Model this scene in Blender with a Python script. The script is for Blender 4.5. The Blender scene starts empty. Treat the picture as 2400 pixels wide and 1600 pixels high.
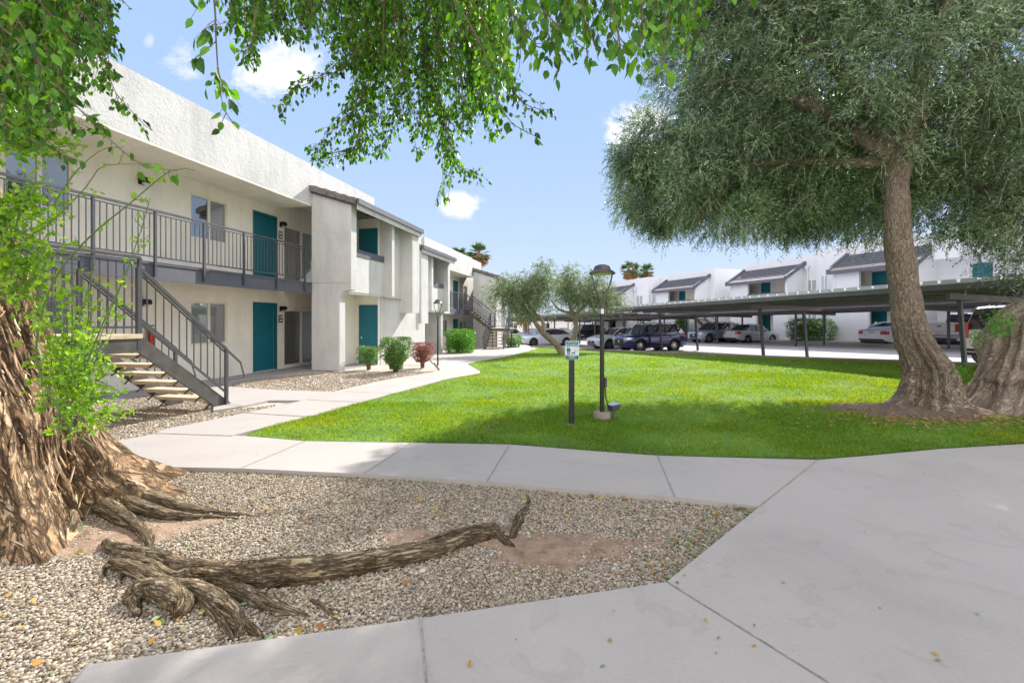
# courtyard of an apartment complex: lawn, gravel bed, left building, olives, shaded car park
SUN_STRENGTH = 3.9
SKY_STRENGTH = .15
EXPOSURE = 1.2
SKY_VEIL = .75
CAP_TOP = (1.27, 1.88, 3.15)
CAP_LOW = (2.4, 2.75, 3.12)
CLOUD_COL = (3.2, 3.25, 3.35)
BACK_FILL = .62
BACK_FILL_COL = (8.1, 7.6, 7.1)
import bpy, bmesh, math, random
import numpy as np
from mathutils import Vector, Matrix
R = math.radians
random.seed(7)
rng = np.random.default_rng(7)
sc = bpy.context.scene
COL = sc.collection

# ---------------------------------------------------------------- survey of the place
# eye 1.55 m over the courtyard, 16 mm lens; the numbers in (x, y) pairs below are sight
# lines measured on the photograph, turned into metres on the plane each point stands on
F, CX, HY, EYE = 1067.0, 1200.0, 752.0, 1.55

def sm(a, b, v):
    t = np.clip((v - a) / (b - a), 0, 1)
    return t * t * (3 - 2 * t)

def G(X, Y):
    """height of the soft ground: flat by the camera, falling away to the car park"""
    P = .18 + .0186 * np.clip(X, -15, 45) - .0165 * np.clip(Y, 0, 75)
    wr = sm(5, 15, Y); wl = sm(12, 36, Y); k = sm(-3, 4, X)
    return P * (wl * (1 - k) + wr * k)

def gp(x, y, off=0.0):
    """point on the ground seen along a sight line"""
    Y = EYE * F / max(y - HY, 12)
    for _ in range(30):
        X = (x - CX) / F * Y
        Y = .5 * Y + .5 * (EYE - float(G(X, Y)) - off) * F / max(y - HY, 12)
    X = (x - CX) / F * Y
    return (X, Y)

def at(x, y, Y):
    return Vector(((x - CX) / F * Y, Y, EYE - (y - HY) / F * Y))

# ---------------------------------------------------------------- objects
OFF = {}
def setp(o, label=None, cat=None, group=None, kind=None):
    if label: o['label'] = label
    if cat: o['category'] = cat
    if group: o['group'] = group
    if kind: o['kind'] = kind
    return o

def thing(name, loc, rz=0.0, label=None, cat=None, group=None, off=None):
    o = bpy.data.objects.new(name, None)
    COL.objects.link(o)
    o.empty_display_size = .3
    o.location = loc
    o.rotation_euler = (0, 0, rz)
    OFF[o.name] = Vector(off) if off is not None else Vector((0, 0, 0))
    return setp(o, label, cat, group)

def mesh_from(name, V, Fc, mat, smooth=False, sharp=None):
    me = bpy.data.meshes.new(name)
    me.from_pydata([tuple(v) for v in V], [], Fc)
    mats = mat if isinstance(mat, (list, tuple)) else [mat]
    for m in mats: me.materials.append(m)
    if smooth:
        me.polygons.foreach_set('use_smooth', [True] * len(me.polygons))
        if sharp: me.set_sharp_from_angle(angle=R(sharp))
    me.update()
    return me

def np_mesh(name, V, faces_flat, nper, mat, smooth=False):
    """fast mesh from numpy: every face has nper corners"""
    me = bpy.data.meshes.new(name)
    nf = len(faces_flat) // nper
    me.vertices.add(len(V)); me.loops.add(nf * nper); me.polygons.add(nf)
    me.vertices.foreach_set('co', np.asarray(V, dtype=np.float32).ravel())
    me.loops.foreach_set('vertex_index', np.asarray(faces_flat, dtype=np.int32).ravel())
    me.polygons.foreach_set('loop_start', np.arange(nf, dtype=np.int32) * nper)
    if smooth: me.polygons.foreach_set('use_smooth', np.ones(nf, dtype=bool))
    me.materials.append(mat)
    me.update(); me.validate()
    return me

def link(name, me, parent=None, loc=(0, 0, 0)):
    o = bpy.data.objects.new(name, me)
    COL.objects.link(o)
    o.location = loc
    if parent is not None: o.parent = parent
    return o

class MB:
    def __init__(s): s.v = []; s.f = []; s.m = []
    def add(s, V, Fc, mi=0):
        b = len(s.v)
        s.v += [Vector(v) for v in V]
        s.f += [tuple(b + i for i in f) for f in Fc]
        s.m += [mi] * len(Fc)
        return s
    def box(s, x0, x1, y0, y1, z0, z1, mi=0):
        if x0 > x1: x0, x1 = x1, x0
        if y0 > y1: y0, y1 = y1, y0
        if z0 > z1: z0, z1 = z1, z0
        V = [(x0,y0,z0),(x1,y0,z0),(x1,y1,z0),(x0,y1,z0),(x0,y0,z1),(x1,y0,z1),(x1,y1,z1),(x0,y1,z1)]
        return s.add(V, [(0,3,2,1),(4,5,6,7),(0,1,5,4),(1,2,6,5),(2,3,7,6),(3,0,4,7)], mi)
    def hexa(s, bot, top, mi=0):
        """4 bottom + 4 top points"""
        return s.add(list(bot) + list(top), [(0,3,2,1),(4,5,6,7),(0,1,5,4),(1,2,6,5),(2,3,7,6),(3,0,4,7)], mi)
    def prism(s, poly, axis, a, b, mi=0):
        """2D polygon extruded along an axis from a to b; poly in the two other axes in xyz order"""
        n = len(poly)
        def P(p, t):
            return {'x': (t, p[0], p[1]), 'y': (p[0], t, p[1]), 'z': (p[0], p[1], t)}[axis]
        V = [P(p, a) for p in poly] + [P(p, b) for p in poly]
        Fc = [tuple(range(n))[::-1], tuple(range(n, 2 * n))]
        Fc += [(i, (i + 1) % n, n + (i + 1) % n, n + i) for i in range(n)]
        return s.add(V, Fc, mi)
    def bar(s, p, q, w, h=None, mi=0, up=(0, 0, 1)):
        p, q = Vector(p), Vector(q); h = h or w
        d = (q - p).normalized(); u = Vector(up)
        if abs(d.dot(u)) > .98: u = Vector((1, 0, 0))
        r = d.cross(u).normalized(); u = r.cross(d).normalized()
        r = r * w / 2; u = u * h / 2
        V = [p - r - u, p + r - u, p + r + u, p - r + u, q - r - u, q + r - u, q + r + u, q - r + u]
        return s.add(V, [(0,3,2,1),(4,5,6,7),(0,1,5,4),(1,2,6,5),(2,3,7,6),(3,0,4,7)], mi)
    def tube(s, path, rad, n=8, mi=0, cap=True):
        path = [Vector(p) for p in path]
        if not hasattr(rad, '__len__'): rad = [rad] * len(path)
        b = len(s.v); prev = None
        for i, p in enumerate(path):
            d = (path[min(i + 1, len(path) - 1)] - path[max(i - 1, 0)])
            d = d.normalized() if d.length > 1e-9 else Vector((0, 0, 1))
            if prev is None:
                u = Vector((0, 0, 1)) if abs(d.z) < .9 else Vector((1, 0, 0))
                r = d.cross(u).normalized()
            else:
                r = prev - d * prev.dot(d)
                r = r.normalized() if r.length > 1e-6 else Vector((1, 0, 0))
            prev = r; u = d.cross(r)
            for k in range(n):
                a = 2 * math.pi * k / n
                s.v.append(p + (r * math.cos(a) + u * math.sin(a)) * rad[i])
        for i in range(len(path) - 1):
            for k in range(n):
                a0 = b + i * n + k; a1 = b + i * n + (k + 1) % n
                s.f.append((a0, a1, a1 + n, a0 + n)); s.m.append(mi)
        if cap:
            s.f.append(tuple(b + k for k in range(n))[::-1]); s.m.append(mi)
            e = b + (len(path) - 1) * n
            s.f.append(tuple(e + k for k in range(n))); s.m.append(mi)
        return s
    def lathe(s, prof, n=24, axis='z', c=(0, 0, 0), mi=0):
        """prof: (radius, height)"""
        b = len(s.v); c = Vector(c)
        for r, h in prof:
            for k in range(n):
                a = 2 * math.pi * k / n
                p = (r * math.cos(a), r * math.sin(a))
                s.v.append(c + Vector({'z': (p[0], p[1], h), 'y': (p[0], h, p[1]), 'x': (h, p[0], p[1])}[axis]))
        for i in range(len(prof) - 1):
            for k in range(n):
                a0 = b + i * n + k; a1 = b + i * n + (k + 1) % n
                s.f.append((a0, a1, a1 + n, a0 + n)); s.m.append(mi)
        return s
    def build(s, name, mat, parent=None, smooth=False, sharp=40, loc=(0, 0, 0), bevel=0):
        off = OFF.get(parent.name, Vector((0, 0, 0))) if parent is not None else Vector(loc)
        me = mesh_from(name, [v - off for v in s.v], s.f, mat, smooth, sharp)
        if isinstance(mat, (list, tuple)): me.polygons.foreach_set('material_index', s.m)
        bm = bmesh.new(); bm.from_mesh(me)
        bmesh.ops.recalc_face_normals(bm, faces=bm.faces)
        bm.to_mesh(me); bm.free()
        if smooth and sharp: me.set_sharp_from_angle(angle=R(sharp))
        o = link(name, me, parent, (0, 0, 0) if parent is not None else loc)
        if bevel:
            md = o.modifiers.new('bevel', 'BEVEL'); md.width = bevel; md.segments = 2; md.limit_method = 'ANGLE'
        if parent is not None: OFF.setdefault(o.name, off)
        return o

def wall_holes(mb, x0, x1, z0, z1, y, holes, depth, sign=1, mi=0):
    """wall skin in the plane y with openings (a,b,c,d) and reveals going back by depth*sign"""
    xs = sorted(set([x0, x1] + [h[0] for h in holes] + [h[1] for h in holes]))
    zs = sorted(set([z0, z1] + [h[2] for h in holes] + [h[3] for h in holes]))
    for i in range(len(xs) - 1):
        for j in range(len(zs) - 1):
            cx, cz = (xs[i] + xs[i + 1]) / 2, (zs[j] + zs[j + 1]) / 2
            if any(h[0] < cx < h[1] and h[2] < cz < h[3] for h in holes): continue
            mb.add([(xs[i], y, zs[j]), (xs[i + 1], y, zs[j]), (xs[i + 1], y, zs[j + 1]), (xs[i], y, zs[j + 1])], [(0, 1, 2, 3)], mi)
    for a, b, c, d in holes:
        e = y + depth * sign
        for (p, q) in (((a, c), (b, c)), ((b, c), (b, d)), ((b, d), (a, d)), ((a, d), (a, c))):
            mb.add([(p[0], y, p[1]), (q[0], y, q[1]), (q[0], e, q[1]), (p[0], e, p[1])], [(0, 1, 2, 3)], mi)

def sheet(name, poly, mat, dz, thick=0.0, step=1.0, parent=None, hf=None, smooth=False):
    """polygon in plan laid over the ground at G + dz, with a skirt going down by thick"""
    hf = hf or (lambda x, y: float(G(x, y)))
    bm = bmesh.new()
    vs = [bm.verts.new((p[0], p[1], 0)) for p in poly]
    es = [bm.edges.new((vs[i], vs[(i + 1) % len(vs)])) for i in range(len(vs))]
    bmesh.ops.triangle_fill(bm, edges=es, use_beauty=True, use_dissolve=False)
    xs = [p[0] for p in poly]; ys = [p[1] for p in poly]
    for ax, lo, hi in ((0, min(xs), max(xs)), (1, min(ys), max(ys))):
        c = lo + step
        while c < hi:
            co = [0, 0, 0]; no = [0, 0, 0]; co[ax] = c; no[ax] = 1
            bmesh.ops.bisect_plane(bm, geom=bm.verts[:] + bm.edges[:] + bm.faces[:], plane_co=co, plane_no=no, dist=1e-5)
            c += step
    for v in bm.verts: v.co.z = hf(v.co.x, v.co.y) + dz
    bmesh.ops.recalc_face_normals(bm, faces=bm.faces)
    for f in bm.faces:
        if f.normal.z < 0: f.normal_flip()
    if thick:
        be = [e for e in bm.edges if len(e.link_faces) == 1]
        mp = {}
        for e in be:
            for v in e.verts:
                if v not in mp: mp[v] = bm.verts.new((v.co.x, v.co.y, v.co.z - thick))
        for e in be:
            a, b = e.verts
            try: bm.faces.new((a, b, mp[b], mp[a]))
            except ValueError: pass
    me = bpy.data.meshes.new(name)
    bm.to_mesh(me); bm.free()
    me.materials.append(mat)
    if smooth: me.polygons.foreach_set('use_smooth', [True] * len(me.polygons))
    return link(name, me, parent)

# ---------------------------------------------------------------- noise in numpy
_perm = rng.random((64, 64, 64)).astype(np.float32)
def vnoise(p):
    p = np.asarray(p, dtype=np.float64)
    i = np.floor(p).astype(int); f = p - i; f = f * f * (3 - 2 * f)
    i &= 63; j = (i + 1) & 63
    def g(a, b, c): return _perm[a, b, c]
    x0, y0, z0 = i[..., 0], i[..., 1], i[..., 2]; x1, y1, z1 = j[..., 0], j[..., 1], j[..., 2]
    fx, fy, fz = f[..., 0], f[..., 1], f[..., 2]
    a = g(x0,y0,z0)*(1-fx)+g(x1,y0,z0)*fx; b = g(x0,y1,z0)*(1-fx)+g(x1,y1,z0)*fx
    c = g(x0,y0,z1)*(1-fx)+g(x1,y0,z1)*fx; d = g(x0,y1,z1)*(1-fx)+g(x1,y1,z1)*fx
    return (a*(1-fy)+b*fy)*(1-fz)+(c*(1-fy)+d*fy)*fz
def fbm(p, o=4):
    p = np.asarray(p); s = 0; a = .5
    for k in range(o):
        s = s + a * vnoise(p * 2 ** k + 7.3 * k); a *= .5
    return s / (1 - .5 ** o)
def ridge(v): return 1 - np.abs(2 * v - 1)

# ---------------------------------------------------------------- materials
def nt(m):
    m.use_nodes = True
    n = m.node_tree; n.nodes.clear()
    out = n.nodes.new('ShaderNodeOutputMaterial')
    return n, out
def N(n, t, **kw):
    x = n.nodes.new(t)
    for k, v in kw.items():
        if k in x.inputs: x.inputs[k].default_value = v
        else: setattr(x, k, v)
    return x
def rampnode(n, fac, stops):
    r = n.nodes.new('ShaderNodeValToRGB')
    while len(r.color_ramp.elements) > 1: r.color_ramp.elements.remove(r.color_ramp.elements[-1])
    r.color_ramp.elements[0].position = stops[0][0]; r.color_ramp.elements[0].color = (*stops[0][1], 1)
    for p, c in stops[1:]:
        e = r.color_ramp.elements.new(p); e.color = (*c, 1)
    n.links.new(fac, r.inputs['Fac'])
    return r.outputs['Color']
def g3(c, k): return tuple(min(1, x * k) for x in c)

def pmat(name, col, rough=.7, metal=0, noise=None, bump=None, spec=.5, coat=0, var=.12, trans=0, stretch=(1, 1, 1), det=4, coords='Object'):
    """principled with soft procedural colour variation (noise = scale) and bump = (scale, strength, distance)"""
    m = bpy.data.materials.new(name); n, out = nt(m)
    b = N(n, 'ShaderNodeBsdfPrincipled'); b.inputs['Roughness'].default_value = rough
    b.inputs['Metallic'].default_value = metal; b.inputs['Specular IOR Level'].default_value = spec
    b.inputs['Coat Weight'].default_value = coat; b.inputs['Base Color'].default_value = (*col, 1)
    tc = N(n, 'ShaderNodeTexCoord'); mp = N(n, 'ShaderNodeMapping'); mp.inputs['Scale'].default_value = stretch
    n.links.new(tc.outputs[coords], mp.inputs['Vector'])
    if noise:
        t = N(n, 'ShaderNodeTexNoise', Scale=noise, Detail=det, Roughness=.6)
        n.links.new(mp.outputs[0], t.inputs['Vector'])
        c = rampnode(n, t.outputs['Fac'], [(.3, g3(col, 1 - var)), (.5, col), (.72, g3(col, 1 + var))])
        n.links.new(c, b.inputs['Base Color'])
    if bump:
        t = N(n, 'ShaderNodeTexNoise', Scale=bump[0], Detail=5, Roughness=.65)
        n.links.new(mp.outputs[0], t.inputs['Vector'])
        bp = N(n, 'ShaderNodeBump', Strength=bump[1], Distance=bump[2])
        n.links.new(t.outputs['Fac'], bp.inputs['Height']); n.links.new(bp.outputs[0], b.inputs['Normal'])
    n.links.new(b.outputs[0], out.inputs[0])
    return m

def stucco(name, col, stain=.10, troweled=.5):
    m = bpy.data.materials.new(name); n, out = nt(m)
    b = N(n, 'ShaderNodeBsdfPrincipled', Roughness=.9)
    b.inputs['Specular IOR Level'].default_value = .2
    tc = N(n, 'ShaderNodeTexCoord')
    big = N(n, 'ShaderNodeTexNoise', Scale=.9, Detail=6, Roughness=.6); n.links.new(tc.outputs['Object'], big.inputs['Vector'])
    mp = N(n, 'ShaderNodeMapping'); mp.inputs['Scale'].default_value = (2.5, 2.5, .5); n.links.new(tc.outputs['Object'], mp.inputs['Vector'])
    st = N(n, 'ShaderNodeTexNoise', Scale=1.2, Detail=5, Roughness=.7); n.links.new(mp.outputs[0], st.inputs['Vector'])
    mix = N(n, 'ShaderNodeMath', operation='MULTIPLY'); n.links.new(big.outputs['Fac'], mix.inputs[0]); n.links.new(st.outputs['Fac'], mix.inputs[1])
    c = rampnode(n, mix.outputs[0], [(.12, g3(col, 1 - stain)), (.26, col), (.42, g3(col, 1 + stain * .5))])
    n.links.new(c, b.inputs['Base Color'])
    w = N(n, 'ShaderNodeTexNoise', Scale=9, Detail=5, Roughness=.55, Distortion=1.2); n.links.new(tc.outputs['Object'], w.inputs['Vector'])
    w2 = N(n, 'ShaderNodeTexNoise', Scale=55, Detail=3, Roughness=.6); n.links.new(tc.outputs['Object'], w2.inputs['Vector'])
    ad = N(n, 'ShaderNodeMath', operation='MULTIPLY_ADD'); ad.inputs[1].default_value = .35
    n.links.new(w2.outputs['Fac'], ad.inputs[0]); n.links.new(w.outputs['Fac'], ad.inputs[2])
    bp = N(n, 'ShaderNodeBump', Strength=troweled, Distance=.03); n.links.new(ad.outputs[0], bp.inputs['Height'])
    n.links.new(bp.outputs[0], b.inputs['Normal']); n.links.new(b.outputs[0], out.inputs[0])
    return m

def leafmat(name, cols, trans=.35, rough=.5, spec=.4, hue=.485, clump=None, clump_cols=None):
    """random tint per leaf (mesh island), thin translucent blade"""
    m = bpy.data.materials.new(name); n, out = nt(m)
    g = N(n, 'ShaderNodeNewGeometry')
    k = len(cols)
    c = rampnode(n, g.outputs['Random Per Island'], [((i + .0) / max(1, k - 1), cc) for i, cc in enumerate(cols)])
    if clump:   # noise tints whole sprays lighter, darker or dry brown
        tc = N(n, 'ShaderNodeTexCoord'); no = N(n, 'ShaderNodeTexNoise', Scale=clump, Detail=3, Roughness=.6); n.links.new(tc.outputs['Object'], no.inputs['Vector'])
        cc2 = rampnode(n, no.outputs['Fac'], clump_cols or [(.30, (.50, .55, .50)), (.45, (.85, .9, .85)), (.56, (1.0, 1.0, 1.0)), (.70, (1.5, 1.45, 1.3))])
        mm = N(n, 'ShaderNodeMix', data_type='RGBA', blend_type='MULTIPLY'); mm.inputs['Factor'].default_value = 1
        n.links.new(c, mm.inputs['A']); n.links.new(cc2, mm.inputs['B']); c = mm.outputs['Result']
    b = N(n, 'ShaderNodeBsdfPrincipled', Roughness=rough); b.inputs['Specular IOR Level'].default_value = spec
    n.links.new(c, b.inputs['Base Color'])
    t = N(n, 'ShaderNodeBsdfTranslucent')
    hs = N(n, 'ShaderNodeHueSaturation', Saturation=1.15, Value=1.5, Hue=hue); n.links.new(c, hs.inputs['Color']); n.links.new(hs.outputs[0], t.inputs[0])
    mx = N(n, 'ShaderNodeMixShader'); mx.inputs[0].default_value = trans
    n.links.new(b.outputs[0], mx.inputs[1]); n.links.new(t.outputs[0], mx.inputs[2]); n.links.new(mx.outputs[0], out.inputs[0])
    return m

def barkmat(name, cols, scale=(9, 9, 1.6), bump=.9, dist=.03, rough=.9, crack=.10, depth=.35, blot=(1, 1, 1)):
    """bark in coordinates that run along the limb: long wavering cracks, plates of varied colour, grey blotches"""
    m = bpy.data.materials.new(name); n, out = nt(m)
    b = N(n, 'ShaderNodeBsdfPrincipled', Roughness=rough); b.inputs['Specular IOR Level'].default_value = .15
    at_ = N(n, 'ShaderNodeAttribute', attribute_name='barkco'); mp = N(n, 'ShaderNodeMapping'); mp.inputs['Scale'].default_value = scale
    n.links.new(at_.outputs['Vector'], mp.inputs['Vector'])
    def mt(op, x, y=None, z=None):
        q = N(n, 'ShaderNodeMath', operation=op)
        for i, v in enumerate((x, y, z)):
            if v is None: continue
            if isinstance(v, (int, float)): q.inputs[i].default_value = v
            else: n.links.new(v, q.inputs[i])
        return q.outputs[0]
    t = N(n, 'ShaderNodeTexNoise', Scale=1.0, Detail=3, Roughness=.55, Distortion=.9); n.links.new(mp.outputs[0], t.inputs['Vector'])
    t2 = N(n, 'ShaderNodeTexNoise', Scale=2.3, Detail=7, Roughness=.7, Distortion=.5); n.links.new(mp.outputs[0], t2.inputs['Vector'])
    r1 = mt('MULTIPLY', mt('ABSOLUTE', mt('SUBTRACT', t.outputs['Fac'], .5)), 2)      # 0 in the cracks
    r2 = mt('MULTIPLY', mt('ABSOLUTE', mt('SUBTRACT', t2.outputs['Fac'], .5)), 2)
    k1 = mt('MINIMUM', mt('DIVIDE', r1, crack), 1); k2 = mt('MINIMUM', mt('DIVIDE', r2, crack * .8), 1)
    kk = mt('MULTIPLY', mt('MULTIPLY_ADD', k1, 1 - depth, depth), mt('MULTIPLY_ADD', k2, (1 - depth) * .6, 1 - (1 - depth) * .6))
    k = len(cols)
    c = rampnode(n, t2.outputs['Fac'], [(.30 + .42 * i / (k - 1), cc) for i, cc in enumerate(cols)])
    big = N(n, 'ShaderNodeTexNoise', Scale=3.2, Detail=4, Roughness=.6); n.links.new(at_.outputs['Vector'], big.inputs['Vector'])
    bl = rampnode(n, big.outputs['Fac'], [(.35, (1, 1, 1)), (.65, blot)])
    m1 = N(n, 'ShaderNodeMix', data_type='RGBA', blend_type='MULTIPLY'); m1.inputs['Factor'].default_value = 1; n.links.new(c, m1.inputs['A']); n.links.new(bl, m1.inputs['B'])
    gr = N(n, 'ShaderNodeCombineColor'); [n.links.new(kk, gr.inputs[i]) for i in range(3)]
    m2 = N(n, 'ShaderNodeMix', data_type='RGBA', blend_type='MULTIPLY'); m2.inputs['Factor'].default_value = 1; n.links.new(m1.outputs['Result'], m2.inputs['A']); n.links.new(gr.outputs[0], m2.inputs['B'])
    n.links.new(m2.outputs['Result'], b.inputs['Base Color'])
    hgt = mt('MULTIPLY_ADD', t2.outputs['Fac'], .6, mt('MULTIPLY', kk, .8))
    bp = N(n, 'ShaderNodeBump', Strength=bump, Distance=dist); n.links.new(hgt, bp.inputs['Height'])
    n.links.new(bp.outputs[0], b.inputs['Normal']); n.links.new(b.outputs[0], out.inputs[0])
    return m

M = {}
M['stucco'] = stucco('white_stucco', (.61, .605, .60), .17, .5)
M['cream'] = stucco('cream_stucco', (.84, .795, .71), .13, .4)
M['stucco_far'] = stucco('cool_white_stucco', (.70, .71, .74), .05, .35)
M['teal'] = pmat('teal_paint', (.004, .135, .19), .45, noise=2, var=.1)
M['tealframe'] = pmat('teal_frame_paint', (.003, .13, .155), .5, noise=2, var=.1)
M['rail'] = pmat('dark_grey_metal_paint', (.085, .087, .105), .45, metal=.3, noise=6, var=.2)
M['fascia'] = pmat('charcoal_fascia_paint', (.10, .10, .13), .6, noise=4, var=.15)
M['steel'] = pmat('weathered_steel', (.11, .105, .10), .5, metal=.5, noise=5, var=.3, bump=(30, .2, .01))
M['wood'] = pmat('concrete_tread', (.58, .47, .33), .85, noise=6, var=.25, bump=(25, .3, .01), stretch=(1, 6, 1))
M['vinyl'] = pmat('cream_vinyl_frame', (.72, .69, .60), .4, noise=3, var=.04)
M['white_paint'] = pmat('white_trim_paint', (.78, .78, .77), .5, noise=3, var=.05)
M['door_sweep'] = pmat('brushed_nickel', (.55, .54, .52), .3, metal=.9)
M['black'] = pmat('black_metal', (.012, .012, .014), .4, metal=.3, noise=8, var=.3)
M['blackpost'] = pmat('chipped_black_paint', (.022, .024, .026), .35, noise=25, var=.4, spec=.5)
M['tile'] = pmat('concrete_roof_tile', (.17, .15, .145), .85, noise=5, var=.35, bump=(20, .4, .02))
M['tile_far'] = pmat('slate_roof_tile', (.115, .115, .14), .8, noise=5, var=.3)
M['tile_edge'] = pmat('pale_tile_edge', (.42, .37, .34), .85, noise=6, var=.3)
M['blind'] = pmat('grey_vertical_blind', (.09, .095, .085), .7, noise=3, var=.2)
M['plaque'] = pmat('navy_plaque', (.012, .03, .05), .4)
M['red'] = pmat('red_enamel', (.45, .01, .008), .35)
M['chrome'] = pmat('chrome', (.7, .7, .72), .12, metal=1)
M['rubber'] = pmat('tyre_rubber', (.012, .012, .013), .75, noise=20, var=.3)
M['alloy'] = pmat('silver_alloy', (.55, .56, .58), .25, metal=.9)
M['alloy_dark'] = pmat('grey_alloy', (.16, .16, .17), .3, metal=.8)
M['plastic'] = pmat('black_plastic_trim', (.02, .02, .022), .55, noise=20, var=.2)
M['tail'] = pmat('red_lamp_lens', (.55, .015, .02), .15, coat=.6)
M['lens'] = pmat('clear_lamp_lens', (.55, .58, .62), .1, coat=1, metal=.3)
M['plate'] = pmat('number_plate_white', (.55, .58, .66), .5)
M['terra'] = pmat('dead_palm_skirt', (.28, .14, .06), .9, noise=9, var=.4, bump=(18, .8, .04), stretch=(3, 3, 1))

def glassmat(name, tint, rough=.03, blinds=None):
    """window pane: a dark interior behind a mirror-like surface; with blinds = (period, colour)"""
    m = bpy.data.materials.new(name); n, out = nt(m)
    b = N(n, 'ShaderNodeBsdfPrincipled', Roughness=rough); b.inputs['Base Color'].default_value = (*tint, 1)
    b.inputs['Specular IOR Level'].default_value = 1.0; b.inputs['IOR'].default_value = 1.9
    b.inputs['Coat Weight'].default_value = 1.0; b.inputs['Coat IOR'].default_value = 1.9; b.inputs['Coat Roughness'].default_value = .01
    if blinds:
        tc = N(n, 'ShaderNodeTexCoord'); sp = N(n, 'ShaderNodeSeparateXYZ'); n.links.new(tc.outputs['Object'], sp.inputs[0])
        w = N(n, 'ShaderNodeMath', operation='MULTIPLY'); w.inputs[1].default_value = 1 / blinds[0]
        n.links.new(sp.outputs['Z'] if blinds[2] == 'z' else sp.outputs['X'], w.inputs[0])
        fr = N(n, 'ShaderNodeMath', operation='FRACT'); n.links.new(w.outputs[0], fr.inputs[0])
        c = rampnode(n, fr.outputs[0], [(.0, g3(blinds[1], .45)), (.12, blinds[1]), (.85, g3(blinds[1], .9)), (1, g3(blinds[1], .45))])
        n.links.new(c, b.inputs['Base Color'])
    n.links.new(b.outputs[0], out.inputs[0])
    return m
M['glass'] = glassmat('window_glass_dark', (.02, .025, .028))
M['glass_blind'] = glassmat('window_glass_over_blinds', (.3, .3, .3), blinds=(.05, (.30, .34, .33), 'z'))
M['glass_screen'] = glassmat('insect_screened_glass', (.09, .09, .085), rough=.25, blinds=(.05, (.11, .115, .11), 'z'))
M['glass_vert'] = glassmat('glass_over_vertical_blinds', (.09, .09, .085), rough=.12, blinds=(.09, (.10, .105, .095), 'x'))
M['glass_green'] = glassmat('pale_green_glass', (.25, .33, .29), rough=.1)
M['carglass'] = glassmat('car_glass', (.012, .015, .018), rough=.02)
M['carglass'].node_tree.nodes['Principled BSDF'].inputs['IOR'].default_value = 1.5

def paint(name, col, metal=.0, flake=.25):
    m = pmat(name, col, flake, metal=metal, coat=1, spec=.5)
    m.node_tree.nodes['Principled BSDF'].inputs['Coat Roughness'].default_value = .04
    return m

def concrete(name, col):
    m = bpy.data.materials.new(name); n, out = nt(m)
    b = N(n, 'ShaderNodeBsdfPrincipled', Roughness=.85); b.inputs['Specular IOR Level'].default_value = .25
    tc = N(n, 'ShaderNodeTexCoord')
    a = N(n, 'ShaderNodeTexNoise', Scale=.55, Detail=7, Roughness=.62, Distortion=.4); n.links.new(tc.outputs['Object'], a.inputs['Vector'])
    d = N(n, 'ShaderNodeTexNoise', Scale=42, Detail=5, Roughness=.7); n.links.new(tc.outputs['Object'], d.inputs['Vector'])
    s = N(n, 'ShaderNodeTexVoronoi', Scale=5); n.links.new(tc.outputs['Object'], s.inputs['Vector'])
    c1 = rampnode(n, a.outputs['Fac'], [(.30, g3(col, .84)), (.42, g3(col, .95)), (.55, col), (.72, g3(col, 1.07))])
    c2 = rampnode(n, d.outputs['Fac'], [(.3, (.93, .93, .93)), (.7, (1, 1, 1))])
    c3 = rampnode(n, s.outputs['Distance'], [(.0, (.72, .69, .66)), (.030, (.95, .94, .93)), (.05, (1, 1, 1))])
    m1 = N(n, 'ShaderNodeMix', data_type='RGBA', blend_type='MULTIPLY'); m1.inputs['Factor'].default_value = 1
    m2 = N(n, 'ShaderNodeMix', data_type='RGBA', blend_type='MULTIPLY'); m2.inputs['Factor'].default_value = .35
    n.links.new(c1, m1.inputs['A']); n.links.new(c2, m1.inputs['B'])
    n.links.new(m1.outputs['Result'], m2.inputs['A']); n.links.new(c3, m2.inputs['B'])
    # hairline cracks and dull water marks
    w1 = N(n, 'ShaderNodeTexNoise', Scale=1.3, Detail=6, Roughness=.7); n.links.new(tc.outputs['Object'], w1.inputs['Vector'])
    wv = N(n, 'ShaderNodeVectorMath', operation='MULTIPLY_ADD'); wv.inputs[1].default_value = (.9, .9, 0); n.links.new(w1.outputs['Color'], wv.inputs[0]); n.links.new(tc.outputs['Object'], wv.inputs[2])
    cr = N(n, 'ShaderNodeTexVoronoi', Scale=.33, feature='DISTANCE_TO_EDGE'); n.links.new(wv.outputs[0], cr.inputs['Vector'])
    c4 = rampnode(n, cr.outputs['Distance'], [(.0, (.955, .95, .945)), (.0012, (1, 1, 1))])
    ws = N(n, 'ShaderNodeTexNoise', Scale=2.1, Detail=3, Roughness=.5, Distortion=1.5); n.links.new(tc.outputs['Object'], ws.inputs['Vector'])
    c5 = rampnode(n, ws.outputs['Fac'], [(.60, (1, 1, 1)), (.635, (.925, .92, .915)), (.66, (.965, .96, .96)), (1, (.965, .96, .96))])
    m3 = N(n, 'ShaderNodeMix', data_type='RGBA', blend_type='MULTIPLY'); m3.inputs['Factor'].default_value = 1
    m4 = N(n, 'ShaderNodeMix', data_type='RGBA', blend_type='MULTIPLY'); m4.inputs['Factor'].default_value = 1
    n.links.new(m2.outputs['Result'], m3.inputs['A']); n.links.new(c4, m3.inputs['B']); n.links.new(m3.outputs['Result'], m4.inputs['A']); n.links.new(c5, m4.inputs['B'])
    n.links.new(m4.outputs['Result'], b.inputs['Base Color'])
    bp = N(n, 'ShaderNodeBump', Strength=.25, Distance=.01); n.links.new(d.outputs['Fac'], bp.inputs['Height'])
    n.links.new(bp.outputs[0], b.inputs['Normal']); n.links.new(b.outputs[0], out.inputs[0])
    return m
M['concrete'] = concrete('pale_concrete', (.425, .392, .368))
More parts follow.
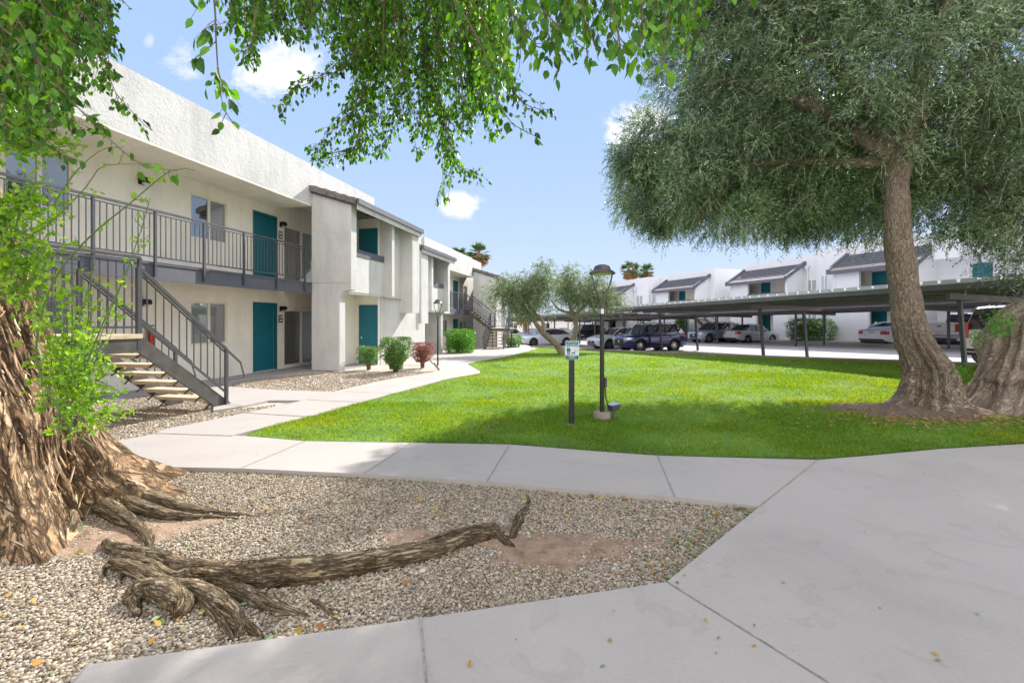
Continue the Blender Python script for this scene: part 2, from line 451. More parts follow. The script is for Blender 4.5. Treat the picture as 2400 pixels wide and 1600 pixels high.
M['slab'] = concrete('shaded_patio_concrete', (.36, .34, .335))
M['curb'] = concrete('brown_curb_concrete', (.30, .235, .215))

def gravelmat():
    m = bpy.data.materials.new('decomposed_gravel'); n, out = nt(m)
    b = N(n, 'ShaderNodeBsdfPrincipled', Roughness=.9); b.inputs['Specular IOR Level'].default_value = .2
    tc = N(n, 'ShaderNodeTexCoord')
    v = N(n, 'ShaderNodeTexVoronoi', Scale=34); n.links.new(tc.outputs['Object'], v.inputs['Vector'])
    sp = N(n, 'ShaderNodeSeparateColor'); n.links.new(v.outputs['Color'], sp.inputs[0])
    c = rampnode(n, sp.outputs[0], [(0, (.30, .22, .17)), (.25, (.50, .41, .33)), (.6, (.62, .54, .46)), (.85, (.72, .66, .60)), (1, (.42, .40, .40))])
    big = N(n, 'ShaderNodeTexNoise', Scale=.7, Detail=4); n.links.new(tc.outputs['Object'], big.inputs['Vector'])
    f = rampnode(n, big.outputs['Fac'], [(.53, (0, 0, 0)), (.66, (1, 1, 1))])
    mx = N(n, 'ShaderNodeMix', data_type='RGBA'); n.links.new(f, mx.inputs['Factor']); n.links.new(c, mx.inputs['A']); mx.inputs['B'].default_value = (.40, .28, .20, 1)
    n.links.new(mx.outputs['Result'], b.inputs['Base Color'])
    ed = N(n, 'ShaderNodeMath', operation='SUBTRACT'); ed.inputs[0].default_value = 1; n.links.new(v.outputs['Distance'], ed.inputs[1])
    bp = N(n, 'ShaderNodeBump', Strength=.8, Distance=.02); n.links.new(ed.outputs[0], bp.inputs['Height'])
    n.links.new(bp.outputs[0], b.inputs['Normal']); n.links.new(b.outputs[0], out.inputs[0])
    return m
M['gravel'] = gravelmat()
M['stone'] = leafmat('pebble_mix', [(.13, .098, .066), (.26, .205, .145), (.36, .295, .215), (.44, .375, .29), (.22, .195, .17), (.54, .485, .40), (.30, .22, .14)], 0, .8, .25)
M['lawn_soil'] = pmat('lawn_underlay', (.10, .21, .02), .95, noise=1.3, var=.35, det=8, bump=(60, .6, .03))
M['grass'] = leafmat('grass_blades', [(.06, .16, .014), (.11, .26, .02), (.19, .33, .025), (.28, .38, .05), (.095, .22, .02)], .5, .55, .4, .470, clump=.55, clump_cols=[(.32, (.72, .82, .8)), (.45, (.95, .98, .95)), (.55, (1.05, 1.0, 1.0)), (.68, (1.45, 1.12, 1.1))])
M['asphalt'] = pmat('sun_bleached_asphalt', (.37, .355, .36), .9, noise=.8, var=.14, det=8, bump=(90, .3, .01))
M['dirt'] = pmat('desert_dirt', (.40, .31, .24), .95, noise=2, var=.2, bump=(20, .4, .03))
M['olive'] = leafmat('olive_leaves', [(.035, .075, .032), (.08, .15, .06), (.17, .26, .14), (.38, .46, .33), (.13, .25, .045)], .18, .42, .5, clump=1.1, clump_cols=[(.28, (.9, .52, .32)), (.36, (.40, .46, .38)), (.46, (.78, .84, .78)), (.55, (1.0, 1.02, .96)), (.66, (1.7, 1.7, 1.6))])
M['leaf'] = leafmat('broad_green_leaves', [(.025, .08, .012), (.05, .16, .018), (.10, .27, .025), (.19, .42, .04)], .5, .4, .5, clump=1.6, clump_cols=[(.30, (.7, .75, .7)), (.45, (.95, 1, .95)), (.58, (1.1, 1.1, 1.0)), (.70, (1.6, 1.5, 1.3))])
M['sprout'] = leafmat('young_sprout_leaves', [(.13, .30, .025), (.20, .40, .03), (.27, .46, .045), (.16, .33, .03)], .45, .45, .4)
M['litter'] = leafmat('fallen_leaves', [(.30, .12, .04), (.42, .28, .05), (.18, .28, .10), (.25, .36, .20), (.16, .08, .04)], .1, .7, .2)
M['hedge'] = leafmat('hedge_leaves', [(.05, .14, .02), (.08, .20, .03), (.14, .28, .05), (.24, .36, .14)], .25, .4, .5)
M['hedge_bright'] = leafmat('bright_hedge_leaves', [(.04, .16, .012), (.07, .24, .015), (.12, .34, .02)], .3, .4, .5)
M['redleaf'] = leafmat('russet_leaves', [(.20, .085, .055), (.28, .12, .09), (.36, .19, .14)], .25, .6)
M['palm'] = leafmat('palm_fronds', [(.06, .12, .035), (.09, .17, .05), (.14, .22, .07)], .15, .5)
M['palmdry'] = leafmat('dry_palm_fronds', [(.32, .19, .09), (.42, .27, .14), (.24, .14, .07)], .15, .7)
M['flower'] = leafmat('white_blossoms', [(.7, .7, .68), (.8, .78, .75)], .2, .6)
M['bark_big'] = barkmat('shaggy_tan_bark', [(.26, .15, .08), (.47, .31, .18), (.58, .41, .26), (.68, .55, .41)], (12, 12, 2.2), 1.0, .05, crack=.12, depth=.2, blot=(.75, .72, .72))
M['bark_olive'] = barkmat('olive_bark', [(.30, .23, .17), (.48, .39, .29), (.58, .48, .37), (.66, .57, .46)], (34, 34, 9), 1.0, .02, crack=.16, depth=.30, blot=(.8, .78, .76))
M['bark_smooth'] = barkmat('smooth_olive_bark', [(.27, .21, .165), (.38, .31, .25), (.46, .385, .31), (.54, .47, .39)], (22, 22, 7), .9, .02, crack=.07, depth=.5, blot=(.75, .72, .68))
M['bark_strip'] = leafmat('peeling_bark', [(.30, .17, .08), (.46, .30, .17), (.56, .41, .26), (.68, .54, .40)], 0, .9, .15)
M['root'] = barkmat('weathered_root_wood', [(.14, .10, .065), (.29, .22, .145), (.41, .335, .225), (.54, .47, .35)], (18, 18, 3.6), 1.0, .016, crack=.11, depth=.22, blot=(.62, .55, .47))
M['twig'] = pmat('thin_twig', (.16, .11, .07), .8)
M['twig_pale'] = pmat('pale_olive_twig', (.42, .41, .30), .8)
M['stem_green'] = pmat('green_stem', (.10, .17, .04), .6)
# ================================================================ camera, sun, sky
cam = bpy.data.cameras.new('camera'); cam.lens = 16.0; cam.sensor_width = 36.0; cam.sensor_fit = 'HORIZONTAL'
cam.shift_y = -48 / 2400.0; cam.clip_start = .05; cam.clip_end = 4000
co = bpy.data.objects.new('camera', cam); COL.objects.link(co)
co.location = (0, 0, EYE); co.rotation_euler = (R(90), 0, 0); sc.camera = co

SUN_H = (.4925, .870); SUN_EL = R(35.5)
sv = Vector((SUN_H[0] * math.cos(SUN_EL), SUN_H[1] * math.cos(SUN_EL), math.sin(SUN_EL))).normalized()
sl = bpy.data.lights.new('sun', 'SUN'); sl.energy = SUN_STRENGTH; sl.angle = R(.5); sl.color = (1, .95, .87)
so = bpy.data.objects.new('sun', sl); COL.objects.link(so)
so.rotation_euler = sv.to_track_quat('Z', 'Y').to_euler(); so.location = (20, 30, 30)

w = bpy.data.worlds.new('World'); sc.world = w; w.use_nodes = True
n = w.node_tree; n.nodes.clear()
out = n.nodes.new('ShaderNodeOutputWorld'); bg = n.nodes.new('ShaderNodeBackground'); bg.inputs[1].default_value = SKY_STRENGTH
sky = n.nodes.new('ShaderNodeTexSky'); sky.sky_type = 'NISHITA'; sky.sun_disc = False
sky.sun_elevation = SUN_EL; sky.sun_rotation = math.atan2(SUN_H[0], SUN_H[1])
sky.altitude = 300; sky.air_density = 1.0; sky.dust_density = .6; sky.ozone_density = 1.6
# clouds: noise on the direction of view, thick round a few places of the sky
tc = n.nodes.new('ShaderNodeTexCoord')
sep = n.nodes.new('ShaderNodeSeparateXYZ'); n.links.new(tc.outputs['Generated'], sep.inputs[0])
def mth(op, a, b=None, c=None):
    x = n.nodes.new('ShaderNodeMath'); x.operation = op
    for i, v in enumerate((a, b, c)):
        if v is None: continue
        if isinstance(v, (int, float)): x.inputs[i].default_value = v
        else: n.links.new(v, x.inputs[i])
    return x.outputs[0]
ay = mth('MAXIMUM', mth('ABSOLUTE', sep.outputs['Y']), .02)
u = mth('DIVIDE', sep.outputs['X'], ay); v = mth('DIVIDE', sep.outputs['Z'], ay)
tot = None
for (px, py, rx, ry, hard) in [(1085, 478, 68, 42, .9), (640, 160, 175, 110, .78), (435, 155, 75, 80, .62), (1500, 300, 110, 80, 1.0), (600, 298, 60, 26, .7), (350, 95, 18, 22, .4), (2200, 560, 300, 90, .5)]:
    u0, v0 = (px - CX) / F, (HY - py) / F
    e = mth('ADD', mth('POWER', mth('ABSOLUTE', mth('DIVIDE', mth('SUBTRACT', u, u0), rx / F)), 2), mth('POWER', mth('ABSOLUTE', mth('DIVIDE', mth('SUBTRACT', v, v0), ry / F)), 2))
    k = mth('MULTIPLY', mth('MAXIMUM', mth('SUBTRACT', 1, e), 0), hard)
    tot = k if tot is None else mth('MAXIMUM', tot, k)
ns = n.nodes.new('ShaderNodeTexNoise'); ns.inputs['Scale'].default_value = 9; ns.inputs['Detail'].default_value = 10; ns.inputs['Roughness'].default_value = .68; ns.inputs['Distortion'].default_value = .5
n.links.new(tc.outputs['Generated'], ns.inputs['Vector'])
nz_ = mth('MULTIPLY', mth('SUBTRACT', ns.outputs['Fac'], .5), 4.6)
cl = mth('MULTIPLY', mth('MAXIMUM', mth('ADD', mth('MULTIPLY_ADD', tot, 1.3, -.45), nz_), 0), mth('MINIMUM', mth('MULTIPLY', tot, 2.6), 1.6))
cl = mth('MINIMUM', cl, .9)
# thin haze veil that whitens the sky towards the horizon
el = mth('MAXIMUM', sep.outputs['Z'], 0)
veil = mth('MULTIPLY', mth('POWER', mth('SUBTRACT', 1, mth('MINIMUM', el, 1)), 5), .30)
veil = mth('ADD', veil, SKY_VEIL)
def mixrgb(f, a, b):
    x = n.nodes.new('ShaderNodeMix'); x.data_type = 'RGBA'
    n.links.new(f, x.inputs['Factor'])
    for s_, v_ in (('A', a), ('B', b)):
        if isinstance(v_, tuple): x.inputs[s_].default_value = (*v_, 1)
        else: n.links.new(v_, x.inputs[s_])
    return x.outputs['Result']
# the Nishita sky, held below the brightness of bright haze, paler towards the horizon
lowk = mth('POWER', mth('SUBTRACT', 1, mth('MINIMUM', el, 1)), 4.5)
capc = mixrgb(lowk, CAP_TOP, CAP_LOW)
vm = n.nodes.new('ShaderNodeVectorMath'); vm.operation = 'MINIMUM'; n.links.new(sky.outputs[0], vm.inputs[0]); n.links.new(capc, vm.inputs[1])
c1 = mixrgb(mth('MULTIPLY', veil, 1.0), vm.outputs[0], capc)
# bright fill added overhead and behind the viewer to lift the shade
back = mth('MULTIPLY', mth('MINIMUM', mth('MAXIMUM', mth('MULTIPLY_ADD', sep.outputs['Y'], -1.6, .62), 0), 1), BACK_FILL)
c1 = mixrgb(back, c1, BACK_FILL_COL)
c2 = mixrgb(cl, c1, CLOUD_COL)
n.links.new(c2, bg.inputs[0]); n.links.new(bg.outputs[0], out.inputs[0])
vs = sc.view_settings
vs.view_transform = 'Standard'; vs.look = 'None'; vs.exposure = EXPOSURE; vs.gamma = 1; vs.use_curve_mapping = False
sc.cycles.max_bounces = 6; sc.cycles.diffuse_bounces = 4; sc.cycles.transparent_max_bounces = 4; sc.cycles.glossy_bounces = 3
sc.cycles.transmission_bounces = 2
sc.cycles.use_denoising = True

# ================================================================ ground
def ggrid():
    xs = np.concatenate([[-900, -300, -120, -60, -40], np.arange(-30, 50.1, 1.0), [60, 90, 150, 350, 1000]])
    ys = np.concatenate([[-200, -60, -20], np.arange(-10, 90.1, 1.0), [110, 150, 250, 500, 1500]])
    X, Y = np.meshgrid(xs, ys)
    Z = G(X, Y) - .27
    V = np.stack([X, Y, Z], -1).reshape(-1, 3)
    nx, ny = len(xs), len(ys)
    i = np.arange(nx - 1); j = np.arange(ny - 1)
    I, J = np.meshgrid(i, j); a = (J * nx + I).ravel()
    Fc = np.stack([a, a + 1, a + nx + 1, a + nx], -1)
    return np_mesh('ground', V, Fc.ravel(), 4, M['dirt'], True)
setp(link('ground', ggrid()), kind='structure')

# curb line between the lawn and the car park (sight lines on the kerb's foot)
curb_px = [(2900, 893), (2288, 859), (2100, 851), (1905, 844), (1780, 839), (1640, 832), (1520, 828), (1360, 821.5), (1300, 816.5), (1243, 814)]
curb = [gp(x, y) for x, y in curb_px]
curb = [(curb[0][0] + 4, curb[0][1] - 5)] + curb
# soft ground (gravel) under everything on the court side of the kerb
far_l = [(-.4, 37.5), (-4, 40), (-9, 44), (-40, 44), (-40, -9), (22, -9)]
setp(sheet('gravel_yard', curb + far_l, M['gravel'], 0, .2, 1.5, smooth=True), kind='structure')
# car park asphalt
pk = curb + [(-.4, 37.5), (-4, 40), (-9, 44), (-40, 60), (-40, 110), (80, 110), (80, -9), (22, -9)]
setp(sheet('car_park', pk[:], M['asphalt'], -.13, 0, 4), kind='structure')

def strip(name, path, wid, mat, dz, h, side=1, step=2):
    """kerb: ribbon along a path"""
    L = [Vector((p[0], p[1], 0)) for p in path]
    Lo = []
    for i, p in enumerate(L):
        d = (L[min(i + 1, len(L) - 1)] - L[max(i - 1, 0)]).normalized()
        Lo.append(p + Vector((-d.y, d.x, 0)) * wid * side)
    poly = [(p.x, p.y) for p in L] + [(p.x, p.y) for p in reversed(Lo)]
    return sheet(name, poly, mat, dz, h, step)
kb = strip('kerb', curb, .32, M['curb'], .10, .36, side=-1)
setp(kb, kind='structure')

# ---------------- concrete walks
def px(*pts): return [gp(x, y, .05) for x, y in pts]
D2 = 1.0204
front_top = [(575, 1021), (716, 1033), (965, 1037), (1195, 1041), (1400, 1057), (1541, 1067), (1720, 1072), (1918, 1077), (2040, 1067), (2200, 1052), (2400, 1040)]
front_bot = [(296, 1092), (565, 1097), (852, 1110), (1141, 1128), (1400, 1151), (1582, 1164), (1781, 1186)]
bed_low = [(1781, 1186), (1562, 1363), (985, 1448), (205, 1556), (165, 1600)]
walk_l = [(205, 1045), (360, 1012), (395, 1003), (500, 980), (575, 967), (700, 937), (785, 916.5)]     # left edge towards the stair path
# big front walk
front = px(*front_top) + [(9, 7.5), (14, 8.5), (22, 6), (22, -9), (-8, -9), (-4.2, .4)] + [gp(40, 1650, .05)] + px(*[(165, 1600), (205, 1556), (985, 1448), (1562, 1363), (1781, 1186)]) + px(*reversed(front_bot))[1:] + px((215, 1092), (205, 1045), (365, 1016))
setp(sheet('front_walk', front, M['concrete'], .05, .16, 1.2), kind='structure')
# long walk beside the building
rt = [(575, 1021), (545, 1019), (640, 996), (726, 975), (786, 958), (845, 943), (920, 921.5), (984, 905), (1041, 889), (1125, 874.5), (1125, 869), (1095, 852), (1140, 843), (1195, 833), (1240, 822), (1262, 815.5)]
lf = [(1200, 812), (1120, 826), (1062, 838), (1018, 849), (1032, 866.5), (1007, 872.5), (899, 890.5), (785, 916), (718, 935.5), (573, 967), (500, 982), (390, 1004), (362, 1015)]
lw = px(*rt[1:]) + px(*lf)
setp(sheet('building_walk', lw, M['concrete'], .048, .16, 1.2), kind='structure')
# branch path to the stair and the doors
bp_ = px((785, 917), (640, 912.5), (510, 903), (452, 903), (452, 925), (500, 945), (500, 961), (568, 950), (630, 937), (710, 937))
setp(sheet('stair_path', bp_, M['concrete'], .044, .12, 1.2), kind='structure')
# patch at the far end linking to the car park, and the walk in front of the far stair
fp = px((1150, 832), (1262, 816), (1225, 805), (1130, 808), (1030, 822), (1000, 832), (1015, 850))
setp(sheet('far_walk', fp, M['concrete'], .040, .12, 1.2), kind='structure')

# control joints: thin dark grooves set on the slabs
def joint(name, a, b, w=.018, dz=.0545):
    A, B = Vector((*gp(*a, .05), 0)), Vector((*gp(*b, .05), 0))
    d = (B - A); L = d.length; d.normalize(); nn = Vector((-d.y, d.x, 0)) * w / 2
    k = max(1, int(L / .5)); mb = MB()
    for i in range(k):
        p, q = A + d * L * i / k, A + d * L * (i + 1) / k
        wob = [Vector((math.sin(i * 3.1) * .003, math.cos(i * 2.3) * .003, 0)), Vector((math.sin((i + 1) * 3.1) * .003, math.cos((i + 1) * 2.3) * .003, 0))]
        c = [p - nn + wob[0], q - nn + wob[1], q + nn + wob[1], p + nn + wob[0]]
        mb.add([(x.x, x.y, float(G(x.x, x.y)) + dz) for x in c], [(0, 1, 2, 3)])
    return mb
jm = pmat('dark_joint', (.31, .275, .25), .95, noise=30, var=.4)
JM = MB()
for a, b, wd in [((716, 1033), (565, 1097), .009), ((965, 1037), (852, 1110), .012), ((1195, 1041), (1141, 1128), .012), ((1541, 1067), (1582, 1164), .010),
              ((1918, 1077), (1781, 1186), .009), ((1562, 1363), (1944, 1600), .009), ((985, 1448), (1000, 1600), .009), ((205, 1556), (168, 1600), .008),
              ((362, 1015), (545, 1021), .03), ((573, 967), (726, 976), .028), ((718, 936), (843, 942), .022), ((808, 917), (920, 921), .015), ((880, 903), (984, 905), .012), ((945, 886), (1041, 888.5), .012), ((1007, 874), (1110, 874), .012),
              ((508, 946), (568, 950), .02), ((205, 1092), (300, 1092), .014), ((1062, 838), (1140, 843), .02)]:
    m_ = joint('j', a, b, wd); JM.add(m_.v, m_.f)
jo = JM.build('walk_joints', jm); setp(jo, kind='structure')

# ---------------- lawn
lawn_px = [(575, 1019.5), (716, 1032), (965, 1036), (1195, 1040), (1400, 1056), (1541, 1066), (1720, 1071), (1918, 1076), (2040, 1066), (2200, 1051), (2400, 1038)]
lawn = [gp(x, y, .03) for x, y in lawn_px] + [(9.2, 7.8), (14, 9), (18, 7)]
inner = []
Lc = [Vector((p[0], p[1], 0)) for p in curb]
for i, p in enumerate(Lc):
    d = (Lc[min(i + 1, len(Lc) - 1)] - Lc[max(i - 1, 0)]).normalized()
    inner.append(p)
lawn += [(p.x, p.y) for p in inner[1:]]
lawn += [gp(x, y, .03) for x, y in [(1240, 823), (1195, 834), (1140, 844), (1097, 852.5), (1127, 869), (1127, 875.5), (1041, 890), (984, 906), (920, 922.5), (845, 944), (786, 959), (726, 976), (640, 997)]]
setp(sheet('lawn', lawn, M['lawn_soil'], .03, .1, 1.0, smooth=True), kind='structure')

def in_poly(P, poly):
    x, y = P[:, 0], P[:, 1]; c = np.zeros(len(P), bool); n_ = len(poly); j = n_ - 1
    for i in range(n_):
        xi, yi = poly[i]; xj, yj = poly[j]
        t = ((yi > y) != (yj > y)) & (x < (xj - xi) * (y - yi) / (yj - yi + 1e-12) + xi)
        c ^= t; j = i
    return c

def scatter(poly, dens, ymax=None, near=True, xlim=None):
    """random points, density per m2 thinning with distance from the camera"""
    a = np.array(poly); lo, hi = a.min(0), a.max(0)
    if ymax: hi[1] = min(hi[1], ymax)
    if xlim: lo[0] = max(lo[0], xlim[0]); hi[0] = min(hi[0], xlim[1])
    lo[1] = max(lo[1], 1.0)
    nn = int((hi[0] - lo[0]) * (hi[1] - lo[1]) * dens)
    P = rng.random((nn, 2)) * (hi - lo) + lo
    k = in_poly(P, poly)
    # only where the camera could look (a wide margin kept for side steps)
    k &= (np.abs(P[:, 0]) < 1.35 * P[:, 1] + 1.2)
    return P[k]

# grass blades: real little blades, denser close by, coarser further off
def blades(P, h, wdt, bend):
    n_ = len(P); Z = G(P[:, 0], P[:, 1]) + .028
    a = rng.random(n_) * 2 * np.pi; d = np.stack([np.cos(a), np.sin(a)], -1)
    ln = rng.random(n_) * 2 * np.pi; l = np.stack([np.cos(ln), np.sin(ln)], -1) * (bend * (.3 + rng.random(n_)))[:, None]
    base = np.concatenate([P, Z[:, None]], 1)
    V = np.zeros((n_, 4, 3))
    V[:, 0, :] = base; V[:, 0, :2] -= d * wdt[:, None] / 2
    V[:, 1, :] = base; V[:, 1, :2] += d * wdt[:, None] / 2
    mid = base.copy(); mid[:, :2] += l * .4 + d * wdt[:, None] * .42; mid[:, 2] += h * .6
    top = base.copy(); top[:, :2] += l; top[:, 2] += h
    V[:, 2, :] = mid; V[:, 3, :] = top
    Fc = (np.arange(n_)[:, None] * 4 + np.array([0, 1, 2, 3])).ravel()
    return V.reshape(-1, 3), Fc
Vs, Fs, b0 = [], [], 0
for (y0, y1, dens, hh, ww) in [(4.5, 8.5, 4200, .034, .006), (8.5, 12.5, 1900, .036, .010), (12.5, 19, 600, .038, .018), (19, 34, 170, .04, .03)]:
    P = scatter(lawn, dens, y1); P = P[P[:, 1] >= y0]
    nz = fbm(np.concatenate([P * 1.7, np.zeros((len(P), 1))], 1), 3)
    P = P[rng.random(len(P)) < .55 + .9 * (nz - .3)]
    nz = fbm(np.concatenate([P * 1.7, np.zeros((len(P), 1))], 1), 3)
    h = hh * (.5 + rng.random(len(P)) * .7 + (nz - .5) * .9)
    V, Fc = blades(P, h, ww * (.6 + .8 * rng.random(len(P))), .03)
    Vs.append(V); Fs.append(Fc + b0); b0 += len(V)
setp(link('grass', np_mesh('grass', np.concatenate(Vs), np.concatenate(Fs), 4, M['grass'])), 'short bright green lawn grass', 'grass', kind='stuff')

# gravel stones: low-poly irregular pebbles
_ic = bmesh.new(); bmesh.ops.create_icosphere(_ic, subdivisions=1, radius=1); ICV = np.array([v.co[:] for v in _ic.verts]); ICF = np.array([[v.index for v in f.verts] for f in _ic.faces]); _ic.free()
def pebbles(P, size, z):
    n_ = len(P)
    sc3 = size[:, None] * np.stack([.7 + .6 * rng.random(n_), .6 + .5 * rng.random(n_), .35 + .4 * rng.random(n_)], -1)
    V = ICV[None] * (1 + .28 * (rng.random((n_, 12, 1)) - .5)) * sc3[:, None, :]
    a = rng.random(n_) * 6.283; b = (rng.random(n_) - .5) * .9
    ca, sa, cb, sb = np.cos(a), np.sin(a), np.cos(b), np.sin(b)
    x, y, zz = V[..., 0], V[..., 1], V[..., 2]
    y2 = y * cb[:, None] - zz * sb[:, None]; z2 = y * sb[:, None] + zz * cb[:, None]
    X = x * ca[:, None] - y2 * sa[:, None] + P[:, 0:1]; Yv = x * sa[:, None] + y2 * ca[:, None] + P[:, 1:2]
    V = np.stack([X, Yv, z2 + z[:, None]], -1).reshape(-1, 3)
    Fc = (ICF[None] + (np.arange(n_) * 12)[:, None, None]).ravel()
    return V, Fc
bed = px(*front_bot) + px((1562, 1363), (985, 1448), (205, 1556), (165, 1600)) + [(-3.0, 1.0), (-9, .6), (-10, 4.5), gp(-400, 1100), gp(200, 1098)]
bare = [(gp(1310, 1285), .80, .36), (gp(1000, 1262), .5, .2), (gp(400, 1240), .45, .35), (gp(250, 1260), .6, .35), (gp(1420, 1280), .35, .2)]
def bare_k(P):
    k = np.zeros(len(P))
    for (c, rx_, ry_) in bare:
        e = ((P[:, 0] - c[0]) / rx_) ** 2 + ((P[:, 1] - c[1]) / ry_) ** 2
        k = np.maximum(k, np.clip(1.15 - e, 0, 1))
    return k
P = scatter(bed, 8200, 6.2, xlim=(-6.5, 4))
P = P[(P[:, 1] < 3.6) | (rng.random(len(P)) < .8)]
nz = fbm(np.concatenate([P * 2.3, np.zeros((len(P), 1))], 1), 3)
P = P[rng.random(len(P)) > bare_k(P) * (.35 + nz) * .85]
size = .0064 + .0068 * rng.random(len(P)) ** 1.6
size[rng.random(len(P)) < .015] *= 1.7
zz = G(P[:, 0], P[:, 1]) + .002 + rng.random(len(P)) * .012
V, Fc = pebbles(P, size, zz)
Vs, Fs, b0 = [V], [Fc], len(V)
yard = px((205, 1045), (362, 1013), (390, 1003), (500, 981), (573, 966), (718, 935), (568, 951), (500, 962), (500, 945), (452, 926), (452, 903), (510, 903), (640, 912), (785, 915), (899, 889.5), (1007, 871.5), (1030, 866), (1016, 849), (960, 838), (800, 868), (716, 872), (400, 905), (120, 930), (0, 1045))
P = scatter(yard, 1100, 14)
P = P[(P[:, 1] < 9.5) | (rng.random(len(P)) < .6)]
V, Fc = pebbles(P, .011 + .012 * rng.random(len(P)) ** 1.5, G(P[:, 0], P[:, 1]) + .004)
Vs.append(V); Fs.append(Fc + b0)
setp(link('gravel', np_mesh('gravel', np.concatenate(Vs), np.concatenate(Fs), 3, M['stone'])), 'loose beige and grey gravel stones', 'gravel', kind='stuff')
# ================================================================ left building (frame: s along it, m away from the court)
TH = R(12.17)
DX, DY = math.sin(TH), math.cos(TH)
NX, NY = math.cos(TH), -math.sin(TH)
RZL = R(90) - TH
def LW(s, m): return Vector((s * DX - m * NX, s * DY - m * NY, 0))
def Ls(x, m):
    rx = (x - CX) / F; n_ = NX * rx + NY; Y = -m / n_
    return Y * (DX * rx + DY)
def Lz(x, y, m):
    rx = (x - CX) / F; n_ = NX * rx + NY; Y = -m / n_
    return EYE - (y - HY) / F * Y
def lthing(name, s, m, z, label, cat, group=None):
    p = LW(s, m)
    return thing(name, (p.x, p.y, z), RZL, label, cat, group, off=(s, m, z))

def add_window(b, s0, s1, z0, z1, m, mats=('glass_blind', 'glass_screen'), rec=.07):
    """sliding window set back in the wall: frame > two panes"""
    f = MB(); t = .045; a, c = m + .02, m + rec
    f.box(s0, s1, a, c, z1 - t, z1); f.box(s0, s1, a, c, z0, z0 + t)
    f.box(s0, s0 + t, a, c, z0 + t, z1 - t); f.box(s1 - t, s1, a, c, z0 + t, z1 - t)
    mid = (s0 + s1) / 2; f.box(mid - .035, mid + .035, a - .004, c, z0 + t, z1 - t)
    fo = f.build('window', M['vinyl'], b)
    for k, (p, q) in enumerate(((s0 + t, mid - .035), (mid + .035, s1 - t))):
        g = MB(); y = m + rec - .03 + .01 * k
        g.box(p, q, y, y + .01, z0 + t, z1 - t)
        g.build('pane', M[mats[k]], fo)
    sl = MB(); sl.box(s0 - .03, s1 + .03, m - .012, m + .0, z0 - .05, z0); sl.build('sill', M['cream'], fo)
    return fo
def add_door(b, s0, s1, z0, z1, m, rec=.12, num=None, gap=True):
    f = MB(); t = .065
    f.box(s0, s0 + t, m - .012, m + rec, z0, z1); f.box(s1 - t, s1, m - .012, m + rec, z0, z1); f.box(s0 + t, s1 - t, m - .012, m + rec, z1 - t, z1)
    fo = f.build('door_frame', M['tealframe'], b)
    d = MB(); d.box(s0 + t, s1 - t, m + rec - .05, m + rec - .005, z0 + .02, z1 - t)
    do = d.build('door', M['teal'], b)
    w_ = MB(); w_.box(s1 - t - .02, s1 - t - .001, m + rec - .055, m + rec - .051, z0 + .03, z1 - t - .01); w_.box(s0 + t, s1 - t, m + rec - .08, m + rec - .051, z0 - .0, z0 + .02)
    w_.build('weather_strip', M['door_sweep'], do)
    h = MB(); h.lathe([(.0, -.0), (.028, 0), (.028, .02), (0, .02)], 12, 'y', (s1 - t - .08, m + rec - .072, z0 + 1.06)); h.build('deadbolt', M['chrome'], do, smooth=True)
    h = MB()
    h.lathe([(0, -.05), (.022, -.045), (.026, -.03), (.012, -.02), (.012, .02)], 12, 'y', (s1 - t - .08, m + rec - .072, z0 + .92))
    h.build('door_handle', M['chrome'], do, smooth=True)
    return do
def add_slider(b, s0, s1, z0, z1, m):
    f = MB(); t = .05; a, c = m + .01, m + .1; mid = s0 + (s1 - s0) * .5
    f.box(s0, s1, a, c, z1 - t, z1); f.box(s0, s1, a, c, z0, z0 + .09)
    f.box(s0, s0 + .035, a, c, z0 + .09, z1 - t); f.box(s1 - .035, s1, a, c, z0 + .09, z1 - t); f.box(mid - .04, mid + .04, a, c, z0 + .09, z1 - t)
    fo = f.build('sliding_door', M['white_paint'], b)
    g = MB(); g.box(s0 + .035, mid - .04, m + .05, m + .06, z0 + .09, z1 - t); g.build('glass_panel', M['glass_vert'], fo)
    g = MB(); g.box(mid + .04, s1 - .035, m + .065, m + .075, z0 + .09, z1 - t); g.build('glass_panel', M['glass_green'], fo)
def add_light(s, m, z, label):
    t = lthing('wall_light', s, m, z, label, 'wall lamp', 'dark box lamps on the cream wall')
    b_ = MB(); b_.box(s - .06, s + .06, m - .03, m - .001, z - .07, z + .07); b_.build('backplate', M['black'], t)
    b_ = MB(); b_.prism([(s - .085, z - .03), (s + .085, z - .03), (s + .085, z + .06), (s + .05, z + .085), (s - .085, z + .085)], 'y', m - .17, m - .03); b_.build('lamp_housing', M['black'], t, bevel=.006)
    b_ = MB(); b_.box(s - .03, s + .03, m - .15, m - .07, z - .075, z - .031); b_.build('lens', M['lens'], t)
def text_mesh(txt, size, mat, name, parent, loc, rot, thick=.002, bold=0):
    cu = bpy.data.curves.new('txt', 'FONT'); cu.body = txt; cu.size = size; cu.extrude = thick; cu.align_x = 'CENTER'; cu.align_y = 'CENTER'; cu.offset = bold; cu.resolution_u = 2
    o = bpy.data.objects.new('txt', cu); COL.objects.link(o)
    dg = bpy.context.evaluated_depsgraph_get()
    me = bpy.data.meshes.new_from_object(o.evaluated_get(dg)); me.name = name
    bpy.data.objects.remove(o); me.materials.clear(); me.materials.append(mat)
    q = link(name, me, parent); q.location = loc; q.rotation_euler = rot
    return q
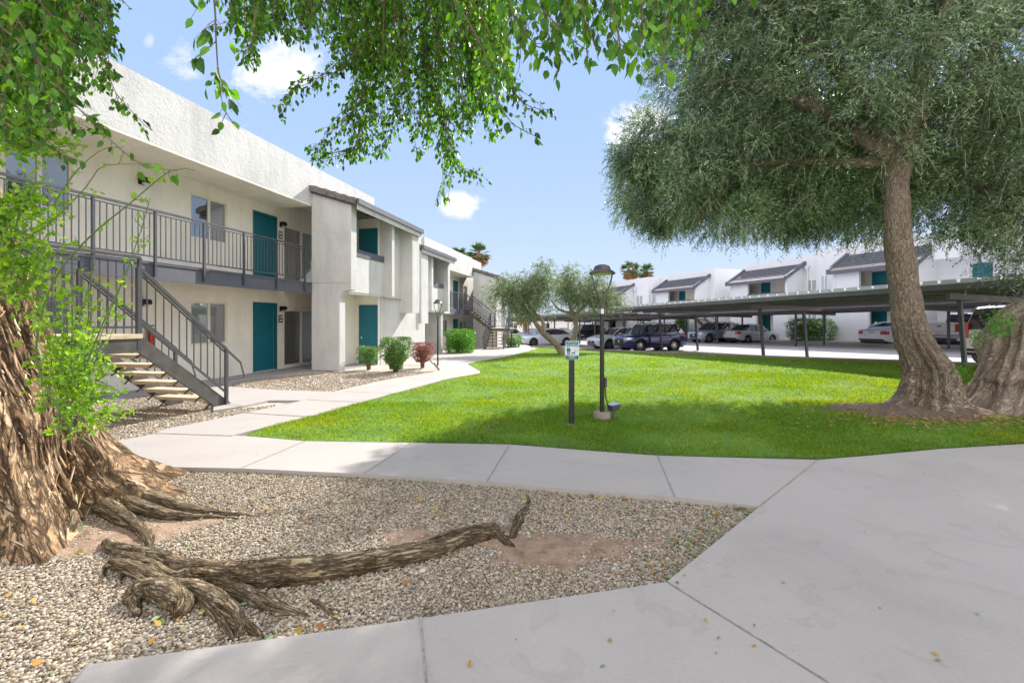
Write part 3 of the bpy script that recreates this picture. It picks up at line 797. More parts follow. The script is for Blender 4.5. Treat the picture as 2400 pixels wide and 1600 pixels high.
def add_plaque(s, m, z, num, label):
    t = lthing('number_plaque', s, m, z, label, 'sign')
    b_ = MB(); b_.box(s - .085, s + .085, m - .018, m - .002, z - .12, z + .12); b_.build('plate', M['plaque'], t)
    text_mesh(num, .11, M['white_paint'], 'numerals', t, (0, -.021, .045), (R(90), 0, 0), bold=.003)
    b_ = MB(); b_.box(s - .06, s + .06, m - .0205, m - .0185, z - .075, z - .03); b_.build('emblem_band', M['white_paint'], t)

def railing(name, parent, pts, posts, ztop=1.03, zbot=.10, spacing=.112, ext=0, mat='rail', dirn=None):
    """pts: (s,m,z) corners of a straight run (2 points); posts = list of fractions; pieces = top rail, panels, posts"""
    P, Q = Vector(pts[0]), Vector(pts[1]); D_ = Q - P; L = Vector((D_.x, D_.y, 0)).length
    up = Vector((0, 0, 1))
    t = MB(); t.bar(P + up * ztop, Q + up * ztop, .05, .04); t.build('top_rail', M[mat], parent)
    for i in range(len(posts) - 1):
        a, b = posts[i], posts[i + 1]; mb = MB()
        mb.bar(P + D_ * a + up * zbot, P + D_ * b + up * zbot, .03, .03)
        mb.bar(P + D_ * a + up * (ztop - .07), P + D_ * b + up * (ztop - .07), .025, .02)
        k = max(1, int(round((b - a) * L / spacing)))
        for j in range(1, k):
            c = P + D_ * (a + (b - a) * j / k)
            mb.box(c.x - .007, c.x + .007, c.y - .007, c.y + .007, c.z + zbot, c.z + ztop - .07)
        mb.build('baluster_panel', M[mat], parent)
    for a in posts:
        c = P + D_ * a; mb = MB()
        mb.box(c.x - .022, c.x + .022, c.y - .022, c.y + .022, c.z - ext, c.z + ztop); mb.build('post', M[mat], parent)

MW, MBAL, MU, MO, MLO = 10.24, 9.0, 7.92, 7.67, 8.06

def shed_roof(b, s0, s1, m_hi, z_hi, m_lo, z_lo, tiles=True, mat='tile', edge='tile'):
    """sloping tiled roof falling outwards from (m_hi,z_hi) to (m_lo,z_lo)"""
    nrow = 6; mb = MB()
    for i in range(nrow):
        a, c = i / nrow, (i + 1) / nrow
        ma, mc = m_hi + (m_lo - m_hi) * a, m_hi + (m_lo - m_hi) * c
        za, zc = z_hi + (z_lo - z_hi) * a, z_hi + (z_lo - z_hi) * c
        k = int((s1 - s0) / .33)
        for j in range(k):
            p, q = s0 + (s1 - s0) * j / k + .006, s0 + (s1 - s0) * (j + 1) / k - .006
            dz = .012 * ((i * 7 + j * 3) % 3)
            mb.hexa([(p, ma + .03, za + .0), (q, ma + .03, za + .0), (q, mc - .02, zc), (p, mc - .02, zc)],
                    [(p, ma + .03, za + .045), (q, ma + .03, za + .045), (q, mc - .02, zc + .085 + dz), (p, mc - .02, zc + .085 + dz)])
    o = mb.build('tiled_roof', M[mat], b)
    # rake tiles stepping down both verges
    for sv_, wn in ((s0, -1), (s1, 1)):
        mb = MB()
        for i in range(nrow):
            a, c = i / nrow, (i + 1) / nrow
            ma, mc = m_hi + (m_lo - m_hi) * a, m_hi + (m_lo - m_hi) * c
            za, zc = z_hi + (z_lo - z_hi) * a, z_hi + (z_lo - z_hi) * c
            mb.hexa([(sv_ - .09, ma, za - .09), (sv_ + .09, ma, za - .09), (sv_ + .09, mc + .012, zc - .07), (sv_ - .09, mc + .012, zc - .07)],
                    [(sv_ - .09, ma, za + .07), (sv_ + .09, ma, za + .07), (sv_ + .09, mc + .012, zc + .12), (sv_ - .09, mc + .012, zc + .12)])
        mb.build('rake_tiles', M[mat], o)
    # dark soffit board below
    mb = MB(); mb.hexa([(s0, m_hi, z_hi - .14), (s1, m_hi, z_hi - .14), (s1, m_lo, z_lo - .14), (s0, m_lo, z_lo - .14)],
                       [(s0, m_hi, z_hi - .005), (s1, m_hi, z_hi - .005), (s1, m_lo, z_lo - .005), (s0, m_lo, z_lo - .005)])
    mb.build('roof_deck', M['fascia'], o)
    return o

def volume(b, S, zo, far=False):
    """projecting bay of a pair of flats. S = dict of stations along s, zo = floor height shift; mirrored when far"""
    m = 1
    s1, s2, s3, s4, s5 = S
    # s1 fin face, s2 second fin, s3 chimney fin start, s4 its end, s5 end of lower wall
    so = 'stucco'
    sg = 1 if not far else -1
    F0 = MB()   # first fin: tall wall seen face on, narrower at the bottom
    zr = lambda mm: zo + 5.62 + (5.06 - 5.62) * (MBAL + .35 - mm) / (MBAL + .35 - MO)
    poly = [(MBAL + .02, zo - .5), (MLO, zo - .5), (MLO, zo + 2.30), (MLO - .12, zo + 2.46), (MO, zo + 2.50), (MO, zr(MO)), (MBAL + .02, zr(MBAL + .02))]
    F0.prism(poly, 'x', s1, s1 + .30 * sg); F0.build('fin_wall', M[so], b)
    j = MB(); j.box(s1 - .004 * sg, s1 - .001 * sg, MO + .03, MBAL, zo + 2.712, zo + 2.724); j.build('render_joint', M['slab'], b)
    # second fin
    a = MB(); a.prism([(MBAL - .1, zo + 2.44), (MO - .07, zo + 2.44), (MO - .07, zr(MO) - .03), (MBAL - .1, zr(MBAL - .1) - .03)], 'x', s2, s2 + .2 * sg); a.build('fin_wall', M[so], b)
    # third, thick fin
    a = MB(); a.prism([(MBAL, zo + 1.95), (MLO, zo + 1.86), (MO - .17, zo + 1.86), (MO - .17, zr(MO) - .04), (MBAL, zr(MBAL) - .04)], 'x', s3, s4); a.build('fin_wall', M[so], b)
    # upper wall with balcony opening between the fins
    a = MB(); x0, x1 = min(s1 + .3 * sg, s2), max(s1 + .3 * sg, s2)
    a.box(x0, x1, MU, MU + .16, zo + 2.46, zo + 3.62); a.build('parapet_wall', M[so], b)
    a = MB(); a.box(x0 + .003, x1 - .003, MU - .02, MU + .20, zo + 3.62, zo + 3.84); a.build('sill_beam', M['fascia'], b)
    # wall between second and third fins
    x0, x1 = min(s2 + .2 * sg, s3), max(s2 + .2 * sg, s3)
    a = MB(); a.box(x0, x1, MU + .1, MU + .3, zo + 2.46, zr(MU + .3) - .05); a.build('upper_wall', M[so], b)
    # slab over the porch
    x0, x1 = min(s1 + .3 * sg, s3), max(s1 + .3 * sg, s3)
    a = MB(); a.box(x0, x1, MU + .165, MW, zo + 2.47, zo + 2.72); a.build('porch_ceiling', M['cream'], b)
    a = MB(); a.box(x0, x1, MU + .02, MU + .163, zo + 2.40, zo + 2.458); a.build('lintel', M[so], b)
    # porch: left side wall, door wall facing the camera, lower wall
    xd = s2 - .12 * sg
    x0, x1 = min(s1 + .3 * sg, xd), max(s1 + .3 * sg, xd)
    a = MB(); a.box(x0, x1, MBAL, MBAL + .15, zo - .5, zo + 2.468); a.build('porch_side_wall', M['cream'], b)
    a = MB(); a.box(x0, x1, MBAL, MBAL + .15, zo + 2.73, zo + 5.2); a.build('porch_side_wall', M['cream'], b)
    for z0, z1 in ((zo - .5, zo + 2.468), (zo + 2.73, zo + 5.2)):
        a = MB(); a.box(min(xd, xd + .15 * sg), max(xd, xd + .15 * sg), MLO + .02, MBAL - .002, z0, z1); a.build('entry_wall', M['cream'], b)
    for z0 in (zo + .04, zo + 2.76):
        d = MB(); x_ = xd - .035 * sg
        d.box(min(x_, xd - .002 * sg), max(x_, xd - .002 * sg), MLO + .05, MLO + .70, z0, z0 + 2.04)
        do = d.build('door', M['teal'], b)
        h = MB(); h.box(min(x_ - .01 * sg, x_), max(x_ - .01 * sg, x_), MLO + .62, MLO + .66, z0 + .88, z0 + .95); h.build('door_handle', M['chrome'], do)
        f = MB()
        for (p, q, r_, t_) in ((MLO + .022, MLO + .048, z0, z0 + 2.08), (MLO + .702, MLO + .74, z0, z0 + 2.08), (MLO + .048, MLO + .702, z0 + 2.042, z0 + 2.08)):
            f.box(min(x_ - .012 * sg, xd - .001), max(x_ - .012 * sg, xd - .001), p, q, r_, t_)
        f.build('door_frame', M['tealframe'], do)
    x0, x1 = min(s2 + .04 * sg, s5), max(s2 + .04 * sg, s5)
    a = MB(); a.box(x0, x1, MLO, MLO + .18, zo - .5, zo + 2.39)
    a.build('lower_wall', M[so], b)
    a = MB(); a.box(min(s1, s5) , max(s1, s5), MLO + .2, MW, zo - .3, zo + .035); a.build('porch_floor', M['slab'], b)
    # shed roof
    e0, e1 = min(s1 - .06 * sg, s4 + .05 * sg), max(s1 - .06 * sg, s4 + .05 * sg)
    shed_roof(b, e0, e1, MBAL + .35, zo + 5.74, MO - .22, zo + 5.13)
    a = MB(); a.box(e0, e1, MO - .26, MO - .23, zo + 4.90, zo + 5.14); a.build('fascia_board', M['stucco'], b)
    a = MB(); a.box(e0 - .05, e1 + .05, MO - .33, MO - .265, zo + 5.06, zo + 5.22); a.build('gutter', M['fascia'], b)

def facade(b, s0, s1, zo, doors, wins, slids, extra=()):
    holes = []
    for z in (zo + .04, zo + 2.74):
        for (a, c) in doors: holes.append((a, c, z, z + 2.07))
        for (a, c) in wins: holes.append((a, c, z + .90, z + 2.01))
        for (a, c) in slids: holes.append((a, c, z + .01, z + 1.88))
    w_ = MB(); wall_holes(w_, s0, s1, zo - .5, zo + 5.3, MWX, holes, .14)
    w_.build('rendered_wall', M['cream'], b)
    bk = MB(); bk.box(s0, s1, MWX + .145, MWX + .3, zo - .5, zo + 5.3); bk.build('inner_wall', M['cream'], b)
    for z in (zo + .04, zo + 2.74):
        for (a, c) in doors: add_door(b, a, c, z, z + 2.07, MWX)
        for (a, c) in wins: add_window(b, a, c, z + .90, z + 2.01, MWX, ('glass', 'glass_screen') if z > zo + 2 else ('glass_blind', 'glass_screen'))
        for (a, c) in slids: add_slider(b, a, c, z + .01, z + 1.88, MWX)

# ---- near building
MWX = MW
B1 = lthing('apartment_building', 12.45, MW, 0, 'near two-storey white stucco apartment building with teal doors on the left', 'building')
facade(B1, -3.0, 15.8, 0, [(3.9, 4.88), (11.44, 12.43)], [(5.83, 6.87), (9.41, 10.53)], [(12.74, 14.5)])
SE = 19.25
# parapet fascia with soffit
pz0, pz1 = 5.14, 6.37
a = MB(); a.box(-3.0, 12.62, MBAL, MBAL + .18, pz0, pz1); a.build('parapet', M['stucco'], B1)
a = MB(); a.box(-3.0, 12.4, MBAL + .002, MW + .3, pz0 - .06, pz0 - .003); a.build('soffit', M['cream'], B1)
a = MB(); a.box(12.65, Ls(877, MBAL + .1), MBAL + .1, MBAL + .3, 5.3, 6.39); a.build('parapet', M['stucco'], B1)
a = MB(); a.box(-3.0, Ls(877, MBAL + .1) - .02, MBAL + .32, MW + 8, 5.3, 6.0); a.build('flat_roof', M['stucco'], B1)
a = MB(); a.box(Ls(877, MBAL + .1) - .2, Ls(877, MBAL + .1), MBAL + .3, MW + 8, 5.3, 6.39); a.build('parapet', M['stucco'], B1)
# balcony slab with dark edge beam
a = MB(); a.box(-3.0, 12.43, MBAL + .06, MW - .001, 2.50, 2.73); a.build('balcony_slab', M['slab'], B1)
a = MB(); a.box(-3.0, 12.43, MBAL, MBAL + .055, 2.38, 2.74); a.box(-3, 12.43, MBAL - .02, MBAL, 2.69, 2.72); a.build('balcony_edge_beam', M['fascia'], B1)
a = MB(); a.box(12.76, 15.0, MBAL + .18, MW - .002, 2.5, 2.73); a.build('balcony_slab', M['slab'], B1)
rl = [Ls(x, MBAL - .03) for x in (217.6, 363.5, 478, 571.6, 648.7, 714.6)]
s_a, s_b = 3.2, rl[-1]
posts = [0, (4.9 - s_a) / (s_b - s_a)] + [(x - s_a) / (s_b - s_a) for x in rl]
railing('balcony_railing', B1, [(s_a, MBAL - .03, 2.74), (s_b, MBAL - .03, 2.74)], posts, ext=.3)
volume(B1, (12.45, 14.95, 16.45, 17.10, 18.3), 0)
# end wall of the near building
a = MB(); a.box(18.1, 18.3, MLO + .19, MW + 8, -.5, 5.3); a.build('end_wall', M['stucco'], B1)
a = MB(); a.box(17.11, 18.09, MU + .4, MU + .6, 2.45, 5.25); a.build('upper_wall', M['stucco'], B1)
add_light(8.18, MW, 4.66, 'dark wall lamp on the upper wall left of the upstairs window')
add_light(8.22, MW, 1.95, 'dark wall lamp on the lower wall behind the stair railing')
add_light(12.6, MW, 4.60, 'dark wall lamp between the upstairs teal door and sliding door')
add_light(12.6, MW, 1.93, 'dark wall lamp between the ground floor teal door and sliding door')
add_plaque(12.58, MW, 4.27, '247', 'small navy number plaque beside the upstairs teal door')
add_plaque(12.58, MW, 1.62, '147', 'small navy number plaque beside the ground floor teal door')
fe = lthing('fire_extinguisher', 8.33, MW, 1.25, 'red fire extinguisher hung on the wall behind the stairs', 'extinguisher')
a = MB(); a.lathe([(0, 0), (.065, .01), (.07, .04), (.07, .36), (.05, .42), (.02, .45), (.02, .48)], 16, 'z', (8.33, MW - .09, .95)); a.build('cylinder', M['red'], fe, smooth=True)
a = MB(); a.box(8.27, 8.41, MW - .11, MW - .07, 1.435, 1.46); a.tube([(8.31, MW - .09, 1.42), (8.25, MW - .12, 1.35), (8.25, MW - .14, 1.1)], .012, 6); a.build('nozzle', M['black'], fe)
# ground slab at the doors
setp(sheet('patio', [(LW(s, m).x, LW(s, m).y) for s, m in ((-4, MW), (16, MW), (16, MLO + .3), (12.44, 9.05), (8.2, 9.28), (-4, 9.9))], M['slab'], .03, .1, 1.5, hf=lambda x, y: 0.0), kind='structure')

# ---- second building, a step lower
Z2 = -.42
sh = .45
MW += sh; MBAL += sh; MU += sh; MO += sh; MLO += sh; MWX = MW
B2 = lthing('apartment_building', 22.5, MW, Z2, 'second white stucco building further along, with the dark far stairs at its balcony', 'building')
s1 = Ls(1051, MO) ; s4 = 18.45
F1f = 22.3
volume(B2, (22.4, 19.95, 19.1, 18.35, 18.35), Z2, far=True)
facade(B2, 22.4, 35.4, Z2, [(30.1, 31.1)], [(28.0, 29.0)], [(31.5, 33.3)])
a = MB(); a.box(22.2, Ls(1104.5, MBAL) + .25, MBAL, MBAL + .18, Z2 + 5.12, Z2 + 6.36); a.build('parapet', M['stucco'], B2)
a = MB(); e_ = Ls(1128, MBAL + .1); a.box(Ls(1104.5, MBAL) + .26, e_, MBAL + .1, MBAL + .3, Z2 + 5.3, Z2 + 6.36); a.build('parapet', M['stucco'], B2)
a = MB(); a.box(18.5, 22.19, MBAL + .08, MBAL + .3, Z2 + 5.3, Z2 + 6.36); a.box(18.5, 18.7, MBAL + .3, MBAL + 6, Z2 + 5.3, Z2 + 6.36); a.build('parapet', M['stucco'], B2)
a = MB(); a.box(18.72, e_, MBAL + .32, MW + 8, Z2 + 5.3, Z2 + 6.0); a.build('flat_roof', M['stucco'], B2)
a = MB(); a.box(22.5, 31, MBAL + .002, MW + .3, Z2 + 5.06, Z2 + 5.118); a.build('soffit', M['cream'], B2)
a = MB(); a.box(22.45, 31.0, MBAL + .06, MW - .001, Z2 + 2.5, Z2 + 2.73); a.build('balcony_slab', M['slab'], B2)
a = MB(); a.box(22.45, 31.0, MBAL, MBAL + .055, Z2 + 2.38, Z2 + 2.74); a.build('balcony_edge_beam', M['fascia'], B2)
a = MB(); a.box(22.46, 26.2, MBAL - .02, MBAL - .002, Z2 + 2.40, Z2 + 2.72); a.build('fascia_board', M['stucco'], B2)
railing('balcony_railing', B2, [(22.5, MBAL - .03, Z2 + 2.74), (28.9, MBAL - .03, Z2 + 2.74)], [0, .28, .56, .82, 1], ext=.3)
# third bay (big fin right of the far balcony)
f3 = 30.9
zr3 = lambda mm: Z2 + 5.62 - .56 * (MBAL + .35 - mm) / (MBAL + .35 - MO)
a = MB(); a.prism([(MBAL + .02, Z2 - .5), (MO - .3, Z2 - .5), (MO - .3, zr3(MO - .3)), (MBAL + .02, zr3(MBAL))], 'x', f3, f3 + .3); a.build('fin_wall', M['stucco'], B2)
shed_roof(B2, f3 - .06, f3 + 5.2, MBAL + .35, Z2 + 5.74, MO - .5, Z2 + 5.05)
a = MB(); a.box(f3 + .3, f3 + 5, MU + .1, MU + .3, Z2 - .5, Z2 + 5.1); a.build('upper_wall', M['stucco'], B2)
a = MB(); a.box(f3 + 5, f3 + 5.2, MU - .1, MW + 8, Z2 - .5, Z2 + 5.3); a.build('end_wall', M['stucco'], B2)
a = MB(); a.box(22.4, f3 + 5, MW + 7.8, MW + 8, Z2 - .5, Z2 + 5.3); a.build('end_wall', M['stucco'], B2)

# ================================================================ stairs
def stair_run(t, p_bot, p_top, width_vec, nstep, rails=True, open_end=True, zg=0, mirror_volute=False):
    """open stair: two stringers, single treads, a railing each side. points in the thing's frame"""
    A, B = Vector(p_bot), Vector(p_top); Wv = Vector(width_vec)
    run = B - A; h = Vector((run.x, run.y, 0)); L = h.length; hd = h / L
    for k in (0, 1):
        o = Wv * k
        mb = MB(); off = Vector((0, 0, -.13))
        p, q = A + o + off - hd * .12 + Vector((0, 0, -.02)), B + o + off
        wv = Wv.normalized() * .035 * (1 if k else -1)
        # a deep plate: parallelogram
        u = Vector((0, 0, .14)); d0 = Vector((0, 0, -.13))
        mb.hexa([p + d0, q + d0, q + d0 + wv, p + d0 + wv], [p + u, q + u, q + u + wv, p + u + wv])
        mb.build('stringer', M['steel'], t)
    for i in range(1, nstep):
        c = A + run * (i / nstep); c.z = A.z + run.z * i / nstep
        d = L / nstep
        mb = MB()
        a0 = c - hd * .02; a1 = c + hd * (d + .05)
        mb.hexa([a0 + Vector((0, 0, -.055)), a1 + Vector((0, 0, -.055)), a1 + Wv + Vector((0, 0, -.055)), a0 + Wv + Vector((0, 0, -.055))],
                [a0, a1, a1 + Wv, a0 + Wv])
        tr = mb.build('tread', M['wood'], t, bevel=.006)
        for k in (.02, .98):
            mb = MB(); q = a0 + Wv * k; mb.bar(q + Vector((0, 0, -.06)), q + hd * .2 + Vector((0, 0, -.20)), .03, .012)
            mb.build('bracket', M['steel'], tr)
    if rails:
        for k in (0, 1):
            o = Wv * k + Wv.normalized() * (.05 if k else -.05)
            P, Q = A + o, B + o
            mb = MB(); up = Vector((0, 0, 1))
            mb.bar(P + up * .98, Q + up * .98, .045, .045)
            # down-turned end of the handrail
            e = P + up * .98; sl = (P - Q).normalized()
            e1 = e + sl * .42; e2 = e1 - hd * .10 + up * -.30; e3 = P + up * .42
            mb.bar(e, e1, .03, .03); mb.bar(e1, e2, .02, .02); mb.bar(e2, e3, .02, .02)
            mb.build('handrail', M['rail'], t)
            mb = MB(); mb.bar(P + up * .20, Q + up * .20, .03, .03); mb.bar(P + up * .90, Q + up * .90, .02, .02)
            n_ = int(L / .125)
            for j in range(1, n_):
                c = P + (Q - P) * j / n_
                mb.box(c.x - .007, c.x + .007, c.y - .007, c.y + .007, c.z + .20, c.z + .90)
            mb.build('baluster_panel', M['rail'], t)
            for c, zz in ((P, P.z - .12), (Q, Q.z - .22)):
                mb = MB(); mb.box(c.x - .025, c.x + .025, c.y - .025, c.y + .025, zz, c.z + .98); mb.build('post', M['rail'], t)

def landing(t, c0, c1, z, rails):
    mb = MB(); mb.box(c0[0], c1[0], c0[1], c1[1], z - .07, z); mb.build('landing', M['wood'], t, bevel=.008)
    mb = MB(); mb.box(c0[0] + .02, c1[0] - .02, c0[1] + .02, c1[1] - .02, z - .27, z - .072); mb.build('landing_frame', M['steel'], t)
    for P, Q in rails:
        L = (Vector(Q) - Vector(P)).length
        railing('r', t, [(*P, z), (*Q, z)], [0, .5, 1] if L > 1.4 else [0, 1], ztop=1.12, zbot=.10, ext=.1)

NEAR = lthing('staircase', 6.71, 6.78, 0, 'near open metal staircase with pale treads and a mid landing beside the left tree', 'stairs')
stair_run(NEAR, (6.95, 6.83, .06), (5.38, 6.83, 1.36), (0, 1.02, 0), 8)
landing(NEAR, (4.2, 6.74), (5.42, 7.95), 1.36, [((4.22, 6.78), (5.40, 6.78)), ((4.22, 7.9), (5.40, 7.9))])
stair_run(NEAR, (4.2, 6.83, 1.38), (2.65, 6.83, 2.72), (0, 1.02, 0), 8)
landing(NEAR, (1.4, 6.74), (2.65, 8.96), 2.74, [((1.4, 6.78), (2.65, 6.78)), ((2.63, 7.95), (2.63, 8.9))])
for (s, m) in ((4.26, 6.84), (5.36, 7.84), (4.26, 7.84), (1.5, 6.84), (2.55, 6.84)):
    mb = MB(); mb.box(s - .04, s + .04, m - .04, m + .04, -.05, 1.1 if s > 4 else 2.45); mb.build('support_post', M['steel'], NEAR)

FAR = lthing('staircase', 29.4, 7.5, -.25, 'distant dark staircase turning down beside the olive trees at the end of the left side', 'stairs')
zl = Z2 + 2.74 - 1.22; gl = -.27
m_t, m_b = 9.35, 7.75
mb_ = None
stair_run(FAR, (29.15, m_b, zl), (29.15, m_t, Z2 + 2.74), (1.05, 0, 0), 8)
landing(FAR, (29.05, 6.45), (30.3, m_b), zl, [((30.25, 6.5), (30.25, 7.7)), ((29.1, 6.5), (30.25, 6.5))])
stair_run(FAR, (27.4, 6.5, gl), (29.05, 6.5, zl), (0, 1.15, 0), 7)
for (s, m) in ((29.15, 6.55), (30.2, 6.55), (29.15, 7.6), (30.2, 7.6)):
    mb = MB(); mb.box(s - .04, s + .04, m - .04, m + .04, -.5, zl - .28); mb.build('support_post', M['steel'], FAR)

# ================================================================ right-hand side frame: w away from the kerb, t along the rows
P_, D_2 = Vector((.9502, .3117, 0)), Vector((-.3117, .9502, 0))
RZR = math.atan2(.3117, .9502)
def RW(w_, t_): return P_ * w_ + D_2 * t_
def rt_(x, w_):
    r = (x - CX) / F
    return w_ * (.9502 - .3117 * r) / (.3117 + .9502 * r)
def rz_(x, y, w_):
    t_ = rt_(x, w_); Y = .3117 * w_ + .9502 * t_
    return EYE - (y - HY) / F * Y
def rthing(name, w_, t_, z, label, cat, group=None):
    p = RW(w_, t_)
    return thing(name, (p.x, p.y, z), RZR, label, cat, group, off=(w_, t_, z))

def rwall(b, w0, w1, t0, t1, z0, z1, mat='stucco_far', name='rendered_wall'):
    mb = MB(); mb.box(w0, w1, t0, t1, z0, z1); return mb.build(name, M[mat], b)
def rwindow(b, w_, t0, t1, z0, z1):
    f = MB(); t = .06
    f.box(w_ - .03, w_ - .001, t0, t1, z1 - t, z1); f.box(w_ - .03, w_ - .001, t0, t1, z0, z0 + t)
    f.box(w_ - .03, w_ - .001, t0, t0 + t, z0 + t, z1 - t); f.box(w_ - .03, w_ - .001, t1 - t, t1, z0 + t, z1 - t)
    mid = (t0 + t1) / 2; f.box(w_ - .034, w_ - .001, mid - .04, mid + .04, z0 + t, z1 - t)
    fo = f.build('window', M['white_paint'], b)
    for p, q, mt in ((t0 + t, mid - .04, 'glass_blind'), (mid + .04, t1 - t, 'glass_green')):
        g = MB(); g.box(w_ - .018, w_ - .002, p, q, z0 + t, z1 - t); g.build('pane', M[mt], fo)
def rdoor(b, w_, t0, t1, z0, z1):
    f = MB(); f.box(w_ - .04, w_ - .001, t0, t1, z0, z1); d = f.build('door', M['teal'], b)
    f = MB(); f.box(w_ - .055, w_ - .041, t0, t0 + .06, z0, z1); f.box(w_ - .055, w_ - .041, t1 - .06, t1, z0, z1); f.box(w_ - .055, w_ - .041, t0 + .06, t1 - .06, z1 - .06, z1); f.build('door_frame', M['tealframe'], d)
def rtile_roof(b, t0, t1, w_lo, z_lo, w_hi, z_hi):
    n_ = 9; mb = MB(); me = MB()
    for i in range(n_):
        a, c = i / n_, (i + 1) / n_
        wa, wc = w_lo + (w_hi - w_lo) * a, w_lo + (w_hi - w_lo) * c
        za, zc = z_lo + (z_hi - z_lo) * a, z_lo + (z_hi - z_lo) * c
        tgt = me if i < 2 else mb
        tgt.hexa([(wa, t0, za), (wc + .03, t0, zc), (wc + .03, t1, zc), (wa, t1, za)],
                 [(wa, t0, za + .12), (wc + .03, t0, zc + .045), (wc + .03, t1, zc + .045), (wa, t1, za + .12)])
    o = mb.build('tiled_roof', M['tile_far'], b); me.build('eave_tiles', M['tile_edge'], o)
    for tv in (t0, t1):
        mb = MB(); mb.bar((w_lo, tv, z_lo + .08), (w_hi, tv, z_hi + .10), .22, .26); mb.build('rake_tiles', M['tile_far'], o)
    mb = MB(); mb.box(w_lo - .05, w_lo - .004, t0 - .1, t1 + .1, z_lo - .16, z_lo + .10); mb.build('eave_board', M['fascia'], o)
def rbay(b, t0, t1, w_out, w_wall, zf, z_eave, z_ridge, door_first=True, open_frac=(.30, .97)):
    """projecting bay: lower storey, balcony with posts, teal doors, tiled shed roof"""
    wo = w_out + .35; L = t1 - t0
    z1 = zf + 2.75
    # side cheeks following the roof
    for a in (t0, t1 - .2):
        mb = MB(); mb.prism([(wo, zf - .6), (w_wall, zf - .6), (w_wall, z_ridge - .05), (wo, z_eave - .0)], 'y', a, a + .2); mb.build('fin_wall', M['stucco_far'], b)
    # lower storey front with porch opening
    pa, pb = t0 + L * open_frac[0], t0 + L * open_frac[1]
    pts = [(t0 + .2, t0 + L * .22), (t0 + L * .22 + .9 + .9, t1 - .2)]
    rwall(b, wo, wo + .2, pts[1][0], t1 - .201, zf - .6, zf + 2.4, name='lower_wall')
    rwall(b, wo, wo + .2, t0 + .201, pts[0][1], zf - .6, zf + 2.4, name='lower_wall')
    rwall(b, wo + .02, w_wall - .01, t0 + .21, t1 - .21, zf + 2.42, z1, 'cream', 'balcony_slab')
    # balcony parapet + dark rail + posts
    rwall(b, wo, wo + .15, t0 + .201, t1 - .201, zf + 2.45, z1 + .82, name='parapet_wall')
    rwall(b, wo - .03, wo + .17, t0 + .22, t0 + L * .66, z1 + .83, z1 + 1.02, 'fascia', 'balcony_rail')
    rwall(b, wo, wo + .18, t0 + L * .66, t0 + L * .70, z1 + .825, z_eave, name='pillar')
    rwall(b, wo + .03, wo + .13, t0 + L * .70, t1 - .21, z1 + .825, z_eave, name='upper_wall')
    # recess back wall, doors
    rwall(b, w_wall - .25, w_wall - .05, t0 + .21, t1 - .21, zf - .6, z_ridge - .35, 'cream', 'recess_wall')
    for z in (zf + .05, z1 + .02):
        rdoor(b, w_wall - .25, t0 + L * .50, t0 + L * .50 + .95, z, z + 2.05)
    rtile_roof(b, t0 - .12, t1 + .12, w_out, z_eave, w_wall, z_ridge)

BR = rthing('apartment_building', 34.5, 30, .1, 'white stucco building behind the car park, right of the stepped roofline gap', 'building')
zf = .2; ww = 35.0
# wall in two heights
tc_, td_ = rt_(1739.3, ww), rt_(1920, ww)
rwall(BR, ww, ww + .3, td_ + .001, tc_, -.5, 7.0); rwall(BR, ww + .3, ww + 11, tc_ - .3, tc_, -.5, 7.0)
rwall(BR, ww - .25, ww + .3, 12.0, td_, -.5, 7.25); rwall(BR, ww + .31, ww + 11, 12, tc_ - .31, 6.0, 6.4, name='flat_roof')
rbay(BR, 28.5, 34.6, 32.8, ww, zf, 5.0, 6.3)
rbay(BR, 19.1, 24.6, 32.7, ww - .25, zf, 5.12, 6.45)
t0_, t1_ = rt_(1918, ww), rt_(1894, ww)
for z in (zf + .9, zf + 3.4): rwindow(BR, ww, t0_ + .1, t1_ + .1, z, z + 1.35)
for z in (zf + .9, zf + 3.4): rwindow(BR, ww - .25, td_ - .95, td_ - .35, z, z + 1.6)
for z in (zf, zf + 2.72):
    rdoor(BR, ww - .25, 16.4, 17.3, z, z + 2.05); rwindow(BR, ww - .25, 14.6, 16.0, z + .3, z + 1.9); 
rwall(BR, 33.4, ww - .26, 12.5, 18.4, zf + 2.4, zf + 2.72, 'fascia', 'balcony_slab')
rwall(BR, 33.4, 33.6, 12.5, 18.6, 5.3, 6.5, name='parapet')
rbay(BR, 5.5, 11.9, 32.7, ww - .25, zf, 5.12, 6.45)
mb = MB(); tt = 28.1
mb.tube([(ww - .08, tt, .1), (ww - .08, tt, 5.6), (ww - .2, tt, 5.9)], .06, 8); mb.build('downspout', M['stucco_far'], BR)
mb = MB(); mb.prism([(tt - .22, 6.1), (tt + .22, 6.1), (tt + .07, 5.8), (tt - .07, 5.8)], 'x', ww - .22, ww - .001); mb.build('rain_head', M['stucco_far'], BR)

BQ = rthing('apartment_building', 33, 42, -.1, 'white stucco building behind the white hatchback, with palm crowns over its roof', 'building')
zf = -.05
rwall(BQ, 33.3, 33.6, rt_(1675.6, 33.3), 45.6, -.8, 6.78); rwall(BQ, 33.6, 44, rt_(1675.6, 33.3), rt_(1675.6, 33.3) + .3, -.8, 6.78)
rwall(BQ, 31.8, 32.1, 45.6, 66, -.8, 6.7); rwall(BQ, 32.1, 43, 45.4, 45.59, -.8, 6.7); rwall(BQ, 33.61, 44, rt_(1675.6, 33.3) + .31, 66, 5.8, 6.2, name='flat_roof')
rbay(BQ, 37.5, 44.1, 31.3, 33.3, zf, 4.85, 6.1)
rbay(BQ, 48.7, 55.5, 29.8, 31.8, zf - .1, 4.85, 6.0)
for z in (zf + .9, zf + 3.35): rwindow(BQ, 31.8, rt_(1507, 31.8), rt_(1492, 31.8), z, z + 1.35)
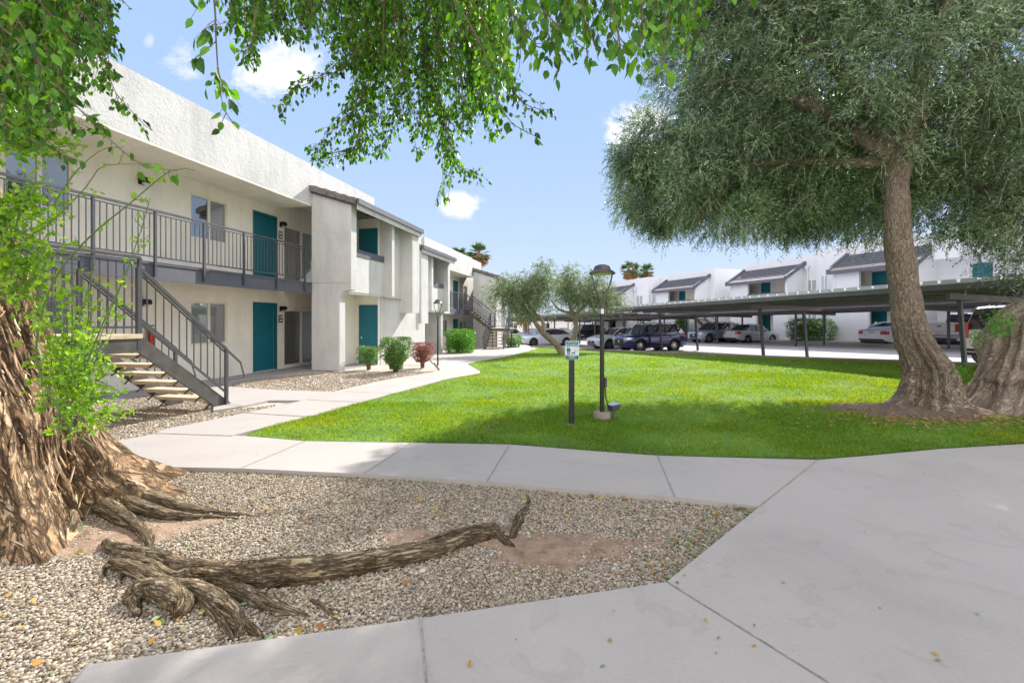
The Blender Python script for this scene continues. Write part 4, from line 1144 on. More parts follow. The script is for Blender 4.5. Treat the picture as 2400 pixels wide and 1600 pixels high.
mb = MB(); tt = 48.2
mb.tube([(31.7, tt, -.2), (31.7, tt, 5.2)], .06, 8); mb.build('downspout', M['stucco_far'], BQ)
mb = MB(); mb.prism([(tt - .3, 5.6), (tt + .3, 5.6), (tt + .07, 5.2), (tt - .07, 5.2)], 'x', 31.55, 31.79); mb.build('rain_head', M['stucco_far'], BQ)

# outdoor stairs seen under the roofs (right)
def far_stair(w0, t0, label, zf, flip=1):
    t = rthing('staircase', w0, t0, zf, label, 'stairs')
    n_ = 14; mbs = MB()
    for k in (0, 1.0):
        mbs.bar((w0 + k, t0, zf + .05), (w0 + k, t0 + 3.4 * flip, zf + 2.7), .05, .28)
    mbs.build('stringer', M['steel'], t)
    for i in range(1, n_):
        mb = MB(); q = t0 + 3.4 * flip * i / n_; z = zf + 2.75 * i / n_
        mb.box(w0 + .03, w0 + .97, q - .13, q + .13, z - .05, z); mb.build('tread', M['wood'], t)
    mb = MB()
    for k in (0, 1.0):
        mb.bar((w0 + k, t0, zf + 1.0), (w0 + k, t0 + 3.4 * flip, zf + 3.7), .05, .05); mb.bar((w0 + k, t0, zf + .3), (w0 + k, t0 + 3.4 * flip, zf + 3.0), .03, .03)
        for i in range(1, 24):
            q = t0 + 3.4 * flip * i / 24; z = zf + 2.7 * i / 24
            mb.box(w0 + k - .008, w0 + k + .008, q - .008, q + .008, z + .3, z + 1.0)
    mb.build('railing', M['rail'], t)
far_stair(32.2, 12.6, 'distant open staircase behind the white pickup truck', .2)
far_stair(31.6, 35.2, 'distant dark staircase behind the silver sedan, under the far shade roof', .05)

# low buildings beyond the car park
fb = thing('outbuilding', (4, 84, -1.0), 0, 'low cream building with flat roof far beyond the parked cars', 'building')
mb = MB(); mb.box(-14, 14, 0, 6, 0, 2.9); mb.build('wall', M['cream'], fb)
mb = MB(); mb.box(-14.4, 14.4, -.5, 6.4, 2.9, 3.25); mb.build('roof', M['fascia'], fb)
for x in (-10, -4.5, 1.5, 7, 12):
    f = MB(); f.box(x, x + 1.5, -.04, 0, 1.0, 2.2); fo = f.build('window', M['white_paint'], fb)
    f = MB(); f.box(x + .08, x + .71, -.05, -.041, 1.08, 2.12); f.box(x + .79, x + 1.42, -.05, -.041, 1.08, 2.12); f.build('pane', M['glass'], fo)
# ================================================================ shade roofs over the parking
def zpk(w_, t_):
    p = RW(w_, t_); return float(G(p.x, p.y)) - .13
def carport(name_label, w0, t_start, t_end, posts_t, zt, slope, lean=0.0, pw=(0, 2.5), wr=(-1.5, 4.0)):
    tm = (t_start + t_end) / 2
    t = rthing('carport', w0 + 1.2, tm, zpk(w0, tm), name_label, 'carport', 'dark steel shade roofs over the parking')
    L = t_end - t_start
    def zt_(tt): return zt - slope * (tt - t_start)
    a, b = w0 + wr[0], w0 + wr[1]
    # ribbed pale roof sheets
    mb = MB(); n_ = int(abs(L) / .42)
    for i in range(n_):
        p, q = t_start + L * i / n_, t_start + L * (i + 1) / n_
        zp, zq = zt_(p), zt_(q); c = (q - p)
        prof = [(p, zp + .0), (p + c * .16, zp + .0), (p + c * .2, zp + .085), (p + c * .96, zp + .085), (q, zq + .0)]
        for k in range(4):
            (p0, z0), (p1, z1) = prof[k], prof[k + 1]
            mb.add([(a + .01, p0, z0), (b - .01, p0, z0 - .12), (b - .01, p1, z1 - .12), (a + .01, p1, z1)], [(0, 1, 2, 3)])
        mb.add([(a - .004, y_, z_) for y_, z_ in prof] + [(a - .004, q, zq - .03), (a - .004, p, zp - .03)], [(0, 1, 2, 3, 4, 5, 6)])
    mb.build('roof_sheet', M['sheet'], t)
    for wv in (a, b):
        dz = 0 if wv == a else -.12
        mb = MB(); mb.hexa([(wv, t_start, zt_(t_start) - .18 + dz), (wv + .02, t_start, zt_(t_start) - .18 + dz), (wv + .02, t_end, zt_(t_end) - .18 + dz), (wv, t_end, zt_(t_end) - .18 + dz)],
                           [(wv, t_start, zt_(t_start) - .005 + dz), (wv + .02, t_start, zt_(t_start) - .005 + dz), (wv + .02, t_end, zt_(t_end) - .005 + dz), (wv, t_end, zt_(t_end) - .005 + dz)])
        mb.build('edge_beam', M['steelwork'], t)
    for k in range(1, 5):
        wv = a + (b - a) * k / 5; dz = -.12 * k / 5
        mb = MB(); mb.bar((wv, t_start + .02, zt_(t_start) - .12 + dz), (wv, t_end - .02, zt_(t_end) - .12 + dz), .06, .15); mb.build('purlin', M['steelwork'], t)
    for tt in posts_t:
        z = zt_(tt) - .21
        mb = MB(); mb.hexa([(w0 - .55, tt - .05, z - .16), (w0 - .55, tt + .05, z - .16), (w0 + 3.5, tt + .05, z - .26), (w0 + 3.5, tt - .05, z - .26)],
                           [(w0 - .55, tt - .05, z), (w0 - .55, tt + .05, z), (w0 + 3.5, tt + .05, z - .09), (w0 + 3.5, tt - .05, z - .09)])
        mb.build('cross_beam', M['steelwork2'], t)
        for dw in pw:
            zb = zpk(w0 + dw, tt) - .05
            mb = MB(); mb.bar((w0 + dw + lean * .9, tt - lean * .5, zb), (w0 + dw - lean * .3, tt, z - .2), .095, .095, up=(0, 1, 0)); mb.build('post', M['rail'], t)
M['steelwork'] = pmat('carport_grey_paint', (.125, .12, .13), .5, noise=3, var=.15)
M['steelwork2'] = pmat('carport_brown_grey_paint', (.17, .15, .14), .5, noise=3, var=.15)
M['sheet'] = pmat('pale_roof_sheet', (.62, .62, .66), .45, noise=2, var=.08, metal=.2)
carport('near shade roof on leaning dark posts beside the lawn', 16.3, 3.0, 26.6, [8.4, 15.3, 22.3], 2.62, .012, lean=.12)
carport('second shade roof on thin posts behind the small olive trees', 16.3, 27.2, 52, [30, 37.5, 45, 51], 2.20, .014)
carport('back shade roof in front of the right white building', 26.8, 8.0, 38.5, [9, 15.6, 22.4, 29.3, 36], 2.62, .016)
carport('far shade roof at the back of the car park', 26.8, 39.2, 62, [43, 50, 57], 2.02, .012)
sp_ = rthing('pole', 27.8, 30.6, zpk(27.8, 30.6), 'thin dark pole with round foot on the path by the right building', 'pole')
mb = MB(); mb.lathe([(.0, -.02), (.22, -.02), (.22, .03), (.06, .05), (.05, .05), (.05, 2.3), (0, 2.3)], 14, 'z', (27.8, 30.6, zpk(27.8, 30.6))); mb.build('shaft', M['rail'], sp_)
# raised walk along the right building
w_k = [RW(30.4, 5), RW(30.4, 36.2), RW(29.4, 37), RW(29.2, 60), RW(36, 60), RW(36, 5)]
setp(sheet('right_walk', [(p.x, p.y) for p in w_k], M['concrete'], .05, .3, 3), kind='structure')
# bay lines
mb = MB()
for row, t0_, t1_, sgn in ((16.6, 7, 50, 1), (25.0, 7, 60, 1)):
    tt = t0_
    while tt < t1_:
        for k in range(5):
            a_, b_ = RW(row + k, tt), RW(row + k + 1, tt); dv = D_2 * .05
            c = [a_ - dv, b_ - dv, b_ + dv, a_ + dv]
            mb.add([(p.x, p.y, float(G(p.x, p.y)) - .13 + .006) for p in c], [(0, 1, 2, 3)])
        tt += 2.75
setp(mb.build('bay_lines', pmat('worn_white_line', (.5, .5, .5), .8, noise=8, var=.3)), kind='structure')

# ================================================================ cars
def interp(tbl, x):
    if x <= tbl[0][0]: return tbl[0][1]
    for (a, va), (b, vb) in zip(tbl, tbl[1:]):
        if x <= b: return va + (vb - va) * (x - a) / max(1e-9, b - a)
    return tbl[-1][1]

def shell(name, outline, half, mat, parent, crown=0.0, nx=6, dxs=.16, dzs=.11, classify=None, mats=None):
    """car skin: side outline (x,z) closed, half(x,z) gives half width; sides gridded, rim bridged left to right"""
    bm = bmesh.new()
    vs = [bm.verts.new((p[0], 0, p[1])) for p in outline]
    es = [bm.edges.new((vs[i], vs[(i + 1) % len(vs)])) for i in range(len(vs))]
    bmesh.ops.triangle_fill(bm, edges=es, use_beauty=True, use_dissolve=False)
    xs = [p[0] for p in outline]; zs = [p[1] for p in outline]
    for ax, lo, hi, st in ((0, min(xs), max(xs), dxs), (2, min(zs), max(zs), dzs)):
        c = lo + st
        while c < hi - .01:
            co = [0, 0, 0]; no = [0, 0, 0]; co[ax] = c; no[ax] = 1
            bmesh.ops.bisect_plane(bm, geom=bm.verts[:] + bm.edges[:] + bm.faces[:], plane_co=co, plane_no=no, dist=1e-4)
            c += st
    be = [e for e in bm.edges if len(e.link_faces) == 1]
    bv = {v for e in be for v in e.verts}
    zmax = {}
    # duplicate other side
    other = {v: bm.verts.new(v.co) for v in bm.verts[:]}
    for f in bm.faces[:]: bm.faces.new([other[v] for v in reversed(f.verts)])
    rows = {}
    for v in bv:
        h = half(v.co.x, v.co.z); r = [v]
        for k in range(1, nx):
            y = 1 - 2 * k / nx
            r.append(bm.verts.new((v.co.x, h * y, v.co.z)))
        r.append(other[v]); rows[v] = r
    for v, o in other.items():
        h = half(v.co.x, v.co.z); v.co.y = h; o.co.y = -h
    if crown:
        for v, r in rows.items():
            for k in range(1, nx):
                y = 1 - 2 * k / nx; q = r[k]
                up_ = crown if callable(crown) is False else crown(q.co.x, q.co.z)
                q.co.z += up_ * (1 - y * y) if q.co.z > zs[0] else 0
                # ends bulge outwards
    for e in be:
        a, b = e.verts
        for k in range(nx):
            try: bm.faces.new((rows[a][k], rows[b][k], rows[b][k + 1], rows[a][k + 1]))
            except ValueError: pass
    bmesh.ops.recalc_face_normals(bm, faces=bm.faces)
    me = bpy.data.meshes.new(name); bm.to_mesh(me); bm.free()
    for m_ in (mats or [mat]): me.materials.append(m_)
    if classify:
        for p in me.polygons: p.material_index = classify(p.center, p.normal)
    me.polygons.foreach_set('use_smooth', [True] * len(me.polygons)); me.set_sharp_from_angle(angle=R(32))
    return link(name, me, parent)

def car(name, label, w_, t_, flip, paint_m, kind, L=4.5, W=1.8, H=1.5, wr=.33, rim='alloy', spokes=10, z=None, turn=0, detail=True, tailm='tail', grp='parked cars'):
    p = RW(w_, t_); zz = zpk(w_, t_) if z is None else z
    T = thing(name, (p.x, p.y, zz), RZR + (math.pi if flip else 0) + turn, label, 'pickup truck' if kind == 'pickup' else 'car', grp)
    h2 = L / 2; Wh = W / 2; gc = .20 if kind in ('sedan', 'hatch') else .26
    af, ar = h2 - (.92 if kind != 'pickup' else 1.0), -h2 + (1.02 if kind != 'pickup' else 1.25)
    if kind == 'hatch': ar = -h2 + .80
    if kind == 'suv': ar = -h2 + .92
    rr = wr + .055
    belt = {'sedan': .93, 'hatch': .95, 'suv': 1.06 * H / 1.66, 'pickup': 1.18, 'bigsuv': 1.15}[kind]
    hood0 = {'sedan': .74, 'hatch': .76, 'suv': .96 * H / 1.66, 'pickup': 1.10, 'bigsuv': 1.05}[kind]
    cowl = {'sedan': h2 - 1.35, 'hatch': h2 - 1.28, 'suv': h2 - 1.15, 'pickup': h2 - 1.25, 'bigsuv': h2 - 1.2}[kind]
    if kind == 'sedan': top = [(-h2 + .02, .62), (-h2 + .05, .90), (-h2 + .16, .985), (-h2 + .75, 1.0), (-.6, belt + .01), (cowl, belt - .01)]
    elif kind == 'hatch': top = [(-h2 + .02, .60), (-h2 + .05, .90), (-h2 + .14, belt + .05), (-.9, belt + .01), (cowl, belt - .02)]
    elif kind == 'pickup': top = [(-h2 + .03, .72), (-h2 + .04, 1.32), (-h2 + .10, 1.34), (-h2 + 1.9, 1.34), (-h2 + 1.98, belt + .05), (cowl, belt + .0)]
    else: top = [(-h2 + .01, .62), (-h2 + .03, belt - .05), (-h2 + .10, belt + .0), (-.5, belt + .0), (cowl, belt - .01)]
    nose = [(cowl + .45, belt - .045), (h2 - .45, hood0 + .05), (h2 - .16, hood0 - .04), (h2 - .04, hood0 - .14), (h2, .55), (h2 - .01, .36), (h2 - .08, gc + .02)]
    def arch(c): return [(c + rr * math.cos(a), wr + rr * math.sin(a)) for a in [R(k) for k in range(-18, 199, 18)]]
    def clean(pts): return [q for q in pts if q[1] > gc + .005]
    bot_f = clean(arch(af)); bot_r = clean(arch(ar))
    out_ = top + nose + [(af + rr + .04, gc)] + bot_f + [(af - rr - .04, gc), (ar + rr + .04, gc)] + bot_r + [(ar - rr - .04, gc + .02), (-h2 + .08, gc + .10), (-h2, .40)]
    fz = [(gc, .93), (gc + .15, .975), (.55, 1.0), (belt - .18, .985), (belt, .93), (belt + .1, .90), (1.4, .89)]
    def half(x, z_):
        e = max(0, (abs(x) - (h2 - .75)) / .75)
        k = 1 - (.22 if x > 0 else .15) * e ** 2.4
        return Wh * k * interp(fz, z_)
    body = shell('body', out_, half, paint_m, T, crown=lambda x, z_: .035 if z_ > hood0 - .08 else 0)
    # underbody darkness and arches
    mb = MB(); mb.box(-h2 + .25, h2 - .3, -Wh + .1, Wh - .1, gc - .03, gc + .12)
    for c in (af, ar):
        for s_ in (-1, 1): mb.lathe([(rr + .012, .10 * s_), (rr + .012, -.13 * s_), (.05, -.13 * s_)], 20, 'y', (c, s_ * (Wh - .17), wr))
    mb.build('underbody', M['plastic'], T)
    # cabin
    rf = H
    C = {'sedan': [(-h2 + .62, .985), (-h2 + 1.30, H - .07), (-.55, H), (.15, H - .015), (.45, H - .07), (cowl + .12, belt - .03)],
         'hatch': [(-h2 + .10, belt + .02), (-h2 + .55, H - .12), (-h2 + .9, H - .04), (-.35, H), (.25, H - .03), (.45, H - .08), (cowl + .08, belt - .04)],
         'suv': [(-h2 + .07, belt - .02), (-h2 + .42, H - .12), (-h2 + .62, H - .03), (-.4, H), (.35, H - .03), (.55, H - .08), (cowl + .08, belt - .03)],
         'bigsuv': [(-h2 + .05, belt - .02), (-h2 + .30, H - .10), (-h2 + .5, H - .02), (-.4, H), (.6, H - .03), (.8, H - .08), (cowl + .06, belt - .03)],
         'pickup': [(-h2 + 1.98, belt - .0), (-h2 + 2.06, H - .10), (-h2 + 2.25, H - .01), (0.0, H), (.75, H - .03), (.9, H - .08), (cowl + .08, belt - .03)]}[kind]
    side = C[:]
    lo = min(C[0][1], C[-1][1]) - .05
    side = C + [(C[-1][0] - .05, lo), (C[0][0] + .08, lo)]
    def ch(x, z_):
        k = max(0, min(1, (z_ - belt) / (H - belt)))
        xa, xb = C[0][0], C[-1][0]; mid = (xa + xb) / 2; e = abs(x - mid) / ((xb - xa) / 2)
        return Wh * (.905 - .20 * k) * (1 - .10 * e ** 3)
    zt = H - .075
    def cls(c, nrm):
        return 1 if c.z > H - .078 else 0
    cab = shell('cabin_glass', side, ch, M['carglass'], T, crown=lambda x, z_: .03 if z_ > belt + .1 else 0, dxs=.25, dzs=.09, classify=cls, mats=[M['carglass'], paint_m])
    # pillars and window frames, both sides
    def cabx(z_, front):   # outline x at height z
        pts = C if not front else C[::-1]
        for (x0, z0), (x1, z1) in zip(pts, pts[1:]):
            if min(z0, z1) <= z_ <= max(z0, z1) and abs(z1 - z0) > 1e-6: return x0 + (x1 - x0) * (z_ - z0) / (z1 - z0)
        return pts[0][0]
    def ribbon(mb, pts, wd, off=.008):
        for s_ in (-1, 1):
            for (a, b) in zip(pts, pts[1:]):
                q = []
                for (x, z_) in (a, b):
                    q.append((x, z_))
                dx, dz = b[0] - a[0], b[1] - a[1]; l = math.hypot(dx, dz) or 1; nx_, nz_ = -dz / l * wd / 2, dx / l * wd / 2
                cs = [(a[0] - nx_, a[1] - nz_), (b[0] - nx_, b[1] - nz_), (b[0] + nx_, b[1] + nz_), (a[0] + nx_, a[1] + nz_)]
                o_ = [(x, s_ * (ch(x, z_) + off), z_) for x, z_ in cs]; i_ = [(x, s_ * (ch(x, z_) - .01), z_) for x, z_ in cs]
                mb.hexa(i_, o_)
    z0, z1 = belt + .0, H - .085
    if detail:
        mb = MB()
        ribbon(mb, [(cabx(z0 + .02, True) - .02, z0 + .0), (cabx(z1, True) - .03, z1 + .01)], .07)
        ribbon(mb, [(cabx(z0 + .02, False) + .04, z0 + .0), (cabx(z1, False) + .05, z1 + .01)], .15 if kind != 'pickup' else .1)
        ribbon(mb, [(cabx(z1, False) + .05, z1 + .02), (cabx(z1, True) - .03, z1 + .02)], .05)
        mb.build('window_pillar', paint_m, T)
        mb = MB()
        cx_ = (cabx(z1, False) + cabx(z1, True)) / 2
        ribbon(mb, [(cx_ - .02, z0), (cx_ - .06, z1)], .07, .006)
        if kind in ('suv', 'bigsuv', 'hatch'): ribbon(mb, [(cabx(z0 + .1, False) + .62, z0), (cabx(z1, False) + .52, z1)], .06, .006)
        mb.build('door_pillar', M['plastic'], T)
        # door seams and handles
        mb = MB()
        for xs_ in ((af - rr - .22), cx_ - .02, ar + rr + .02 if kind != 'pickup' else cx_ - 1.0):
            for s_ in (-1, 1):
                for k in range(6):
                    za, zb = gc + .12 + (belt - gc - .14) * k / 6, gc + .12 + (belt - gc - .14) * (k + 1) / 6
                    mb.add([(xs_ - .005, s_ * (half(xs_, za) + .002), za), (xs_ + .005, s_ * (half(xs_, za) + .002), za), (xs_ + .005, s_ * (half(xs_, zb) + .002), zb), (xs_ - .005, s_ * (half(xs_, zb) + .002), zb)], [(0, 1, 2, 3)])
        mb.build('door_seams', M['plastic'], body)
        for s_ in (-1, 1):
            for xh in (cx_ - .26, cx_ + .75):
                mb = MB(); y = half(xh, belt - .15); mb.box(xh - .18, xh, s_ * y, s_ * (y + .03), belt - .17, belt - .14); mb.build('door_handle', paint_m, body)
            mb = MB(); xm = cabx(belt + .05, True) - .35; y = Wh * .93
            mb.hexa([(xm - .05, s_ * y, belt + .0), (xm + .12, s_ * y, belt + .0), (xm + .08, s_ * (y + .2), belt + .02), (xm - .05, s_ * (y + .2), belt + .02)],
                    [(xm - .05, s_ * y, belt + .06), (xm + .10, s_ * y, belt + .06), (xm + .06, s_ * (y + .2), belt + .15), (xm - .05, s_ * (y + .2), belt + .15)])
            mb.build('wing_mirror', paint_m, T)
    # patches wrapping round the corners
    def xnose(z_, sg):
        pts = nose[1:] if sg > 0 else [(-h2, .40), (-h2 + .02, .62)] + top[1:3]
        best = None
        for (x0, za), (x1, zb) in zip(pts, pts[1:]):
            if min(za, zb) <= z_ <= max(za, zb) and abs(zb - za) > 1e-6: return x0 + (x1 - x0) * (z_ - za) / (zb - za)
        return sg * h2
    def wrap(nm, sg, s_, z0, z1, yin, xback, mat, taper=0.0, off=.010, parent=None):
        mb = MB(); n_ = 6; rows_ = []
        for (zc, tp) in ((z0, 0), ((z0 + z1) / 2, .5), (z1, 1)):
            xf = xnose(zc, sg); row = []
            yo = half(xf, zc)
            row += [(xf + sg * off, s_ * (yo * (yin + (1 - yin) * k / 3)), zc) for k in range(4)]
            row += [(xf - sg * xback * k / 4 * (1 - taper * (1 - tp)), s_ * (half(xf - sg * xback * k / 4, zc) + off), zc) for k in range(0, 5)]
            rows_.append(row)
        n_ = len(rows_[0]); V = [p for r_ in rows_ for p in r_]; Fc = []
        for i in range(2):
            for k in range(n_ - 1): Fc.append((i * n_ + k, i * n_ + k + 1, (i + 1) * n_ + k + 1, (i + 1) * n_ + k))
        mb.add(V, Fc); return mb.build(nm, mat, parent or T, smooth=True)
    def face(nm, sg, y0, y1, z0, z1, mat, off=.012, parent=None):
        mb = MB(); V = []; 
        for zc in (z0, (z0 + z1) / 2, z1):
            x = xnose(zc, sg) + sg * off
            V += [(x, y0, zc), (x, y1, zc)]
        mb.add(V, [(0, 1, 3, 2), (2, 3, 5, 4)]); return mb.build(nm, mat, parent or T)
    hz = {'sedan': (.56, .68), 'hatch': (.58, .69), 'suv': (.72 * H / 1.66, .86 * H / 1.66), 'pickup': (.86, 1.02), 'bigsuv': (.78, .98)}[kind]
    tz = {'sedan': (.70, .90), 'hatch': (.76, .90), 'suv': (.86 * H / 1.66, 1.02 * H / 1.66), 'pickup': (.86, 1.28), 'bigsuv': (.74, 1.10)}[kind]
    for s_ in (-1, 1):
        wrap('headlight', 1, s_, hz[0], hz[1], .62, .42, M['lens'], .6)
        if kind == 'bigsuv':
            mb = MB(); y = half(-h2 + .05, 1); mb.box(-h2 - .015, -h2 + .22, s_ * (y - .14), s_ * (y + .012), .82, 1.36); mb.build('tail_light', M[tailm], T, bevel=.01)
        elif kind == 'pickup':
            mb = MB(); y = half(-h2 + .05, 1); mb.box(-h2 - .0, -h2 + .12, s_ * (y - .17), s_ * (y + .012), .86, 1.27); mb.build('tail_light', M[tailm], T, bevel=.01)
        else: wrap('tail_light', -1, s_, tz[0], tz[1], .66, .30, M[tailm], .3)
    gz = {'sedan': (.34, .58), 'hatch': (.36, .60), 'suv': (.40, .74), 'pickup': (.5, 1.0), 'bigsuv': (.5, .9)}[kind]
    gr = face('grille', 1, -Wh * .50, Wh * .50, gz[0], gz[1], M['plastic'])
    face('lower_intake', 1, -Wh * .66, Wh * .66, gc + .04, gz[0] - .04, M['plastic'])
    mb = MB(); mb.lathe([(0, .0), (.07, .0), (.07, .012), (.05, .016), (0, .016)], 16, 'x', (h2 - .0, 0, (gz[0] + gz[1]) / 2 + .03)); mb.build('badge', M['chrome'], gr)
    pz = {'sedan': .76, 'hatch': .60, 'suv': .80, 'pickup': .62, 'bigsuv': .98}[kind]
    face('number_plate', -1, -.16, .16, pz, pz + .14, M['plate'], .02)
    face('rear_bumper_trim', -1, -Wh * .78, Wh * .78, gc + .12, gc + .22, M['plastic'], .014)
    if kind in ('suv', 'bigsuv', 'pickup'):
        # dark sill and arch cladding
        mb = MB()
        for s_ in (-1, 1):
            x0, x1 = ar + rr + .02, af - rr - .02
            for k in range(8):
                a, b = x0 + (x1 - x0) * k / 8, x0 + (x1 - x0) * (k + 1) / 8
                mb.hexa([(a, s_ * (half(a, gc) - .02), gc - .01), (b, s_ * (half(b, gc) - .02), gc - .01), (b, s_ * (half(b, gc) + .02), gc - .01), (a, s_ * (half(a, gc) + .02), gc - .01)],
                        [(a, s_ * (half(a, gc + .14) - .02), gc + .14), (b, s_ * (half(b, gc + .14) - .02), gc + .14), (b, s_ * (half(b, gc + .14) + .012), gc + .14), (a, s_ * (half(a, gc + .14) + .012), gc + .14)])
            if kind == 'suv':
                for c in (af, ar):
                    for k in range(10):
                        a, b = R(-5 + 19 * k), R(-5 + 19 * (k + 1)); q = []
                        for rad in (rr - .005, rr + .07):
                            for an in (a, b):
                                x, z_ = c + rad * math.cos(an), wr + rad * math.sin(an); q.append((x, s_ * (half(x, z_) + .014), z_))
                        mb.add(q, [(0, 1, 3, 2)])
        mb.build('lower_cladding', M['plastic'], T)
        if kind != 'pickup':
            mb = MB()
            for s_ in (-1, 1):
                y = s_ * Wh * .62
                mb.tube([(-h2 + .9, y, H - .03), (-h2 + 1.0, y, H + .04), (.2, y, H + .045), (.35, y, H - .03)], .02, 6)
            mb.build('roof_rail', M['plastic'], T)
    if kind == 'pickup':
        mb = MB(); mb.box(-h2 + .12, -h2 + 1.9, -Wh + .22, Wh - .22, 1.345, 1.352); mb.build('bed_opening', M['plastic'], T)
        mb = MB(); mb.box(-h2 - .12, -h2 + .02, -Wh + .04, Wh - .04, .50, .70); mb.build('rear_bumper', M['chrome'], T, bevel=.02)
        mb = MB(); mb.box(-h2 + .01, -h2 + .025, -.09, .09, 1.12, 1.18); mb.build('tailgate_handle', M['plastic'], T)
        mb = MB(); mb.box(-h2 + 2.0, -h2 + 2.1, -.2, .2, H - .05, H - .01); mb.build('brake_light', M['tail'], T)
        mb = MB(); mb.box(-h2 + .018, -h2 + .024, -Wh * .8, Wh * .8, .845, .857); mb.build('door_seams', M['plastic'], T)
    # wheels
    for c in (af, ar):
        for s_ in (-1, 1):
            mb = MB(); r = wr
            prof = [(r * .66, -.09), (r * .82, -.105), (r * .95, -.10), (r, -.07), (r, .07), (r * .95, .10), (r * .82, .105), (r * .66, .09), (r * .66, -.09)]
            y = s_ * (Wh * interp(fz, wr) - .115)
            mb.lathe(prof, 28, 'y', (c, y, wr))
            wo = mb.build('wheel', M['rubber'], T, smooth=True, sharp=50)
            mb = MB(); yo = y + s_ * .07
            mb.lathe([(r * .67, -.16 * s_), (r * .66, 0), (r * .60, .012 * s_), (r * .60, -.05 * s_)], 28, 'y', (c, yo, wr))
            for k in range(spokes):
                a = 2 * math.pi * (k + .3) / spokes; ca, sa = math.cos(a), math.sin(a)
                mb.bar((c + ca * .03, yo + s_ * .012, wr + sa * .03), (c + ca * r * .62, yo - s_ * .005, wr + sa * r * .62), .030 if spokes > 8 else .05, .02, up=(0, 1, 0))
            mb.lathe([(0, .02 * s_), (.045, .016 * s_), (.05, -.01 * s_)], 12, 'y', (c, yo, wr))
            mb.build('rim', M[rim], wo)
            mb = MB(); mb.lathe([(0, -.05 * s_), (r * .6, -.05 * s_)], 20, 'y', (c, yo, wr)); mb.build('brake_disc', M['black'], wo)
    return T

PB = paint('deep_blue_metallic', (.006, .012, .10), .3)
PW = paint('pearl_white_paint', (.72, .72, .74), .0)
PW2 = paint('cool_white_paint', (.86, .87, .90), .0)
PS = paint('silver_metallic', (.52, .53, .56), .2, .3)
PSB = paint('blue_silver_metallic', (.34, .39, .50), .2, .3)
PSW = paint('light_silver_metallic', (.62, .65, .72), .15, .3)
PK = paint('black_paint', (.006, .006, .007), .1)
PC = paint('champagne_white_paint', (.68, .67, .60), .1)
PBL = paint('mid_blue_paint', (.02, .06, .25), .2)
def wt(X, Y): return (X * .9502 + Y * .3117, -X * .3117 + Y * .9502)
def carxy(name, label, X, Y, *a, **k):
    w_, t_ = wt(X, Y); return car(name, label, w_, t_, *a, **k)
carxy('parked_car', 'dark blue crossover with roof rails and bright alloy wheels beside the near shade roof post', 8.35, 27.7, True, PB, 'suv', L=4.2, W=1.83, H=1.62, wr=.34)
carxy('parked_car', 'silver white hatchback with dark grille just left of the blue crossover', 7.5, 31.6, True, PSW, 'hatch', L=4.46, W=1.80, H=1.44, wr=.33, rim='alloy_dark')
carxy('parked_car', 'silver blue saloon parked behind the leaning olive trunk', 2.95, 38.6, True, PSW, 'sedan', L=4.87, W=1.84, H=1.45, wr=.34, rim='alloy_dark')
carxy('parked_car', 'grey white car partly hidden behind the bush and the far stairs', -.35, 44.6, False, PW, 'suv', L=4.5, W=1.8, H=1.6, wr=.34)
carxy('parked_car', 'small bright blue car in the distance between palm stump and saloon', 2.6, 62, True, PBL, 'sedan', L=4.6, W=1.8, H=1.45, wr=.33, detail=False)
carxy('parked_car', 'dark low car glimpsed behind the silver blue saloon', 5.9, 52.5, False, PK, 'sedan', L=4.6, W=1.8, H=1.45, wr=.33, detail=False)
carxy('parked_car', 'black sport utility car behind the second olive trunk', 8.6, 54.5, True, PK, 'bigsuv', L=4.9, W=1.95, H=1.75, wr=.38)
carxy('parked_car', 'grey blue crossover with silver skid plate facing out beside the silver saloon', 17.45, 39.0, True, PSB, 'suv', L=4.6, W=1.86, H=1.68, wr=.36)
carxy('parked_car', 'silver saloon with red tail lamps seen from behind near the middle posts', 19.55, 37.1, False, PS, 'sedan', L=4.45, W=1.70, H=1.50, wr=.31)
carxy('parked_car', 'white saloon seen from behind just left of the big olive trunk', 24.55, 28.95, False, PW2, 'sedan', L=4.86, W=1.83, H=1.47, wr=.33)
carxy('pickup_truck', 'white pickup truck seen from behind between the two olive trunks', 26.4, 26.1, False, PW2, 'pickup', L=5.8, W=2.03, H=1.90, wr=.40)
carxy('parked_car', 'champagne white large wagon with tall red tail lamps beside the right olive trunk', 18.35, 15.75, False, PC, 'bigsuv', L=5.2, W=2.01, H=1.93, wr=.40)

